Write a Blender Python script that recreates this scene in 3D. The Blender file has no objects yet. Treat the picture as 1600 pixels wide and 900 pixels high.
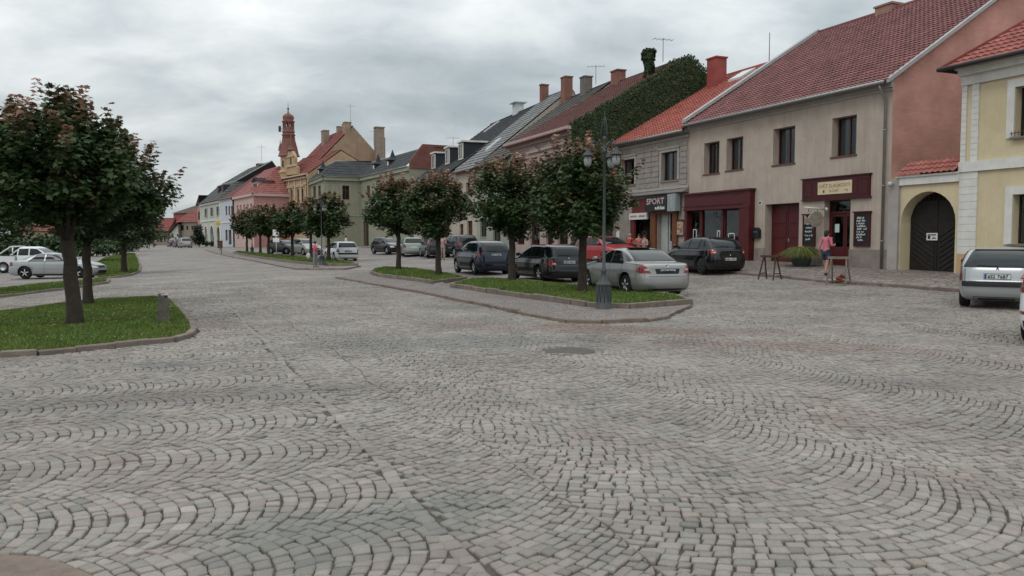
import bpy, math, random
import numpy as np
from mathutils import Vector, Matrix
PI = math.pi
SC = bpy.context.scene
COL = SC.collection
rng = np.random.default_rng(7)
random.seed(7)

# ---------------------------------------------------------------- camera
CAMZ, FPX, HZ = 1.7, 1250.0, 375.0
PITCH = math.atan((450.0 - HZ) / FPX)
cam_d = bpy.data.cameras.new('camera')
cam = bpy.data.objects.new('camera', cam_d)
COL.objects.link(cam)
cam_d.sensor_width = 36.0
cam_d.lens = 36.0 * FPX / 1600.0
cam_d.clip_start, cam_d.clip_end = 0.05, 6000.0
cam.location = (0, 0, CAMZ)
cam.rotation_euler = (PI / 2 - PITCH, 0, 0)
SC.camera = cam

# ---------------------------------------------------------------- sky and sun
SUN_EL, SUN_AZ = math.radians(48), math.radians(215)     # azimuth clockwise from +Y
w = bpy.data.worlds.new('World'); SC.world = w; w.use_nodes = True
nt = w.node_tree; nt.nodes.clear()
def N(t, **k):
    n = nt.nodes.new(t)
    for a, b in k.items(): setattr(n, a, b)
    return n
out = N('ShaderNodeOutputWorld'); bg = N('ShaderNodeBackground'); bg.inputs[1].default_value = 0.1
sky = N('ShaderNodeTexSky', sky_type='NISHITA', sun_disc=False)
sky.sun_elevation = SUN_EL; sky.sun_rotation = SUN_AZ
tc = N('ShaderNodeTexCoord'); sep = N('ShaderNodeSeparateXYZ')
nt.links.new(tc.outputs['Generated'], sep.inputs[0])
def M(op, a, b=None, c=None):
    n = N('ShaderNodeMath', operation=op)
    for i, v in enumerate((a, b, c)):
        if v is None: continue
        if isinstance(v, (int, float)): n.inputs[i].default_value = v
        else: nt.links.new(v, n.inputs[i])
    return n.outputs[0]
zz = M('MAXIMUM', sep.outputs[2], 0.0)
zd = M('ADD', zz, 0.30)
cx = M('DIVIDE', sep.outputs[0], zd); cy = M('DIVIDE', sep.outputs[1], zd)
cmb = N('ShaderNodeCombineXYZ'); nt.links.new(cx, cmb.inputs[0]); nt.links.new(cy, cmb.inputs[1])
def noise(scale, detail, rough, off, dist=0.0):
    mp = N('ShaderNodeMapping'); mp.inputs['Location'].default_value = off
    mp.inputs['Scale'].default_value = (1.0, 1.25, 1)
    nt.links.new(cmb.outputs[0], mp.inputs[0])
    n = N('ShaderNodeTexNoise'); n.inputs['Scale'].default_value = scale
    n.inputs['Detail'].default_value = detail; n.inputs['Roughness'].default_value = rough
    n.inputs['Distortion'].default_value = dist
    nt.links.new(mp.outputs[0], n.inputs['Vector']); return n.outputs['Fac']
n1 = noise(1.05, 6, 0.52, (3.1, 2.6, 0), 0.25); n2 = noise(3.4, 6, 0.55, (9.1, 4.2, 0), 0.4)
cl = M('ADD', M('MULTIPLY', n1, 0.70), M('MULTIPLY', n2, 0.30))
rmp = N('ShaderNodeValToRGB'); nt.links.new(cl, rmp.inputs[0])
e = rmp.color_ramp.elements
e[0].position = 0.37; e[0].color = (3.5, 4.0, 4.25, 1)
e[1].position = 0.63; e[1].color = (8.3, 8.6, 8.6, 1)
m_ = e.new(0.47); m_.color = (4.9, 5.4, 5.6, 1)
m_ = e.new(0.55); m_.color = (6.6, 7.0, 7.05, 1)
# overcast sky is brighter overhead than at the horizon
gr = M('ADD', 0.95, M('MULTIPLY', M('POWER', zz, 1.3), 1.9))
vm = N('ShaderNodeVectorMath', operation='SCALE'); nt.links.new(rmp.outputs[0], vm.inputs[0]); nt.links.new(gr, vm.inputs['Scale'])
mx = N('ShaderNodeMix', data_type='RGBA'); mx.inputs['Factor'].default_value = 0.93
nt.links.new(sky.outputs[0], mx.inputs['A']); nt.links.new(vm.outputs[0], mx.inputs['B'])
nt.links.new(mx.outputs['Result'], bg.inputs[0]); nt.links.new(bg.outputs[0], out.inputs[0])

sd = bpy.data.lights.new('sun', 'SUN'); sd.energy = 0.6; sd.angle = math.radians(18); sd.color = (1, 0.96, 0.9)
so = bpy.data.objects.new('sun', sd); COL.objects.link(so); so.location = (-20, -20, 60)
_sv = Vector((math.sin(SUN_AZ) * math.cos(SUN_EL), math.cos(SUN_AZ) * math.cos(SUN_EL), math.sin(SUN_EL)))
so.rotation_euler = _sv.to_track_quat('Z', 'Y').to_euler()
SC.view_settings.view_transform = 'Standard'; SC.view_settings.look = 'None'
SC.view_settings.exposure = 0.0; SC.view_settings.gamma = 1.0
SC.cycles.use_denoising = True
SC.cycles.max_bounces = 5; SC.cycles.transparent_max_bounces = 8
SC.cycles.diffuse_bounces = 3; SC.cycles.glossy_bounces = 2

# ---------------------------------------------------------------- terrain and pixel helpers
US = np.array([-0.3939, 0.9191])     # up the street
UT = np.array([0.9191, 0.3939])      # across the street, to the right-hand facades
def st(x, y): return x * US[0] + y * US[1], x * UT[0] + y * UT[1]
def xy(s, t): return np.array([s * US[0] + t * UT[0], s * US[1] + t * UT[1]])
_S = np.array([-40, 0, 15, 25, 38, 52, 80, 120, 170, 260.])
_T = np.array([-70, -40, -6, 2, 8, 14, 20, 25.5, 40, 70.])
_Z = np.array([
 [0,0,0,0,0,0,.05,.1,.2,.2],
 [0,0,0,0,0,0,.05,.2,.3,.3],
 [-.2,-.2,-.1,-.02,0,0,.15,.35,.4,.4],
 [-.4,-.4,-.25,-.08,-.03,0,.28,.55,.7,.7],
 [-.6,-.6,-.4,-.1,-.05,.02,.4,.85,1.0,1.0],
 [-.7,-.7,-.5,-.2,-.05,.07,.5,.98,1.1,1.1],
 [-.7,-.7,-.4,-.05,.1,.3,.7,1.05,1.2,1.2],
 [-.3,-.3,0,.5,.55,.6,.85,1.0,1.2,1.2],
 [0,0,.2,.5,.55,.65,.85,1.0,1.1,1.1],
 [.4,.4,.4,.4,.4,.5,.6,.7,.8,.8]])
_sg = np.arange(-40, 261, 1.0); _tg = np.arange(-70, 71, 1.0)
_tmp = np.array([np.interp(_tg, _T, r) for r in _Z])
_zz = np.array([np.interp(_sg, _S, _tmp[:, j]) for j in range(len(_tg))]).T
def _blur(a, r):
    k = 2 * r + 1
    p = np.pad(a, ((r, r), (0, 0)), mode='edge'); a = sum(p[i:i + a.shape[0]] for i in range(k)) / k
    p = np.pad(a, ((0, 0), (r, r)), mode='edge'); return sum(p[:, i:i + a.shape[1]] for i in range(k)) / k
for _ in range(2): _zz = _blur(_zz, 2)
def zg(x, y):
    x = np.asarray(x, float); y = np.asarray(y, float)
    s, t = st(x, y)
    fs = np.clip(s + 40, 0, 299.99); ft = np.clip(t + 70, 0, 139.99)
    i = fs.astype(int); j = ft.astype(int); a = fs - i; b = ft - j
    r = (_zz[i, j] * (1 - a) * (1 - b) + _zz[i + 1, j] * a * (1 - b) + _zz[i, j + 1] * (1 - a) * b + _zz[i + 1, j + 1] * a * b)
    r = r + .016 * np.sin(x * 1.15 + y * .5 + .8 * np.sin(y * .31)) * np.sin(y * .9 - x * .35) * np.clip((40 - y) / 20, 0, 1)
    return r if np.ndim(r) else float(r)
def ray(px, py):
    a = (px - 800) / FPX; b = (450 - py) / FPX
    c, s_ = math.cos(PITCH), math.sin(PITCH)
    return np.array([a, c + b * s_, -s_ + b * c])
def G(px, py, dz=0.0):
    d = ray(px, py); d = d / d[1]
    ys = np.concatenate([np.arange(2, 60, .02), np.arange(60, 400, .2)])
    h = CAMZ + d[2] * ys - (zg(d[0] * ys, ys) + dz)
    i = np.argmax(h <= 0) if (h <= 0).any() else len(ys) - 1
    y = ys[i]; return np.array([d[0] * y, y, zg(d[0] * y, y) + dz])
def at(px, Y, py=None):
    d = ray(px, py if py is not None else HZ); d = d / d[1]
    return np.array([d[0] * Y, Y, CAMZ + d[2] * Y])
def on_t(px, t):
    a = (px - 800) / FPX
    return np.array([a, 1.0]) * (t / (a * UT[0] + UT[1]))

# ---------------------------------------------------------------- materials
def nodes_of(m):
    m.use_nodes = True; t = m.node_tree; return t, t.nodes.get('Principled BSDF')
_mats = {}
def mat(name, col, rough=0.7, var=0.12, scale=2.0, bump=0.0, bscale=25.0, spec=0.3, metal=0.0, coat=0.0,
        attr=False, stain=None, stain_scale=0.7, stain_amt=0.5, emit=None, streak=0.0):
    if name in _mats: return _mats[name]
    m = bpy.data.materials.new(name); t, p = nodes_of(m); L = t.links
    p.inputs['Roughness'].default_value = rough; p.inputs['Specular IOR Level'].default_value = spec
    p.inputs['Metallic'].default_value = metal; p.inputs['Coat Weight'].default_value = coat
    p.inputs['Coat Roughness'].default_value = 0.05
    tcn = t.nodes.new('ShaderNodeTexCoord')
    n = t.nodes.new('ShaderNodeTexNoise'); n.inputs['Scale'].default_value = scale; n.inputs['Detail'].default_value = 6
    n.inputs['Roughness'].default_value = 0.65
    L.new(tcn.outputs['Object'], n.inputs['Vector'])
    mr = t.nodes.new('ShaderNodeMapRange'); L.new(n.outputs['Fac'], mr.inputs[0])
    mr.inputs[1].default_value = 0.3; mr.inputs[2].default_value = 0.7
    mr.inputs[3].default_value = 1 - var; mr.inputs[4].default_value = 1 + var
    vs = t.nodes.new('ShaderNodeVectorMath'); vs.operation = 'SCALE'; vs.inputs[0].default_value = col[:3]
    L.new(mr.outputs[0], vs.inputs['Scale']); cur = vs.outputs[0]
    if attr:
        a = t.nodes.new('ShaderNodeAttribute'); a.attribute_name = 'col'
        mu = t.nodes.new('ShaderNodeVectorMath'); mu.operation = 'MULTIPLY'
        L.new(cur, mu.inputs[0]); L.new(a.outputs['Color'], mu.inputs[1]); cur = mu.outputs[0]
    if streak:
        mp = t.nodes.new('ShaderNodeMapping'); mp.inputs['Scale'].default_value = (2.6, 2.6, .16); L.new(tcn.outputs['Object'], mp.inputs[0])
        n3 = t.nodes.new('ShaderNodeTexNoise'); n3.inputs['Scale'].default_value = 1.6; n3.inputs['Detail'].default_value = 9; n3.inputs['Roughness'].default_value = .72; L.new(mp.outputs[0], n3.inputs['Vector'])
        r3 = t.nodes.new('ShaderNodeMapRange'); L.new(n3.outputs['Fac'], r3.inputs[0]); r3.inputs[1].default_value = .48; r3.inputs[2].default_value = .75; r3.inputs[3].default_value = 1; r3.inputs[4].default_value = 1 - streak
        v3 = t.nodes.new('ShaderNodeVectorMath'); v3.operation = 'SCALE'; L.new(cur, v3.inputs[0]); L.new(r3.outputs[0], v3.inputs['Scale']); cur = v3.outputs[0]
    if stain is not None:
        n2 = t.nodes.new('ShaderNodeTexNoise'); n2.inputs['Scale'].default_value = stain_scale; n2.inputs['Detail'].default_value = 8
        n2.inputs['Roughness'].default_value = 0.7; L.new(tcn.outputs['Object'], n2.inputs['Vector'])
        r2 = t.nodes.new('ShaderNodeMapRange'); L.new(n2.outputs['Fac'], r2.inputs[0])
        r2.inputs[1].default_value = 0.5; r2.inputs[2].default_value = 0.72; r2.inputs[3].default_value = 0; r2.inputs[4].default_value = stain_amt
        mi = t.nodes.new('ShaderNodeMix'); mi.data_type = 'RGBA'; L.new(r2.outputs[0], mi.inputs['Factor'])
        L.new(cur, mi.inputs['A']); mi.inputs['B'].default_value = (*stain, 1); cur = mi.outputs['Result']
    L.new(cur, p.inputs['Base Color'])
    if bump:
        nb = t.nodes.new('ShaderNodeTexNoise'); nb.inputs['Scale'].default_value = bscale; nb.inputs['Detail'].default_value = 5
        L.new(tcn.outputs['Object'], nb.inputs['Vector'])
        b = t.nodes.new('ShaderNodeBump'); b.inputs['Strength'].default_value = bump; b.inputs['Distance'].default_value = 0.02
        L.new(nb.outputs['Fac'], b.inputs['Height']); L.new(b.outputs[0], p.inputs['Normal'])
    if emit: p.inputs['Emission Color'].default_value = (*emit[0], 1); p.inputs['Emission Strength'].default_value = emit[1]
    _mats[name] = m; return m
def mat_glass(name, tint=(.35, .4, .4), refl=0.3):
    if name in _mats: return _mats[name]
    m = bpy.data.materials.new(name); t, p = nodes_of(m); L = t.links
    t.nodes.remove(p)
    o = t.nodes['Material Output']
    gl = t.nodes.new('ShaderNodeBsdfGlossy'); gl.inputs['Roughness'].default_value = 0.03; gl.inputs['Color'].default_value = (.85, .9, .92, 1)
    tr = t.nodes.new('ShaderNodeBsdfTransparent'); tr.inputs[0].default_value = (*tint, 1)
    fr = t.nodes.new('ShaderNodeFresnel'); fr.inputs[0].default_value = 1.5
    ad = t.nodes.new('ShaderNodeMath'); ad.operation = 'MULTIPLY_ADD'; ad.inputs[1].default_value = 1.0; ad.inputs[2].default_value = refl * 0.1
    L.new(fr.outputs[0], ad.inputs[0])
    nz = t.nodes.new('ShaderNodeTexNoise'); nz.inputs['Scale'].default_value = 1.3
    tcn = t.nodes.new('ShaderNodeTexCoord'); L.new(tcn.outputs['Object'], nz.inputs['Vector'])
    b = t.nodes.new('ShaderNodeBump'); b.inputs['Strength'].default_value = 0.25; b.inputs['Distance'].default_value = 0.03
    L.new(nz.outputs['Fac'], b.inputs['Height']); L.new(b.outputs[0], gl.inputs['Normal'])
    mi = t.nodes.new('ShaderNodeMixShader'); L.new(ad.outputs[0], mi.inputs[0]); L.new(tr.outputs[0], mi.inputs[1]); L.new(gl.outputs[0], mi.inputs[2])
    L.new(mi.outputs[0], o.inputs[0]); _mats[name] = m; return m
def mat_brick(name, c1, c2, mortar, d, scale=1.0, bw=0.26, bh=0.085):
    """bricks laid along plan direction d"""
    if name in _mats: return _mats[name]
    m = bpy.data.materials.new(name); t, p = nodes_of(m); L = t.links
    g = t.nodes.new('ShaderNodeNewGeometry'); s = t.nodes.new('ShaderNodeVectorMath'); s.operation = 'DOT_PRODUCT'
    s.inputs[1].default_value = (d[0], d[1], 0); L.new(g.outputs['Position'], s.inputs[0])
    sp = t.nodes.new('ShaderNodeSeparateXYZ'); L.new(g.outputs['Position'], sp.inputs[0])
    c = t.nodes.new('ShaderNodeCombineXYZ'); L.new(s.outputs['Value'], c.inputs[0]); L.new(sp.outputs[2], c.inputs[1])
    b = t.nodes.new('ShaderNodeTexBrick'); L.new(c.outputs[0], b.inputs['Vector'])
    b.inputs['Scale'].default_value = scale; b.inputs['Brick Width'].default_value = bw; b.inputs['Row Height'].default_value = bh
    b.inputs['Mortar Size'].default_value = 0.008; b.inputs['Color1'].default_value = (*c1, 1); b.inputs['Color2'].default_value = (*c2, 1)
    b.inputs['Mortar'].default_value = (*mortar, 1)
    n = t.nodes.new('ShaderNodeTexNoise'); n.inputs['Scale'].default_value = 0.9; n.inputs['Detail'].default_value = 8; L.new(g.outputs['Position'], n.inputs['Vector'])
    mr = t.nodes.new('ShaderNodeMapRange'); L.new(n.outputs['Fac'], mr.inputs[0]); mr.inputs[1].default_value = .3; mr.inputs[2].default_value = .7
    mr.inputs[3].default_value = .8; mr.inputs[4].default_value = 1.2
    v = t.nodes.new('ShaderNodeVectorMath'); v.operation = 'SCALE'; L.new(b.outputs['Color'], v.inputs[0]); L.new(mr.outputs[0], v.inputs['Scale'])
    L.new(v.outputs[0], p.inputs['Base Color']); p.inputs['Roughness'].default_value = .85
    bp = t.nodes.new('ShaderNodeBump'); bp.inputs['Strength'].default_value = .5; bp.inputs['Distance'].default_value = .02; bp.invert = True
    L.new(b.outputs['Fac'], bp.inputs['Height']); L.new(bp.outputs[0], p.inputs['Normal'])
    _mats[name] = m; return m

# ---------------------------------------------------------------- mesh helpers
class MB:
    def __init__(s): s.v = []; s.f = []; s.m = []; s.mats = []; s.cur = 0; s.sm = []; s.smooth = False
    def use(s, m):
        if m not in s.mats: s.mats.append(m)
        s.cur = s.mats.index(m); return s
    def face(s, idx): s.f.append(tuple(idx)); s.m.append(s.cur); s.sm.append(s.smooth)
    def poly(s, pts):
        b = len(s.v); s.v += [tuple(map(float, p)) for p in pts]; s.face(range(b, b + len(pts)))
    def hexa(s, p):   # 8 points: bottom ring 0-3, top ring 4-7
        b = len(s.v); s.v += [tuple(map(float, q)) for q in p]
        for f in ((3, 2, 1, 0), (4, 5, 6, 7), (0, 1, 5, 4), (1, 2, 6, 5), (2, 3, 7, 6), (3, 0, 4, 7)): s.face([b + i for i in f])
    def box(s, x0, x1, y0, y1, z0, z1):
        s.hexa([(x0, y0, z0), (x1, y0, z0), (x1, y1, z0), (x0, y1, z0), (x0, y0, z1), (x1, y0, z1), (x1, y1, z1), (x0, y1, z1)])
    def tube(s, pts, r, n=8, cap=True):
        pts = [Vector(p) for p in pts]; rs = r if isinstance(r, (list, tuple)) else [r] * len(pts)
        sm, s.smooth = s.smooth, True
        b = len(s.v); up = Vector((0, 0, 1)); last = None
        for i, p in enumerate(pts):
            d = (pts[min(i + 1, len(pts) - 1)] - pts[max(i - 1, 0)]).normalized()
            if last is None:
                a = d.cross(up)
                if a.length < 1e-3: a = d.cross(Vector((1, 0, 0)))
            else: a = last - d * last.dot(d)
            if a.length < 1e-6: a = d.orthogonal()
            a.normalize(); last = a; c = d.cross(a)
            for k in range(n):
                th = 2 * PI * k / n; q = p + (a * math.cos(th) + c * math.sin(th)) * rs[i]; s.v.append(tuple(q))
        for i in range(len(pts) - 1):
            for k in range(n):
                k2 = (k + 1) % n; s.face((b + i * n + k, b + i * n + k2, b + (i + 1) * n + k2, b + (i + 1) * n + k))
        if cap: s.face([b + k for k in range(n)][::-1]); s.face([b + (len(pts) - 1) * n + k for k in range(n)])
        s.smooth = sm
    def lathe(s, prof, c=(0, 0, 0), n=16, axis='z', smooth=True):
        sm, s.smooth = s.smooth, smooth
        b = len(s.v)
        for r, h in prof:
            for k in range(n):
                th = 2 * PI * (k + .5) / n; a, d = r * math.cos(th), r * math.sin(th)
                q = (a, d, h) if axis == 'z' else ((a, h, d) if axis == 'y' else (h, a, d))
                s.v.append((c[0] + q[0], c[1] + q[1], c[2] + q[2]))
        for i in range(len(prof) - 1):
            for k in range(n):
                k2 = (k + 1) % n; s.face((b + i * n + k, b + i * n + k2, b + (i + 1) * n + k2, b + (i + 1) * n + k))
        s.face([b + k for k in range(n)]); s.face([b + (len(prof) - 1) * n + k for k in range(n)])
        s.smooth = sm
    def ball(s, c, r, n=10, rings=6):
        r = r if isinstance(r, (tuple, list)) else (r, r, r); sm, s.smooth = s.smooth, True
        b = len(s.v)
        for i in range(rings + 1):
            ph = PI * (0.02 + .96 * i / rings)
            for k in range(n):
                th = 2 * PI * k / n; s.v.append((c[0] + r[0] * math.sin(ph) * math.cos(th), c[1] + r[1] * math.sin(ph) * math.sin(th), c[2] + r[2] * math.cos(ph)))
        for i in range(rings):
            for k in range(n):
                k2 = (k + 1) % n; s.face((b + i * n + k, b + (i + 1) * n + k, b + (i + 1) * n + k2, b + i * n + k2))
        s.face([b + k for k in range(n)]); s.face([b + rings * n + k for k in range(n)][::-1]); s.smooth = sm
    def mesh(s, name, off=(0, 0, 0)):
        me = bpy.data.meshes.new(name)
        v = np.array(s.v, float).reshape(-1, 3) - np.array(off, float)
        me.from_pydata(v.tolist(), [], s.f)
        for m in s.mats: me.materials.append(m)
        me.polygons.foreach_set('material_index', s.m); me.polygons.foreach_set('use_smooth', s.sm)
        me.update(); return me

def empty(name, loc, label, cat, rz=0.0, group=None):
    o = bpy.data.objects.new(name, None); COL.objects.link(o); o.location = [float(c) for c in loc]; o.rotation_euler = (0, 0, rz)
    o.empty_display_size = 0.2
    tag(o, label, cat, group); return o
def tag(o, label=None, cat=None, group=None, kind=None):
    if label: o['label'] = label
    if cat: o['category'] = cat
    if group: o['group'] = group
    if kind: o['kind'] = kind
    return o
def rootloc(p):
    v = Vector((0, 0, 0))
    while p is not None: v += p.location; p = p.parent
    return v
def obj(name, mb, parent=None, local=False, label=None):
    """links one mesh object; mb is in world coordinates unless local"""
    off = (0, 0, 0)
    if parent is not None and not local: off = rootloc(parent)
    me = mb.mesh(name, off) if isinstance(mb, MB) else mb
    o = bpy.data.objects.new(name, me); COL.objects.link(o)
    if parent is not None: o.parent = parent
    if label: o['label'] = label
    return o
def thing(name, mb, label, cat, group=None, kind=None):
    """a top-level thing that is one mesh: its origin goes to the base centre"""
    v = np.array(mb.v); c = ((v[:, 0].min() + v[:, 0].max()) / 2, (v[:, 1].min() + v[:, 1].max()) / 2, v[:, 2].min())
    o = bpy.data.objects.new(name, mb.mesh(name, c)); COL.objects.link(o); o.location = c
    return tag(o, label, cat, group, kind)
def np_mesh(name, verts, faces, mats, smooth=False, col=None, matidx=None):
    """verts (n,3); faces (m,k) of equal size k, or list of such arrays"""
    me = bpy.data.meshes.new(name); fl = faces if isinstance(faces, list) else [faces]
    me.vertices.add(len(verts)); me.vertices.foreach_set('co', np.asarray(verts, np.float32).ravel())
    nl = sum(f.size for f in fl); nf = sum(len(f) for f in fl)
    me.loops.add(nl); me.loops.foreach_set('vertex_index', np.concatenate([f.ravel() for f in fl]).astype(np.int32))
    tot = np.concatenate([np.full(len(f), f.shape[1]) for f in fl]); start = np.concatenate([[0], np.cumsum(tot)[:-1]])
    me.polygons.add(nf); me.polygons.foreach_set('loop_start', start.astype(np.int32)); me.polygons.foreach_set('loop_total', tot.astype(np.int32))
    me.polygons.foreach_set('use_smooth', np.full(nf, smooth, bool))
    for m in mats: me.materials.append(m)
    if matidx is not None: me.polygons.foreach_set('material_index', matidx.astype(np.int32))
    if col is not None:
        a = me.attributes.new('col', 'FLOAT_COLOR', 'POINT'); c4 = np.ones((len(verts), 4), np.float32); c4[:, :3] = col
        a.data.foreach_set('color', c4.ravel())
    me.update(calc_edges=True); me.validate(); return me
_txt = {}
def text_polys(s, bold=False):
    """flat letter mesh of a string: verts (x,y) with height 1, faces"""
    if s in _txt: return _txt[s]
    c = bpy.data.curves.new('t', 'FONT'); c.body = s; c.size = 1.0; c.resolution_u = 2
    if bold: c.offset = 0.02
    o = bpy.data.objects.new('t', c); COL.objects.link(o); bpy.context.view_layer.update()
    me = bpy.data.meshes.new_from_object(o.evaluated_get(bpy.context.evaluated_depsgraph_get()))
    v = np.array([list(p.co)[:2] for p in me.vertices]); f = [tuple(p.vertices) for p in me.polygons]
    bpy.data.objects.remove(o); bpy.data.curves.remove(c); bpy.data.meshes.remove(me)
    _txt[s] = (v, f); return _txt[s]
def put_text(mb, s, fn, w, h, bold=False):
    """letters of s stretched into a w x h box; fn(x,y) gives the 3-D point"""
    v, f = text_polys(s, bold); mn, mx_ = v.min(0), v.max(0); q = (v - mn) / (mx_ - mn)
    b = len(mb.v); mb.v += [tuple(map(float, fn(a * w, c * h))) for a, c in q]
    for t in f: mb.face([b + i for i in t])

# ---------------------------------------------------------------- facade frame
class Fac:
    """a vertical plane through plan points a (left) and b (right), outward normal towards the square"""
    def __init__(s, a, b):
        s.a = np.array(a[:2], float); s.b = np.array(b[:2], float); d = s.b - s.a; s.L = float(np.hypot(*d)); s.e = d / s.L
        s.n = np.array([s.e[1], -s.e[0]])
        s.base = float(min(zg(*s.a), zg(*s.b)))
    def P(s, u, z, d=0.0):
        q = s.a + s.e * u + s.n * d; return (float(q[0]), float(q[1]), float(z))
    def uz(s, px, py):
        r = ray(px, py); den = s.n[0] * r[0] + s.n[1] * r[1]; k = (s.n @ s.a) / den
        p = r * k; return float((p[:2] - s.a) @ s.e), CAMZ + float(p[2])
    def W(s, x0, x1, yt, yb):
        xm = (x0 + x1) / 2; ym = (yt + yb) / 2
        return (s.uz(x0, ym)[0], s.uz(x1, ym)[0], s.uz(xm, yb)[1], s.uz(xm, yt)[1])
    def box(s, mb, u0, u1, z0, z1, d0, d1):
        mb.hexa([s.P(u0, z0, d1), s.P(u1, z0, d1), s.P(u1, z0, d0), s.P(u0, z0, d0), s.P(u0, z1, d1), s.P(u1, z1, d1), s.P(u1, z1, d0), s.P(u0, z1, d0)])
    def prism(s, mb, pts, d0, d1):
        n = len(pts); b = len(mb.v)
        mb.v += [s.P(u, z, d1) for u, z in pts] + [s.P(u, z, d0) for u, z in pts]
        mb.face(range(b, b + n)); mb.face(list(range(b + n, b + 2 * n))[::-1])
        for i in range(n): j = (i + 1) % n; mb.face((b + i, b + n + i, b + n + j, b + j))
def wall(F, mb, u0, u1, z0, z1, holes=(), depth=0.22):
    """holes: (u0,u1,z0,z1,arch,depth) cut through the plane with real reveals"""
    us = sorted({u0, u1, *[h[0] for h in holes], *[h[1] for h in holes]}); zs = sorted({z0, z1, *[h[2] for h in holes], *[h[3] for h in holes]})
    us = [u for u in us if u0 <= u <= u1]; zs = [z for z in zs if z0 <= z <= z1]
    for i in range(len(us) - 1):
        for j in range(len(zs) - 1):
            cu, cz = (us[i] + us[i + 1]) / 2, (zs[j] + zs[j + 1]) / 2
            if any(h[0] < cu < h[1] and h[2] < cz < h[3] for h in holes): continue
            mb.poly([F.P(us[i], zs[j]), F.P(us[i + 1], zs[j]), F.P(us[i + 1], zs[j + 1]), F.P(us[i], zs[j + 1])])
    for h in holes:
        a, b, c, d = h[:4]; arch = h[4] if len(h) > 4 else 0; dp = -(h[5] if len(h) > 5 else depth)
        zt = d - arch
        mb.poly([F.P(a, c), F.P(a, c, dp), F.P(a, zt, dp), F.P(a, zt)][::-1]); mb.poly([F.P(b, c), F.P(b, c, dp), F.P(b, zt, dp), F.P(b, zt)])
        mb.poly([F.P(a, c), F.P(b, c), F.P(b, c, dp), F.P(a, c, dp)][::-1])
        if arch:
            n = 14; r = (b - a) / 2; m = (a + b) / 2
            pts = [(m - r * math.cos(PI * i / n), zt + arch * math.sin(PI * i / n)) for i in range(n + 1)]
            for i in range(n):
                p, q = pts[i], pts[i + 1]
                mb.poly([F.P(p[0], p[1]), F.P(q[0], q[1]), F.P(q[0], d), F.P(p[0], d)])
                mb.poly([F.P(p[0], p[1]), F.P(p[0], p[1], dp), F.P(q[0], q[1], dp), F.P(q[0], q[1])][::-1])
        else: mb.poly([F.P(a, d), F.P(b, d), F.P(b, d, dp), F.P(a, d, dp)])

GLASS = mat_glass('window_glass')
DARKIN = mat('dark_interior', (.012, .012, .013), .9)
CURT = mat('curtain', (.55, .55, .52), .9, .15, 8)
def window(F, root, h, fm, depth=0.22, cols=2, transom=0.68, curtain=0.0, name='window', sill=None, sillmat=None):
    """frame (part) with its pane (sub-part) set back in opening h"""
    a, b, c, d = h[:4]; t = min(.06, (b - a) * .12); D = -depth
    m = MB().use(fm)
    F.box(m, a, a + t, c, d, D - .05, D); F.box(m, b - t, b, c, d, D - .05, D)
    F.box(m, a + t, b - t, c, c + t, D - .05, D); F.box(m, a + t, b - t, d - t, d, D - .05, D)
    for k in range(1, cols):
        u = a + (b - a) * k / cols; F.box(m, u - t * .55, u + t * .55, c + t, d - t, D - .048, D + .006)
    if transom:
        z = c + (d - c) * transom; F.box(m, a + t, b - t, z - t * .5, z + t * .5, D - .046, D + .004)
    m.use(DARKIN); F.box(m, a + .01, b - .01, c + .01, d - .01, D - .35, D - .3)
    if curtain:
        m.use(CURT); F.box(m, a + t, a + t + (b - a) * curtain * .5, c + t, d - t, D - .12, D - .1)
        F.box(m, b - t - (b - a) * curtain * .35, b - t, c + t, d - t, D - .12, D - .1)
    fr = obj(name, m, root)
    g = MB().use(GLASS); g.poly([F.P(a + t, c + t, D - .03), F.P(b - t, c + t, D - .03), F.P(b - t, d - t, D - .03), F.P(a + t, d - t, D - .03)])
    obj('pane', g, fr)
    if sill:
        s_ = MB().use(sillmat or fm); F.box(s_, a - .06, b + .06, c - .07, c - .003, -.05, sill); obj('sill', s_, fr)
    return fr

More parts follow.
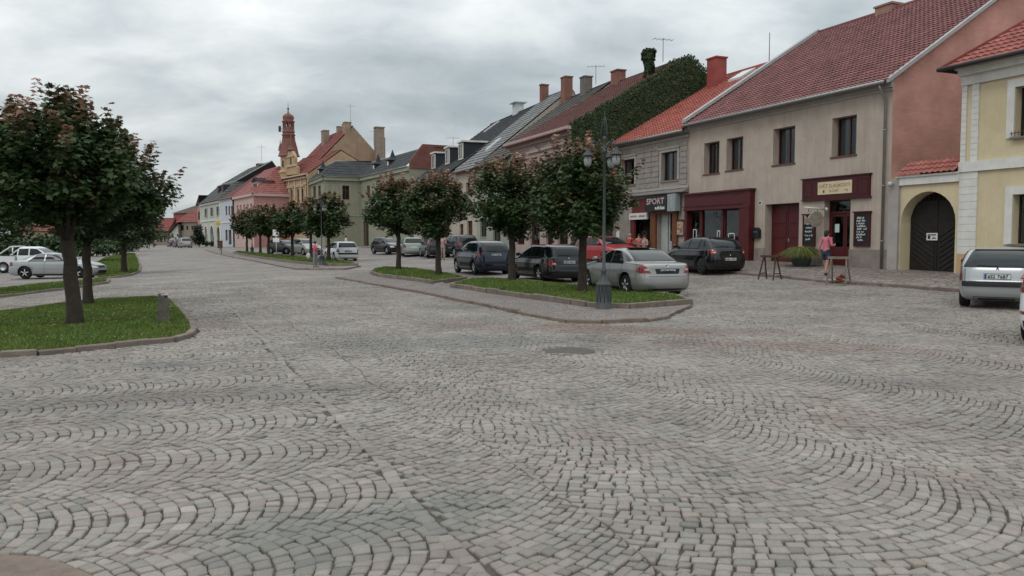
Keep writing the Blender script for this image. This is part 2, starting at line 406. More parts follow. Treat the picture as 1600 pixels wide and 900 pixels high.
def tiled(P00, P10, P11, P01, mat_, row=.34, tile=.24, h=.035, wave=.02, var=.25, samples=4, seed=1):
    """roof slope: P00-P10 eave, P01-P11 ridge; overlapping rows of tiles as real relief"""
    P00, P10, P11, P01 = [np.array(p, float) for p in (P00, P10, P11, P01)]
    Le = max(np.linalg.norm(P10 - P00), np.linalg.norm(P11 - P01)); Ls = max(np.linalg.norm(P01 - P00), np.linalg.norm(P11 - P10))
    nr, nc = max(2, int(Ls / row)), max(2, int(Le / tile)); r_ = np.random.default_rng(seed)
    nrm = np.cross(P10 - P00, P01 - P00)
    if np.linalg.norm(nrm) < 1e-6: nrm = np.cross(P10 - P00, P11 - P00)
    nrm /= np.linalg.norm(nrm)
    if nrm[2] < 0: nrm = -nrm
    U = np.linspace(0, 1, nc * samples + 1); ph = (np.arange(nc * samples + 1) / samples) * 2 * PI
    wv = wave * (np.cos(ph))
    V, Fc, C = [], [], []
    n = len(U)
    tint = 1 + var * (r_.random((nr, nc)) - .5) * 2
    for i in range(nr):
        for k, (v_, up) in enumerate(((i / nr, h), ((i + 1) / nr, 0.0))):
            L = P00 + (P01 - P00) * v_; R = P10 + (P11 - P10) * v_
            V.append(L[None] + (R - L)[None] * U[:, None] + nrm[None] * (up + wv)[:, None])
            tt = tint[i][np.minimum(np.arange(n) // samples, nc - 1)]; C.append(np.repeat((tt * (1.0 if k else .97))[:, None], 3, 1))
    V = np.concatenate(V); C = np.concatenate(C)
    idx = np.arange(2 * nr * n).reshape(2 * nr, n)
    a = idx[:-1, :-1].ravel(); b = idx[:-1, 1:].ravel(); c = idx[1:, 1:].ravel(); d = idx[1:, :-1].ravel()
    return V, np.stack([a, b, c, d], 1), C
def roof_obj(name, slopes, mat_, root, extra=None, **kw):
    off = np.array(rootloc(root)); Vs, Fs, Cs, o = [], [], [], 0
    for i, q in enumerate(slopes):
        V, Fc, C = tiled(*q, mat_, seed=i + 3, **kw); Vs.append(V - off); Fs.append(Fc + o); Cs.append(C); o += len(V)
    me = np_mesh(name, np.concatenate(Vs), np.concatenate(Fs), [mat_], False, np.concatenate(Cs))
    ob = bpy.data.objects.new(name, me); COL.objects.link(ob); ob.parent = root; return ob

def split_obj(name, parts, m, root):
    """several like pieces, each linked as its own part"""
    r = []
    for fn in parts: mb = MB().use(m); fn(mb); r.append(obj(name, mb, root))
    return r
# ================================================================ GROUND
def in_poly(x, y, P):
    P = np.asarray(P); ins = np.zeros(x.shape, bool); n = len(P)
    for i in range(n):
        x1, y1 = P[i][:2]; x2, y2 = P[(i + 1) % n][:2]
        c = ((y1 > y) != (y2 > y)) & (x < (x2 - x1) * (y - y1) / (y2 - y1 + 1e-12) + x1); ins ^= c
    return ins
STONE_END = 34.0
def ground_material():
    m = bpy.data.materials.new('ground_joints_and_far_paving'); t, p = nodes_of(m); L = t.links
    g = t.nodes.new('ShaderNodeTexCoord'); sp = t.nodes.new('ShaderNodeSeparateXYZ'); L.new(g.outputs['Object'], sp.inputs[0])
    def nz(sc, det=6, ro=.6, vec=None):
        n = t.nodes.new('ShaderNodeTexNoise'); n.inputs['Scale'].default_value = sc; n.inputs['Detail'].default_value = det; n.inputs['Roughness'].default_value = ro
        L.new(vec or g.outputs['Object'], n.inputs['Vector']); return n.outputs['Fac']
    def ramp(f, a, ca, b, cb):
        r = t.nodes.new('ShaderNodeValToRGB'); L.new(f, r.inputs[0]); r.color_ramp.elements[0].position = a; r.color_ramp.elements[0].color = (*ca, 1)
        r.color_ramp.elements[1].position = b; r.color_ramp.elements[1].color = (*cb, 1); return r.outputs[0]
    joint = ramp(nz(9), .35, (.040, .030, .024), .7, (.105, .082, .068))
    vo = t.nodes.new('ShaderNodeTexVoronoi'); vo.inputs['Scale'].default_value = 7.5; L.new(g.outputs['Object'], vo.inputs['Vector'])
    ve = t.nodes.new('ShaderNodeTexVoronoi'); ve.feature = 'DISTANCE_TO_EDGE'; ve.inputs['Scale'].default_value = 7.5; L.new(g.outputs['Object'], ve.inputs['Vector'])
    sx = t.nodes.new('ShaderNodeSeparateColor'); L.new(vo.outputs['Color'], sx.inputs[0])
    far = ramp(sx.outputs[0], .0, (.150, .134, .124), 1.0, (.285, .260, .243))
    pat = ramp(nz(.35, 8, .65), .42, (.80, .74, .70), .62, (1.12, 1.10, 1.08))
    mul = t.nodes.new('ShaderNodeVectorMath'); mul.operation = 'MULTIPLY'; L.new(far, mul.inputs[0]); L.new(pat, mul.inputs[1])
    ej = t.nodes.new('ShaderNodeMapRange'); L.new(ve.outputs['Distance'], ej.inputs[0]); ej.inputs[1].default_value = .01; ej.inputs[2].default_value = .05
    m1 = t.nodes.new('ShaderNodeMix'); m1.data_type = 'RGBA'; L.new(ej.outputs[0], m1.inputs['Factor']); m1.inputs['A'].default_value = (.11, .095, .085, 1); L.new(mul.outputs[0], m1.inputs['B'])
    # the stones are laid as real blocks as far as y = 36 m; beyond that the paving is this surface
    st_ = t.nodes.new('ShaderNodeMath'); st_.operation = 'GREATER_THAN'; L.new(sp.outputs[1], st_.inputs[0]); st_.inputs[1].default_value = STONE_END
    m2 = t.nodes.new('ShaderNodeMix'); m2.data_type = 'RGBA'; L.new(st_.outputs[0], m2.inputs['Factor']); L.new(joint, m2.inputs['A']); L.new(m1.outputs['Result'], m2.inputs['B'])
    L.new(m2.outputs['Result'], p.inputs['Base Color']); p.inputs['Roughness'].default_value = .75
    b = t.nodes.new('ShaderNodeBump'); b.inputs['Strength'].default_value = .5; b.inputs['Distance'].default_value = .015
    L.new(ve.outputs['Distance'], b.inputs['Height']); L.new(b.outputs[0], p.inputs['Normal'])
    return m
xs = np.concatenate([-np.geomspace(3000, 62, 18), np.arange(-60, 60.1, 1.0), np.geomspace(62, 3000, 18)])
ys = np.concatenate([[-300, -100, -50, -20, -10], np.arange(-5, 60, 1.0), np.arange(60, 220, 3.0), np.geomspace(225, 4000, 16)])
X, Y = np.meshgrid(xs, ys); Z = zg(X, Y) - np.where(Y < STONE_END, .016, 0.0)
V = np.stack([X.ravel(), Y.ravel(), Z.ravel()], 1); idx = np.arange(X.size).reshape(X.shape)
Fq = np.stack([idx[:-1, :-1].ravel(), idx[:-1, 1:].ravel(), idx[1:, 1:].ravel(), idx[1:, :-1].ravel()], 1)
go = bpy.data.objects.new('ground', np_mesh('ground', V, Fq, [ground_material()], True)); COL.objects.link(go); tag(go, kind='structure')

# traced plan outlines (pixel -> point on the terrain)
def plan(pts, dz=0.0): return np.array([G(x, y, dz)[:2] for x, y in pts])
ISL_L = plan([(-130, 572), (0, 559), (60, 556), (120, 550), (180, 544), (235, 538), (275, 534), (300, 527), (309, 519), (303, 505), (290, 489), (272, 472), (246, 466), (160, 470), (100, 476), (0, 490), (-130, 507)])
STRIP_L = plan([(-130, 476), (0, 466), (60, 458), (103, 453), (170, 443), (172, 437), (103, 442), (50, 447), (0, 453), (-130, 462)])
ISL_L2 = plan([(150, 436), (185, 434), (206, 431), (219, 425), (221, 417), (217, 406), (212, 397), (190, 397), (160, 405), (135, 420)])
ISL_A = plan([(703, 450), (760, 459), (850, 472), (915, 482), (985, 485), (1040, 481), (1083, 478), (1060, 470), (1005, 462), (950, 457), (880, 450), (820, 443), (770, 440), (735, 441)])
ISL_B = plan([(578, 429), (592, 433), (640, 439), (676, 445), (730, 438), (700, 431), (650, 423), (600, 421), (583, 424)])
ISL_C = plan([(364, 396), (400, 403), (440, 409), (480, 413.5), (520, 416), (560, 415.5), (545, 411), (500, 406), (440, 401), (400, 396.5), (372, 394)])
PAVE_A = plan([(526, 435), (560, 441), (650, 457), (750, 477), (860, 500), (885, 505), (940, 506), (1010, 503), (1045, 498), (1083, 479.5), (1040, 483), (985, 487), (915, 484), (850, 474), (760, 461), (703, 452), (690, 441), (676, 447), (640, 441), (592, 435), (577, 430), (560, 431)])
PAVE_C = plan([(320, 391), (342, 397.5), (395, 408), (445, 418), (465, 421.5), (540, 421.5), (562, 417), (520, 417.5), (480, 415), (440, 410.5), (400, 404.5), (363, 397), (350, 391.5)])
_f = lambda px, t: on_t(px, t)
FOOT_R = np.array([*plan([(1160, 429.5), (1215, 434), (1300, 443), (1420, 450.5), (1505, 457.5), (1600, 466), (1700, 476)]), xy(8, 26.0), xy(19, 26.0), xy(50, 26.0), xy(95, 26.0), xy(95, 21.0), xy(62, 21.6)])
RAISED = [ISL_L, STRIP_L, ISL_L2, ISL_A, ISL_B, ISL_C, PAVE_A, PAVE_C, FOOT_R]

def densify(P, step=0.5):
    out_ = []
    for i in range(len(P)):
        a, b = P[i], P[(i + 1) % len(P)]; n = max(1, int(np.hypot(*(b - a)) / step))
        for k in range(n): out_.append(a + (b - a) * k / n)
    return np.array(out_)
def shrink(P, d):
    n = len(P); area = sum(P[i][0] * P[(i + 1) % n][1] - P[(i + 1) % n][0] * P[i][1] for i in range(n)); sg = 1 if area > 0 else -1
    out_ = []
    for i in range(n):
        a, b, c = P[i - 1], P[i], P[(i + 1) % n]; e1 = (b - a) / (np.hypot(*(b - a)) + 1e-9); e2 = (c - b) / (np.hypot(*(c - b)) + 1e-9)
        nn = np.array([-e1[1] - e2[1], e1[0] + e2[0]]); l = np.hypot(*nn); nn = nn / (l + 1e-9); cosh = max(.5, abs(nn @ np.array([-e1[1], e1[0]])))
        out_.append(b + sg * nn * d / cosh)
    return np.array(out_)
from mathutils.geometry import tessellate_polygon
def bed(name, P, h, m, kind='structure', hump=0.0, step=.8):
    """a surface following the terrain at height h, with a skirt"""
    x0, y0 = P.min(0); x1, y1 = P.max(0); D = densify(P, step)
    mb = MB().use(m); 
    tri = tessellate_polygon([[Vector((p[0], p[1], 0)) for p in D]])
    mb.v = [(p[0], p[1], zg(p[0], p[1]) + h) for p in D]
    for t in tri: mb.face(t)
    me = mb.mesh(name)
    import bmesh
    bm = bmesh.new(); bm.from_mesh(me)
    # refine so the sheet follows the ground
    for _ in range(3):
        lng = [e_ for e_ in bm.edges if e_.calc_length() > max(1.2, step * 1.5)]
        if not lng: break
        bmesh.ops.subdivide_edges(bm, edges=lng, cuts=1); bmesh.ops.triangulate(bm, faces=bm.faces[:])
    for v in bm.verts: v.co.z = zg(v.co.x, v.co.y) + h
    be = [e_ for e_ in bm.edges if e_.is_boundary]
    r = bmesh.ops.extrude_edge_only(bm, edges=be)
    for v in r['geom']:
        if isinstance(v, bmesh.types.BMVert): v.co.z -= h + .08
    bmesh.ops.recalc_face_normals(bm, faces=bm.faces[:])
    bm.to_mesh(me); bm.free()
    o = bpy.data.objects.new(name, me); COL.objects.link(o); tag(o, kind=kind); return o
def kerb_line(mb, P, closed, wdt, h0, h1, seglen, r_):
    """kerb stones laid end to end along P; inner side to the left of travel or both"""
    n = len(P)
    for i in range(n if closed else n - 1):
        a, b = P[i], P[(i + 1) % n]; L = np.hypot(*(b - a)); k = max(1, round(L / seglen)); e_ = (b - a) / L; nn = np.array([-e_[1], e_[0]])
        for j in range(k):
            p = a + e_ * (L * j / k + .008); q = a + e_ * (L * (j + 1) / k - .008); w_ = wdt / 2; top = h1 + r_.uniform(-.018, .012); o_ = r_.uniform(-.012, .012)
            pts = [p - nn * (w_ + o_), q - nn * (w_ - o_), q + nn * w_, p + nn * w_]
            z_ = [zg(*c) for c in pts]; ch = .015
            ins = [p - nn * (w_ - ch) + e_ * ch, q - nn * (w_ - ch) - e_ * ch, q + nn * (w_ - ch) - e_ * ch, p + nn * (w_ - ch) + e_ * ch]
            bb = len(mb.v)
            mb.v += [(c[0], c[1], z + h0) for c, z in zip(pts, z_)] + [(c[0], c[1], z + top - ch) for c, z in zip(pts, z_)] + [(c[0], c[1], z + top) for c, z in zip(ins, z_)]
            for f in ((0, 1, 5, 4), (1, 2, 6, 5), (2, 3, 7, 6), (3, 0, 4, 7), (4, 5, 9, 8), (5, 6, 10, 9), (6, 7, 11, 10), (7, 4, 8, 11), (8, 9, 10, 11)): mb.face([bb + x for x in f])
KERB = mat('kerb_granite', (.20, .16, .135), .85, .4, 4, .6, 40, stain=(.075, .06, .045), stain_amt=.7, stain_scale=2)
KERB_R = mat('kerb_sandstone', (.19, .145, .122), .85, .3, 3, .5, 40, stain=(.11, .08, .06), stain_amt=.7, stain_scale=2)
TURF = mat('turf', (.045, .062, .018), .95, .35, 1.2, .8, 60, stain=(.085, .065, .038), stain_amt=.8, stain_scale=1.6)
r_ = np.random.default_rng(3)
islands = [('grass_island', ISL_L, .09), ('grass_island', STRIP_L, .10), ('grass_island', ISL_L2, .11), ('grass_island', ISL_A, .18), ('grass_island', ISL_B, .17), ('grass_island', ISL_C, .17)]
for nm, P, h in islands: bed('grass_island', shrink(P, .12), h - .03, TURF)
kb = MB().use(KERB)
for nm, P, h in islands: kerb_line(kb, shrink(P, .06), True, .13, -.1, h, .75, r_)
ko = thing('kerb', kb, None, None, kind='structure')
kb = MB().use(KERB_R)
kerb_line(kb, PAVE_A[:9], False, .12, -.1, .085, .9, r_); kerb_line(kb, PAVE_C[:7], False, .12, -.1, .085, .9, r_)
kerb_line(kb, FOOT_R[:7], False, .12, -.1, .11, .9, r_); kerb_line(kb, FOOT_R[[0, -1]][::-1], False, .12, -.1, .11, .9, r_)
thing('kerb', kb, None, None, kind='structure')
def pave_mat(name, c1, c2, joint, sc, stain):
    m = bpy.data.materials.new(name); t, p = nodes_of(m); L = t.links
    g = t.nodes.new('ShaderNodeNewGeometry')
    vo = t.nodes.new('ShaderNodeTexVoronoi'); vo.inputs['Scale'].default_value = sc; L.new(g.outputs['Position'], vo.inputs['Vector'])
    ve = t.nodes.new('ShaderNodeTexVoronoi'); ve.feature = 'DISTANCE_TO_EDGE'; ve.inputs['Scale'].default_value = sc; L.new(g.outputs['Position'], ve.inputs['Vector'])
    sx = t.nodes.new('ShaderNodeSeparateColor'); L.new(vo.outputs['Color'], sx.inputs[0])
    r = t.nodes.new('ShaderNodeMix'); r.data_type = 'RGBA'; L.new(sx.outputs[0], r.inputs['Factor']); r.inputs['A'].default_value = (*c1, 1); r.inputs['B'].default_value = (*c2, 1)
    e_ = t.nodes.new('ShaderNodeMapRange'); L.new(ve.outputs['Distance'], e_.inputs[0]); e_.inputs[1].default_value = .02; e_.inputs[2].default_value = .10
    m1 = t.nodes.new('ShaderNodeMix'); m1.data_type = 'RGBA'; L.new(e_.outputs[0], m1.inputs['Factor']); m1.inputs['A'].default_value = (*joint, 1); L.new(r.outputs['Result'], m1.inputs['B'])
    n = t.nodes.new('ShaderNodeTexNoise'); n.inputs['Scale'].default_value = .9; n.inputs['Detail'].default_value = 8; L.new(g.outputs['Position'], n.inputs['Vector'])
    mr = t.nodes.new('ShaderNodeMapRange'); L.new(n.outputs['Fac'], mr.inputs[0]); mr.inputs[1].default_value = .42; mr.inputs[2].default_value = .65; mr.inputs[4].default_value = .7
    m2 = t.nodes.new('ShaderNodeMix'); m2.data_type = 'RGBA'; L.new(mr.outputs[0], m2.inputs['Factor']); L.new(m1.outputs['Result'], m2.inputs['A']); m2.inputs['B'].default_value = (*stain, 1)
    L.new(m2.outputs['Result'], p.inputs['Base Color']); p.inputs['Roughness'].default_value = .8
    b = t.nodes.new('ShaderNodeBump'); b.inputs['Strength'].default_value = .8; b.inputs['Distance'].default_value = .02
    L.new(e_.outputs[0], b.inputs['Height']); L.new(b.outputs[0], p.inputs['Normal']); return m
PM1 = pave_mat('mosaic_pavement', (.19, .155, .14), (.31, .27, .25), (.08, .065, .055), 11, (.17, .135, .115))
PM2 = pave_mat('old_footway', (.16, .13, .115), (.30, .26, .235), (.07, .055, .045), 4.2, (.15, .11, .09))
bed('pavement', shrink(PAVE_A, .03), .07, PM1); bed('pavement', shrink(PAVE_C, .03), .07, PM1); bed('pavement', shrink(FOOT_R, .05), .10, PM2, step=1.5)

# ---- cobblestones: segmental arcs of hand-cut stones, each one a block
def fan(origin, ea, ec, W, pitch, a0, a1, b0, b1, sw, keep, seed):
    r = np.random.default_rng(seed); R = W * .7072; K = int(2 * (PI / 4) * R / sw) + 1; na = int((a1 - a0) / pitch)
    nb = b1 - b0
    th = np.linspace(-PI / 4, PI / 4, K + 1)[None, None, :] + np.zeros((nb, na, 1))
    th = th + r.uniform(-.28, .28, th.shape) * (PI / 2 / K); th[..., 0] = -PI / 4; th[..., -1] = PI / 4
    # alternate rows break their joints
    th[:, ::2, 1:-1] += (PI / 2 / K) * .5
    th = np.clip(th, -PI / 4, PI / 4)
    cb = (np.arange(b0, b1) + .5)[:, None, None] * W
    q0 = a0 + np.arange(na)[None, :, None] * pitch + r.uniform(0, pitch, (nb, 1, 1)) + r.normal(0, .0022, (nb, na, 1))
    def arc(p): return np.sqrt(np.maximum(R * R - p * p, 0)) - R * .7071
    p1 = R * np.sin(th); i_q = q0 + arc(p1)
    p2 = np.clip(p1 + pitch * np.cos(th) * np.sin(th), -W / 2, W / 2); o_q = q0 + pitch + arc(p2)
    A = np.stack([cb + p1[..., :-1], i_q[..., :-1]], -1); B = np.stack([cb + p1[..., 1:], i_q[..., 1:]], -1)
    C = np.stack([cb + p2[..., 1:], o_q[..., 1:]], -1); D = np.stack([cb + p2[..., :-1], o_q[..., :-1]], -1)
    Q = np.stack([A, B, C, D], -2).reshape(-1, 4, 2)
    ea, ec = np.array(ea), np.array(ec)
    P = np.array(origin)[None, None] + Q[..., 0:1] * ec + Q[..., 1:2] * ea
    c = P.mean(1)
    # slow wander of the laying lines
    wv = np.stack([.07 * np.sin(P[..., 1] * 1.3 + P[..., 0] * .6) + .03 * np.sin(P[..., 1] * 3.1), .07 * np.sin(P[..., 0] * 1.1 + 1) + .03 * np.sin(P[..., 0] * 2.7 + P[..., 1])], -1)
    P = P + wv; c = P.mean(1)
    ok = (np.abs(c[:, 0]) < c[:, 1] * .82 + 3.0) & (c[:, 1] > 1.6) & (c[:, 1] < STONE_END) & keep(c)
    return P[ok]
SEAM = 1.45
def kT(lo, hi):
    def f(c):
        s_, t_ = st(c[:, 0], c[:, 1]); return (t_ > lo) & (t_ < hi)
    return f
Zo = np.array([0., 0.])
Q1 = fan(Zo, UT, US, 1.22, .099, -34, 3, 0, 32, .097, kT(-99, SEAM), 1)
Q2 = fan(UT * -.45, -US, UT, 2.75, .096, -40, 4, 0, 5, .096, kT(SEAM, 13.3), 2)
Q3 = fan(UT * 13.3, UT, US, 1.22, .099, -1, 34, -8, 30, .097, kT(13.3, 99), 3)
def course(t0, wd, s1, seed):
    r = np.random.default_rng(seed); ln = r.uniform(.09, .16, int(s1 / .12)); e_ = np.cumsum(ln); s0 = np.concatenate([[0], e_[:-1]]); Q = []
    for a, b_ in zip(s0, e_): Q.append([xy(a, t0), xy(b_, t0), xy(b_, t0 + wd), xy(a, t0 + wd)])
    return np.array(Q)
Q1 = Q1[~((np.abs(st(*Q1.mean(1).T)[1] - SEAM) < .045))]; Q2 = Q2[~((np.abs(st(*Q2.mean(1).T)[1] - SEAM) < .045))]
Q4 = course(SEAM - .055, .11, 36, 5); Q4 = Q4 + (.035 * np.sin(Q4[..., 1:] * 1.1) + .015 * np.sin(Q4[..., 1:] * 3.3)) * UT; _c4 = Q4.mean(1); Q4 = Q4[(_c4[:, 1] > 1.6) & (_c4[:, 1] < STONE_END)]
STN = np.concatenate([Q1, Q2, Q3, Q4])
c = STN.mean(1); hid = np.zeros(len(c), bool)
for P in RAISED: hid |= in_poly(c[:, 0], c[:, 1], shrink(P, -.02))
PATCH = plan([(-200, 955), (-200, 868), (0, 868), (60, 872), (105, 884), (150, 905), (170, 960)])
GRATE = plan([(848, 546), (885, 544.5), (924, 548), (895, 554), (862, 552.5)])
hid |= in_poly(c[:, 0], c[:, 1], PATCH) | in_poly(c[:, 0], c[:, 1], shrink(GRATE, -.02))
STN = STN[~hid]; c = STN.mean(1)
def build_stones(Qd, near):
    r = np.random.default_rng(11 if near else 12); n = len(Qd); c = Qd.mean(1, keepdims=True)
    d = Qd - c; l = np.linalg.norm(d, axis=2, keepdims=True) + 1e-6
    gap = r.uniform(.004, .009, (n, 1, 1)); out_ = c + d * np.clip((l - gap) / l, .3, 1) + r.normal(0, .0050, Qd.shape)
    x, y = c[:, 0, 0], c[:, 0, 1]; zb = zg(x, y)
    # long dips and bumps of an old road
    und = .012 * np.sin(x * 1.9 + y * .7) * np.sin(y * 1.3 - x * .4)
    top = zb + .003 + r.normal(0, .0035, n); tilt = r.normal(0, .035, (n, 2))
    def ring(k, dz):
        p = c + (out_ - c) * k; q = p - c; z = top[:, None] + dz + q[..., 0] * tilt[:, :1] + q[..., 1] * tilt[:, 1:]
        return np.concatenate([p, z[..., None]], 2)
    if near:
        def chop(P8, k, dz):   # octagon ring with cut corners
            a = P8; nx = np.roll(a, -1, axis=1); pv = np.roll(a, 1, axis=1); cut = .075
            e1 = a + (pv - a) * cut; e2 = a + (nx - a) * cut
            o = np.stack([e1, e2], 2).reshape(n, 8, 2); p = c + (o - c) * k; q = p - c
            z = top[:, None] + dz + q[..., 0] * tilt[:, :1] + q[..., 1] * tilt[:, 1:]
            return np.concatenate([p, z[..., None]], 2)
        R0 = chop(out_, 1.0, -.035); R1 = chop(out_, 1.0, -.0075); R2 = chop(out_, .93, -.001 + r.normal(0, .0012, (n, 1))); R3 = chop(out_, .5, .0012 + r.normal(0, .0012, (n, 1)))
        V = np.concatenate([R0, R1, R2, R3], 1); per = 32; b = (np.arange(n) * per)[:, None]
        fs = []
        for a in range(3):
            for k in range(8): fs.append(b + np.array([a * 8 + k, a * 8 + (k + 1) % 8, (a + 1) * 8 + (k + 1) % 8, (a + 1) * 8 + k]))
        quads = np.stack(fs, 1).reshape(-1, 4); topf = b + np.arange(24, 32)[None]
        faces = [quads, topf]
    else:
        V = np.concatenate([ring(1.0, -.035), ring(1.0, -.008), ring(.86, 0.002)], 1); per = 12; b = (np.arange(n) * per)[:, None]
        fs = []
        for a in range(2):
            for k in range(4): fs.append(b + np.array([a * 4 + k, a * 4 + (k + 1) % 4, (a + 1) * 4 + (k + 1) % 4, (a + 1) * 4 + k]))
        faces = [np.stack(fs, 1).reshape(-1, 4), b + np.arange(8, 12)[None]]
    # stone kinds: grey granite, some bluish, some pink, a few dark
    u = r.random(n); base = np.empty((n, 3)); base[:] = (1.0, .965, .935)
    base[u < .30] = (.96, .97, .945); base[u < .05] = (.74, .75, .73); base[u > .96] = (1.02, .93, .88)
    base *= r.normal(1, .09, (n, 1))
    return V.reshape(-1, 3), faces, np.repeat(base, per, 0)
def stone_mat():
    m = bpy.data.materials.new('granite_setts'); t, p = nodes_of(m); L = t.links
    g = t.nodes.new('ShaderNodeNewGeometry'); a = t.nodes.new('ShaderNodeAttribute'); a.attribute_name = 'col'
    def nz(sc, det, ro):
        n = t.nodes.new('ShaderNodeTexNoise'); n.inputs['Scale'].default_value = sc; n.inputs['Detail'].default_value = det; n.inputs['Roughness'].default_value = ro
        L.new(g.outputs['Position'], n.inputs['Vector']); return n.outputs['Fac']
    def mr(f, a_, b_, c_, d_):
        n = t.nodes.new('ShaderNodeMapRange'); L.new(f, n.inputs[0])
        for i, v in enumerate((a_, b_, c_, d_)): n.inputs[i + 1].default_value = v
        return n.outputs[0]
    def sc(v, f):
        n = t.nodes.new('ShaderNodeVectorMath'); n.operation = 'SCALE'
        if isinstance(v, tuple): n.inputs[0].default_value = v
        else: L.new(v, n.inputs[0])
        L.new(f, n.inputs['Scale']); return n.outputs[0]
    col = sc((.248, .224, .204), mr(nz(70, 4, .7), .3, .7, .84, 1.16))
    mu = t.nodes.new('ShaderNodeVectorMath'); mu.operation = 'MULTIPLY'; L.new(col, mu.inputs[0]); L.new(a.outputs['Color'], mu.inputs[1])
    col = sc(mu.outputs[0], mr(nz(.5, 6, .6), .35, .65, .80, 1.14))
    def blend(col, f, c2):
        n = t.nodes.new('ShaderNodeMix'); n.data_type = 'RGBA'; L.new(f, n.inputs['Factor']); L.new(col, n.inputs['A']); n.inputs['B'].default_value = (*c2, 1); return n.outputs['Result']
    col = blend(col, mr(nz(.42, 9, .68), .53, .66, 0, .65), (.185, .135, .112))     # sandy dirt trodden into the paving
    col = blend(col, mr(nz(.33, 8, .62), .56, .68, 0, .62), (.115, .118, .112))     # old damp-dark repairs
    def spot(col, px, py, rx_, ry_, rot, c2, amt):
        q = G(px, py); mp = t.nodes.new('ShaderNodeMapping'); mp.vector_type = 'TEXTURE'; mp.inputs['Location'].default_value = (q[0], q[1], 0); mp.inputs['Rotation'].default_value = (0, 0, rot); mp.inputs['Scale'].default_value = (rx_, ry_, 50)
        L.new(g.outputs['Position'], mp.inputs[0]); ln = t.nodes.new('ShaderNodeVectorMath'); ln.operation = 'LENGTH'; L.new(mp.outputs[0], ln.inputs[0])
        ad = t.nodes.new('ShaderNodeMath'); ad.operation = 'ADD'; L.new(ln.outputs['Value'], ad.inputs[0]); mm = mr(nz(1.1, 7, .65), .3, .7, -.55, .55); L.new(mm, ad.inputs[1])
        return blend(col, mr(ad.outputs[0], .45, 1.15, amt, 0), c2)
    col = spot(col, 1000, 516, 3.4, .8, -.25, (.175, .118, .095), .75)      # sand washed along the island kerb
    col = spot(col, 1230, 540, 2.6, .7, -.3, (.175, .118, .095), .6)
    col = spot(col, 330, 505, 1.6, .6, 1.9, (.16, .115, .095), .6)
    col = spot(col, 720, 535, 3.2, 1.3, .1, (.125, .128, .122), .6)       # oil-dark wheel tracks and repairs
    col = spot(col, 300, 620, 3.0, .5, .2, (.125, .115, .105), .55)
    col = spot(col, 560, 820, .9, .5, .4, (.13, .14, .128), .55)
    col = spot(col, 1480, 600, 1.6, .8, .3, (.14, .12, .105), .55)
    L.new(col, p.inputs['Base Color']); p.inputs['Roughness'].default_value = .62; p.inputs['Specular IOR Level'].default_value = .35
    b = t.nodes.new('ShaderNodeBump'); b.inputs['Strength'].default_value = .55; b.inputs['Distance'].default_value = .006
    L.new(nz(45, 5, .65), b.inputs['Height']); L.new(b.outputs[0], p.inputs['Normal']); return m
SM = stone_mat(); nearm = c[:, 1] < 15.0
for msk, near in ((nearm, True), (~nearm, False)):
    V, F_, C_ = build_stones(STN[msk], near)
    o = bpy.data.objects.new('cobblestone_paving', np_mesh('cobblestone_paving', V, F_, [SM], near, C_)); COL.objects.link(o); tag(o, kind='structure')
print('stones', len(STN), nearm.sum())
PATM = mat('worn_concrete', (.19, .145, .12), .9, .25, 4, .6, 60, stain=(.26, .21, .18), stain_amt=.7, stain_scale=3)
bed('concrete_patch', PATCH, .004, PATM)
m = MB().use(mat('cast_iron_cover', (.085, .075, .07), .7, .3, 20, .5, 60)); cc = GRATE.mean(0); z = zg(*cc)
m.lathe([(.46, -.03), (.46, .004), (.40, .008), (.38, .004), (.02, .004)], (cc[0], cc[1], z), 28)
m.use(KERB); m.lathe([(.60, -.03), (.60, .001), (.47, .002), (.465, -.02)], (cc[0], cc[1], z), 28)
thing('manhole_cover', m, 'round brown iron manhole cover in the cobbles of the road', 'manhole cover')

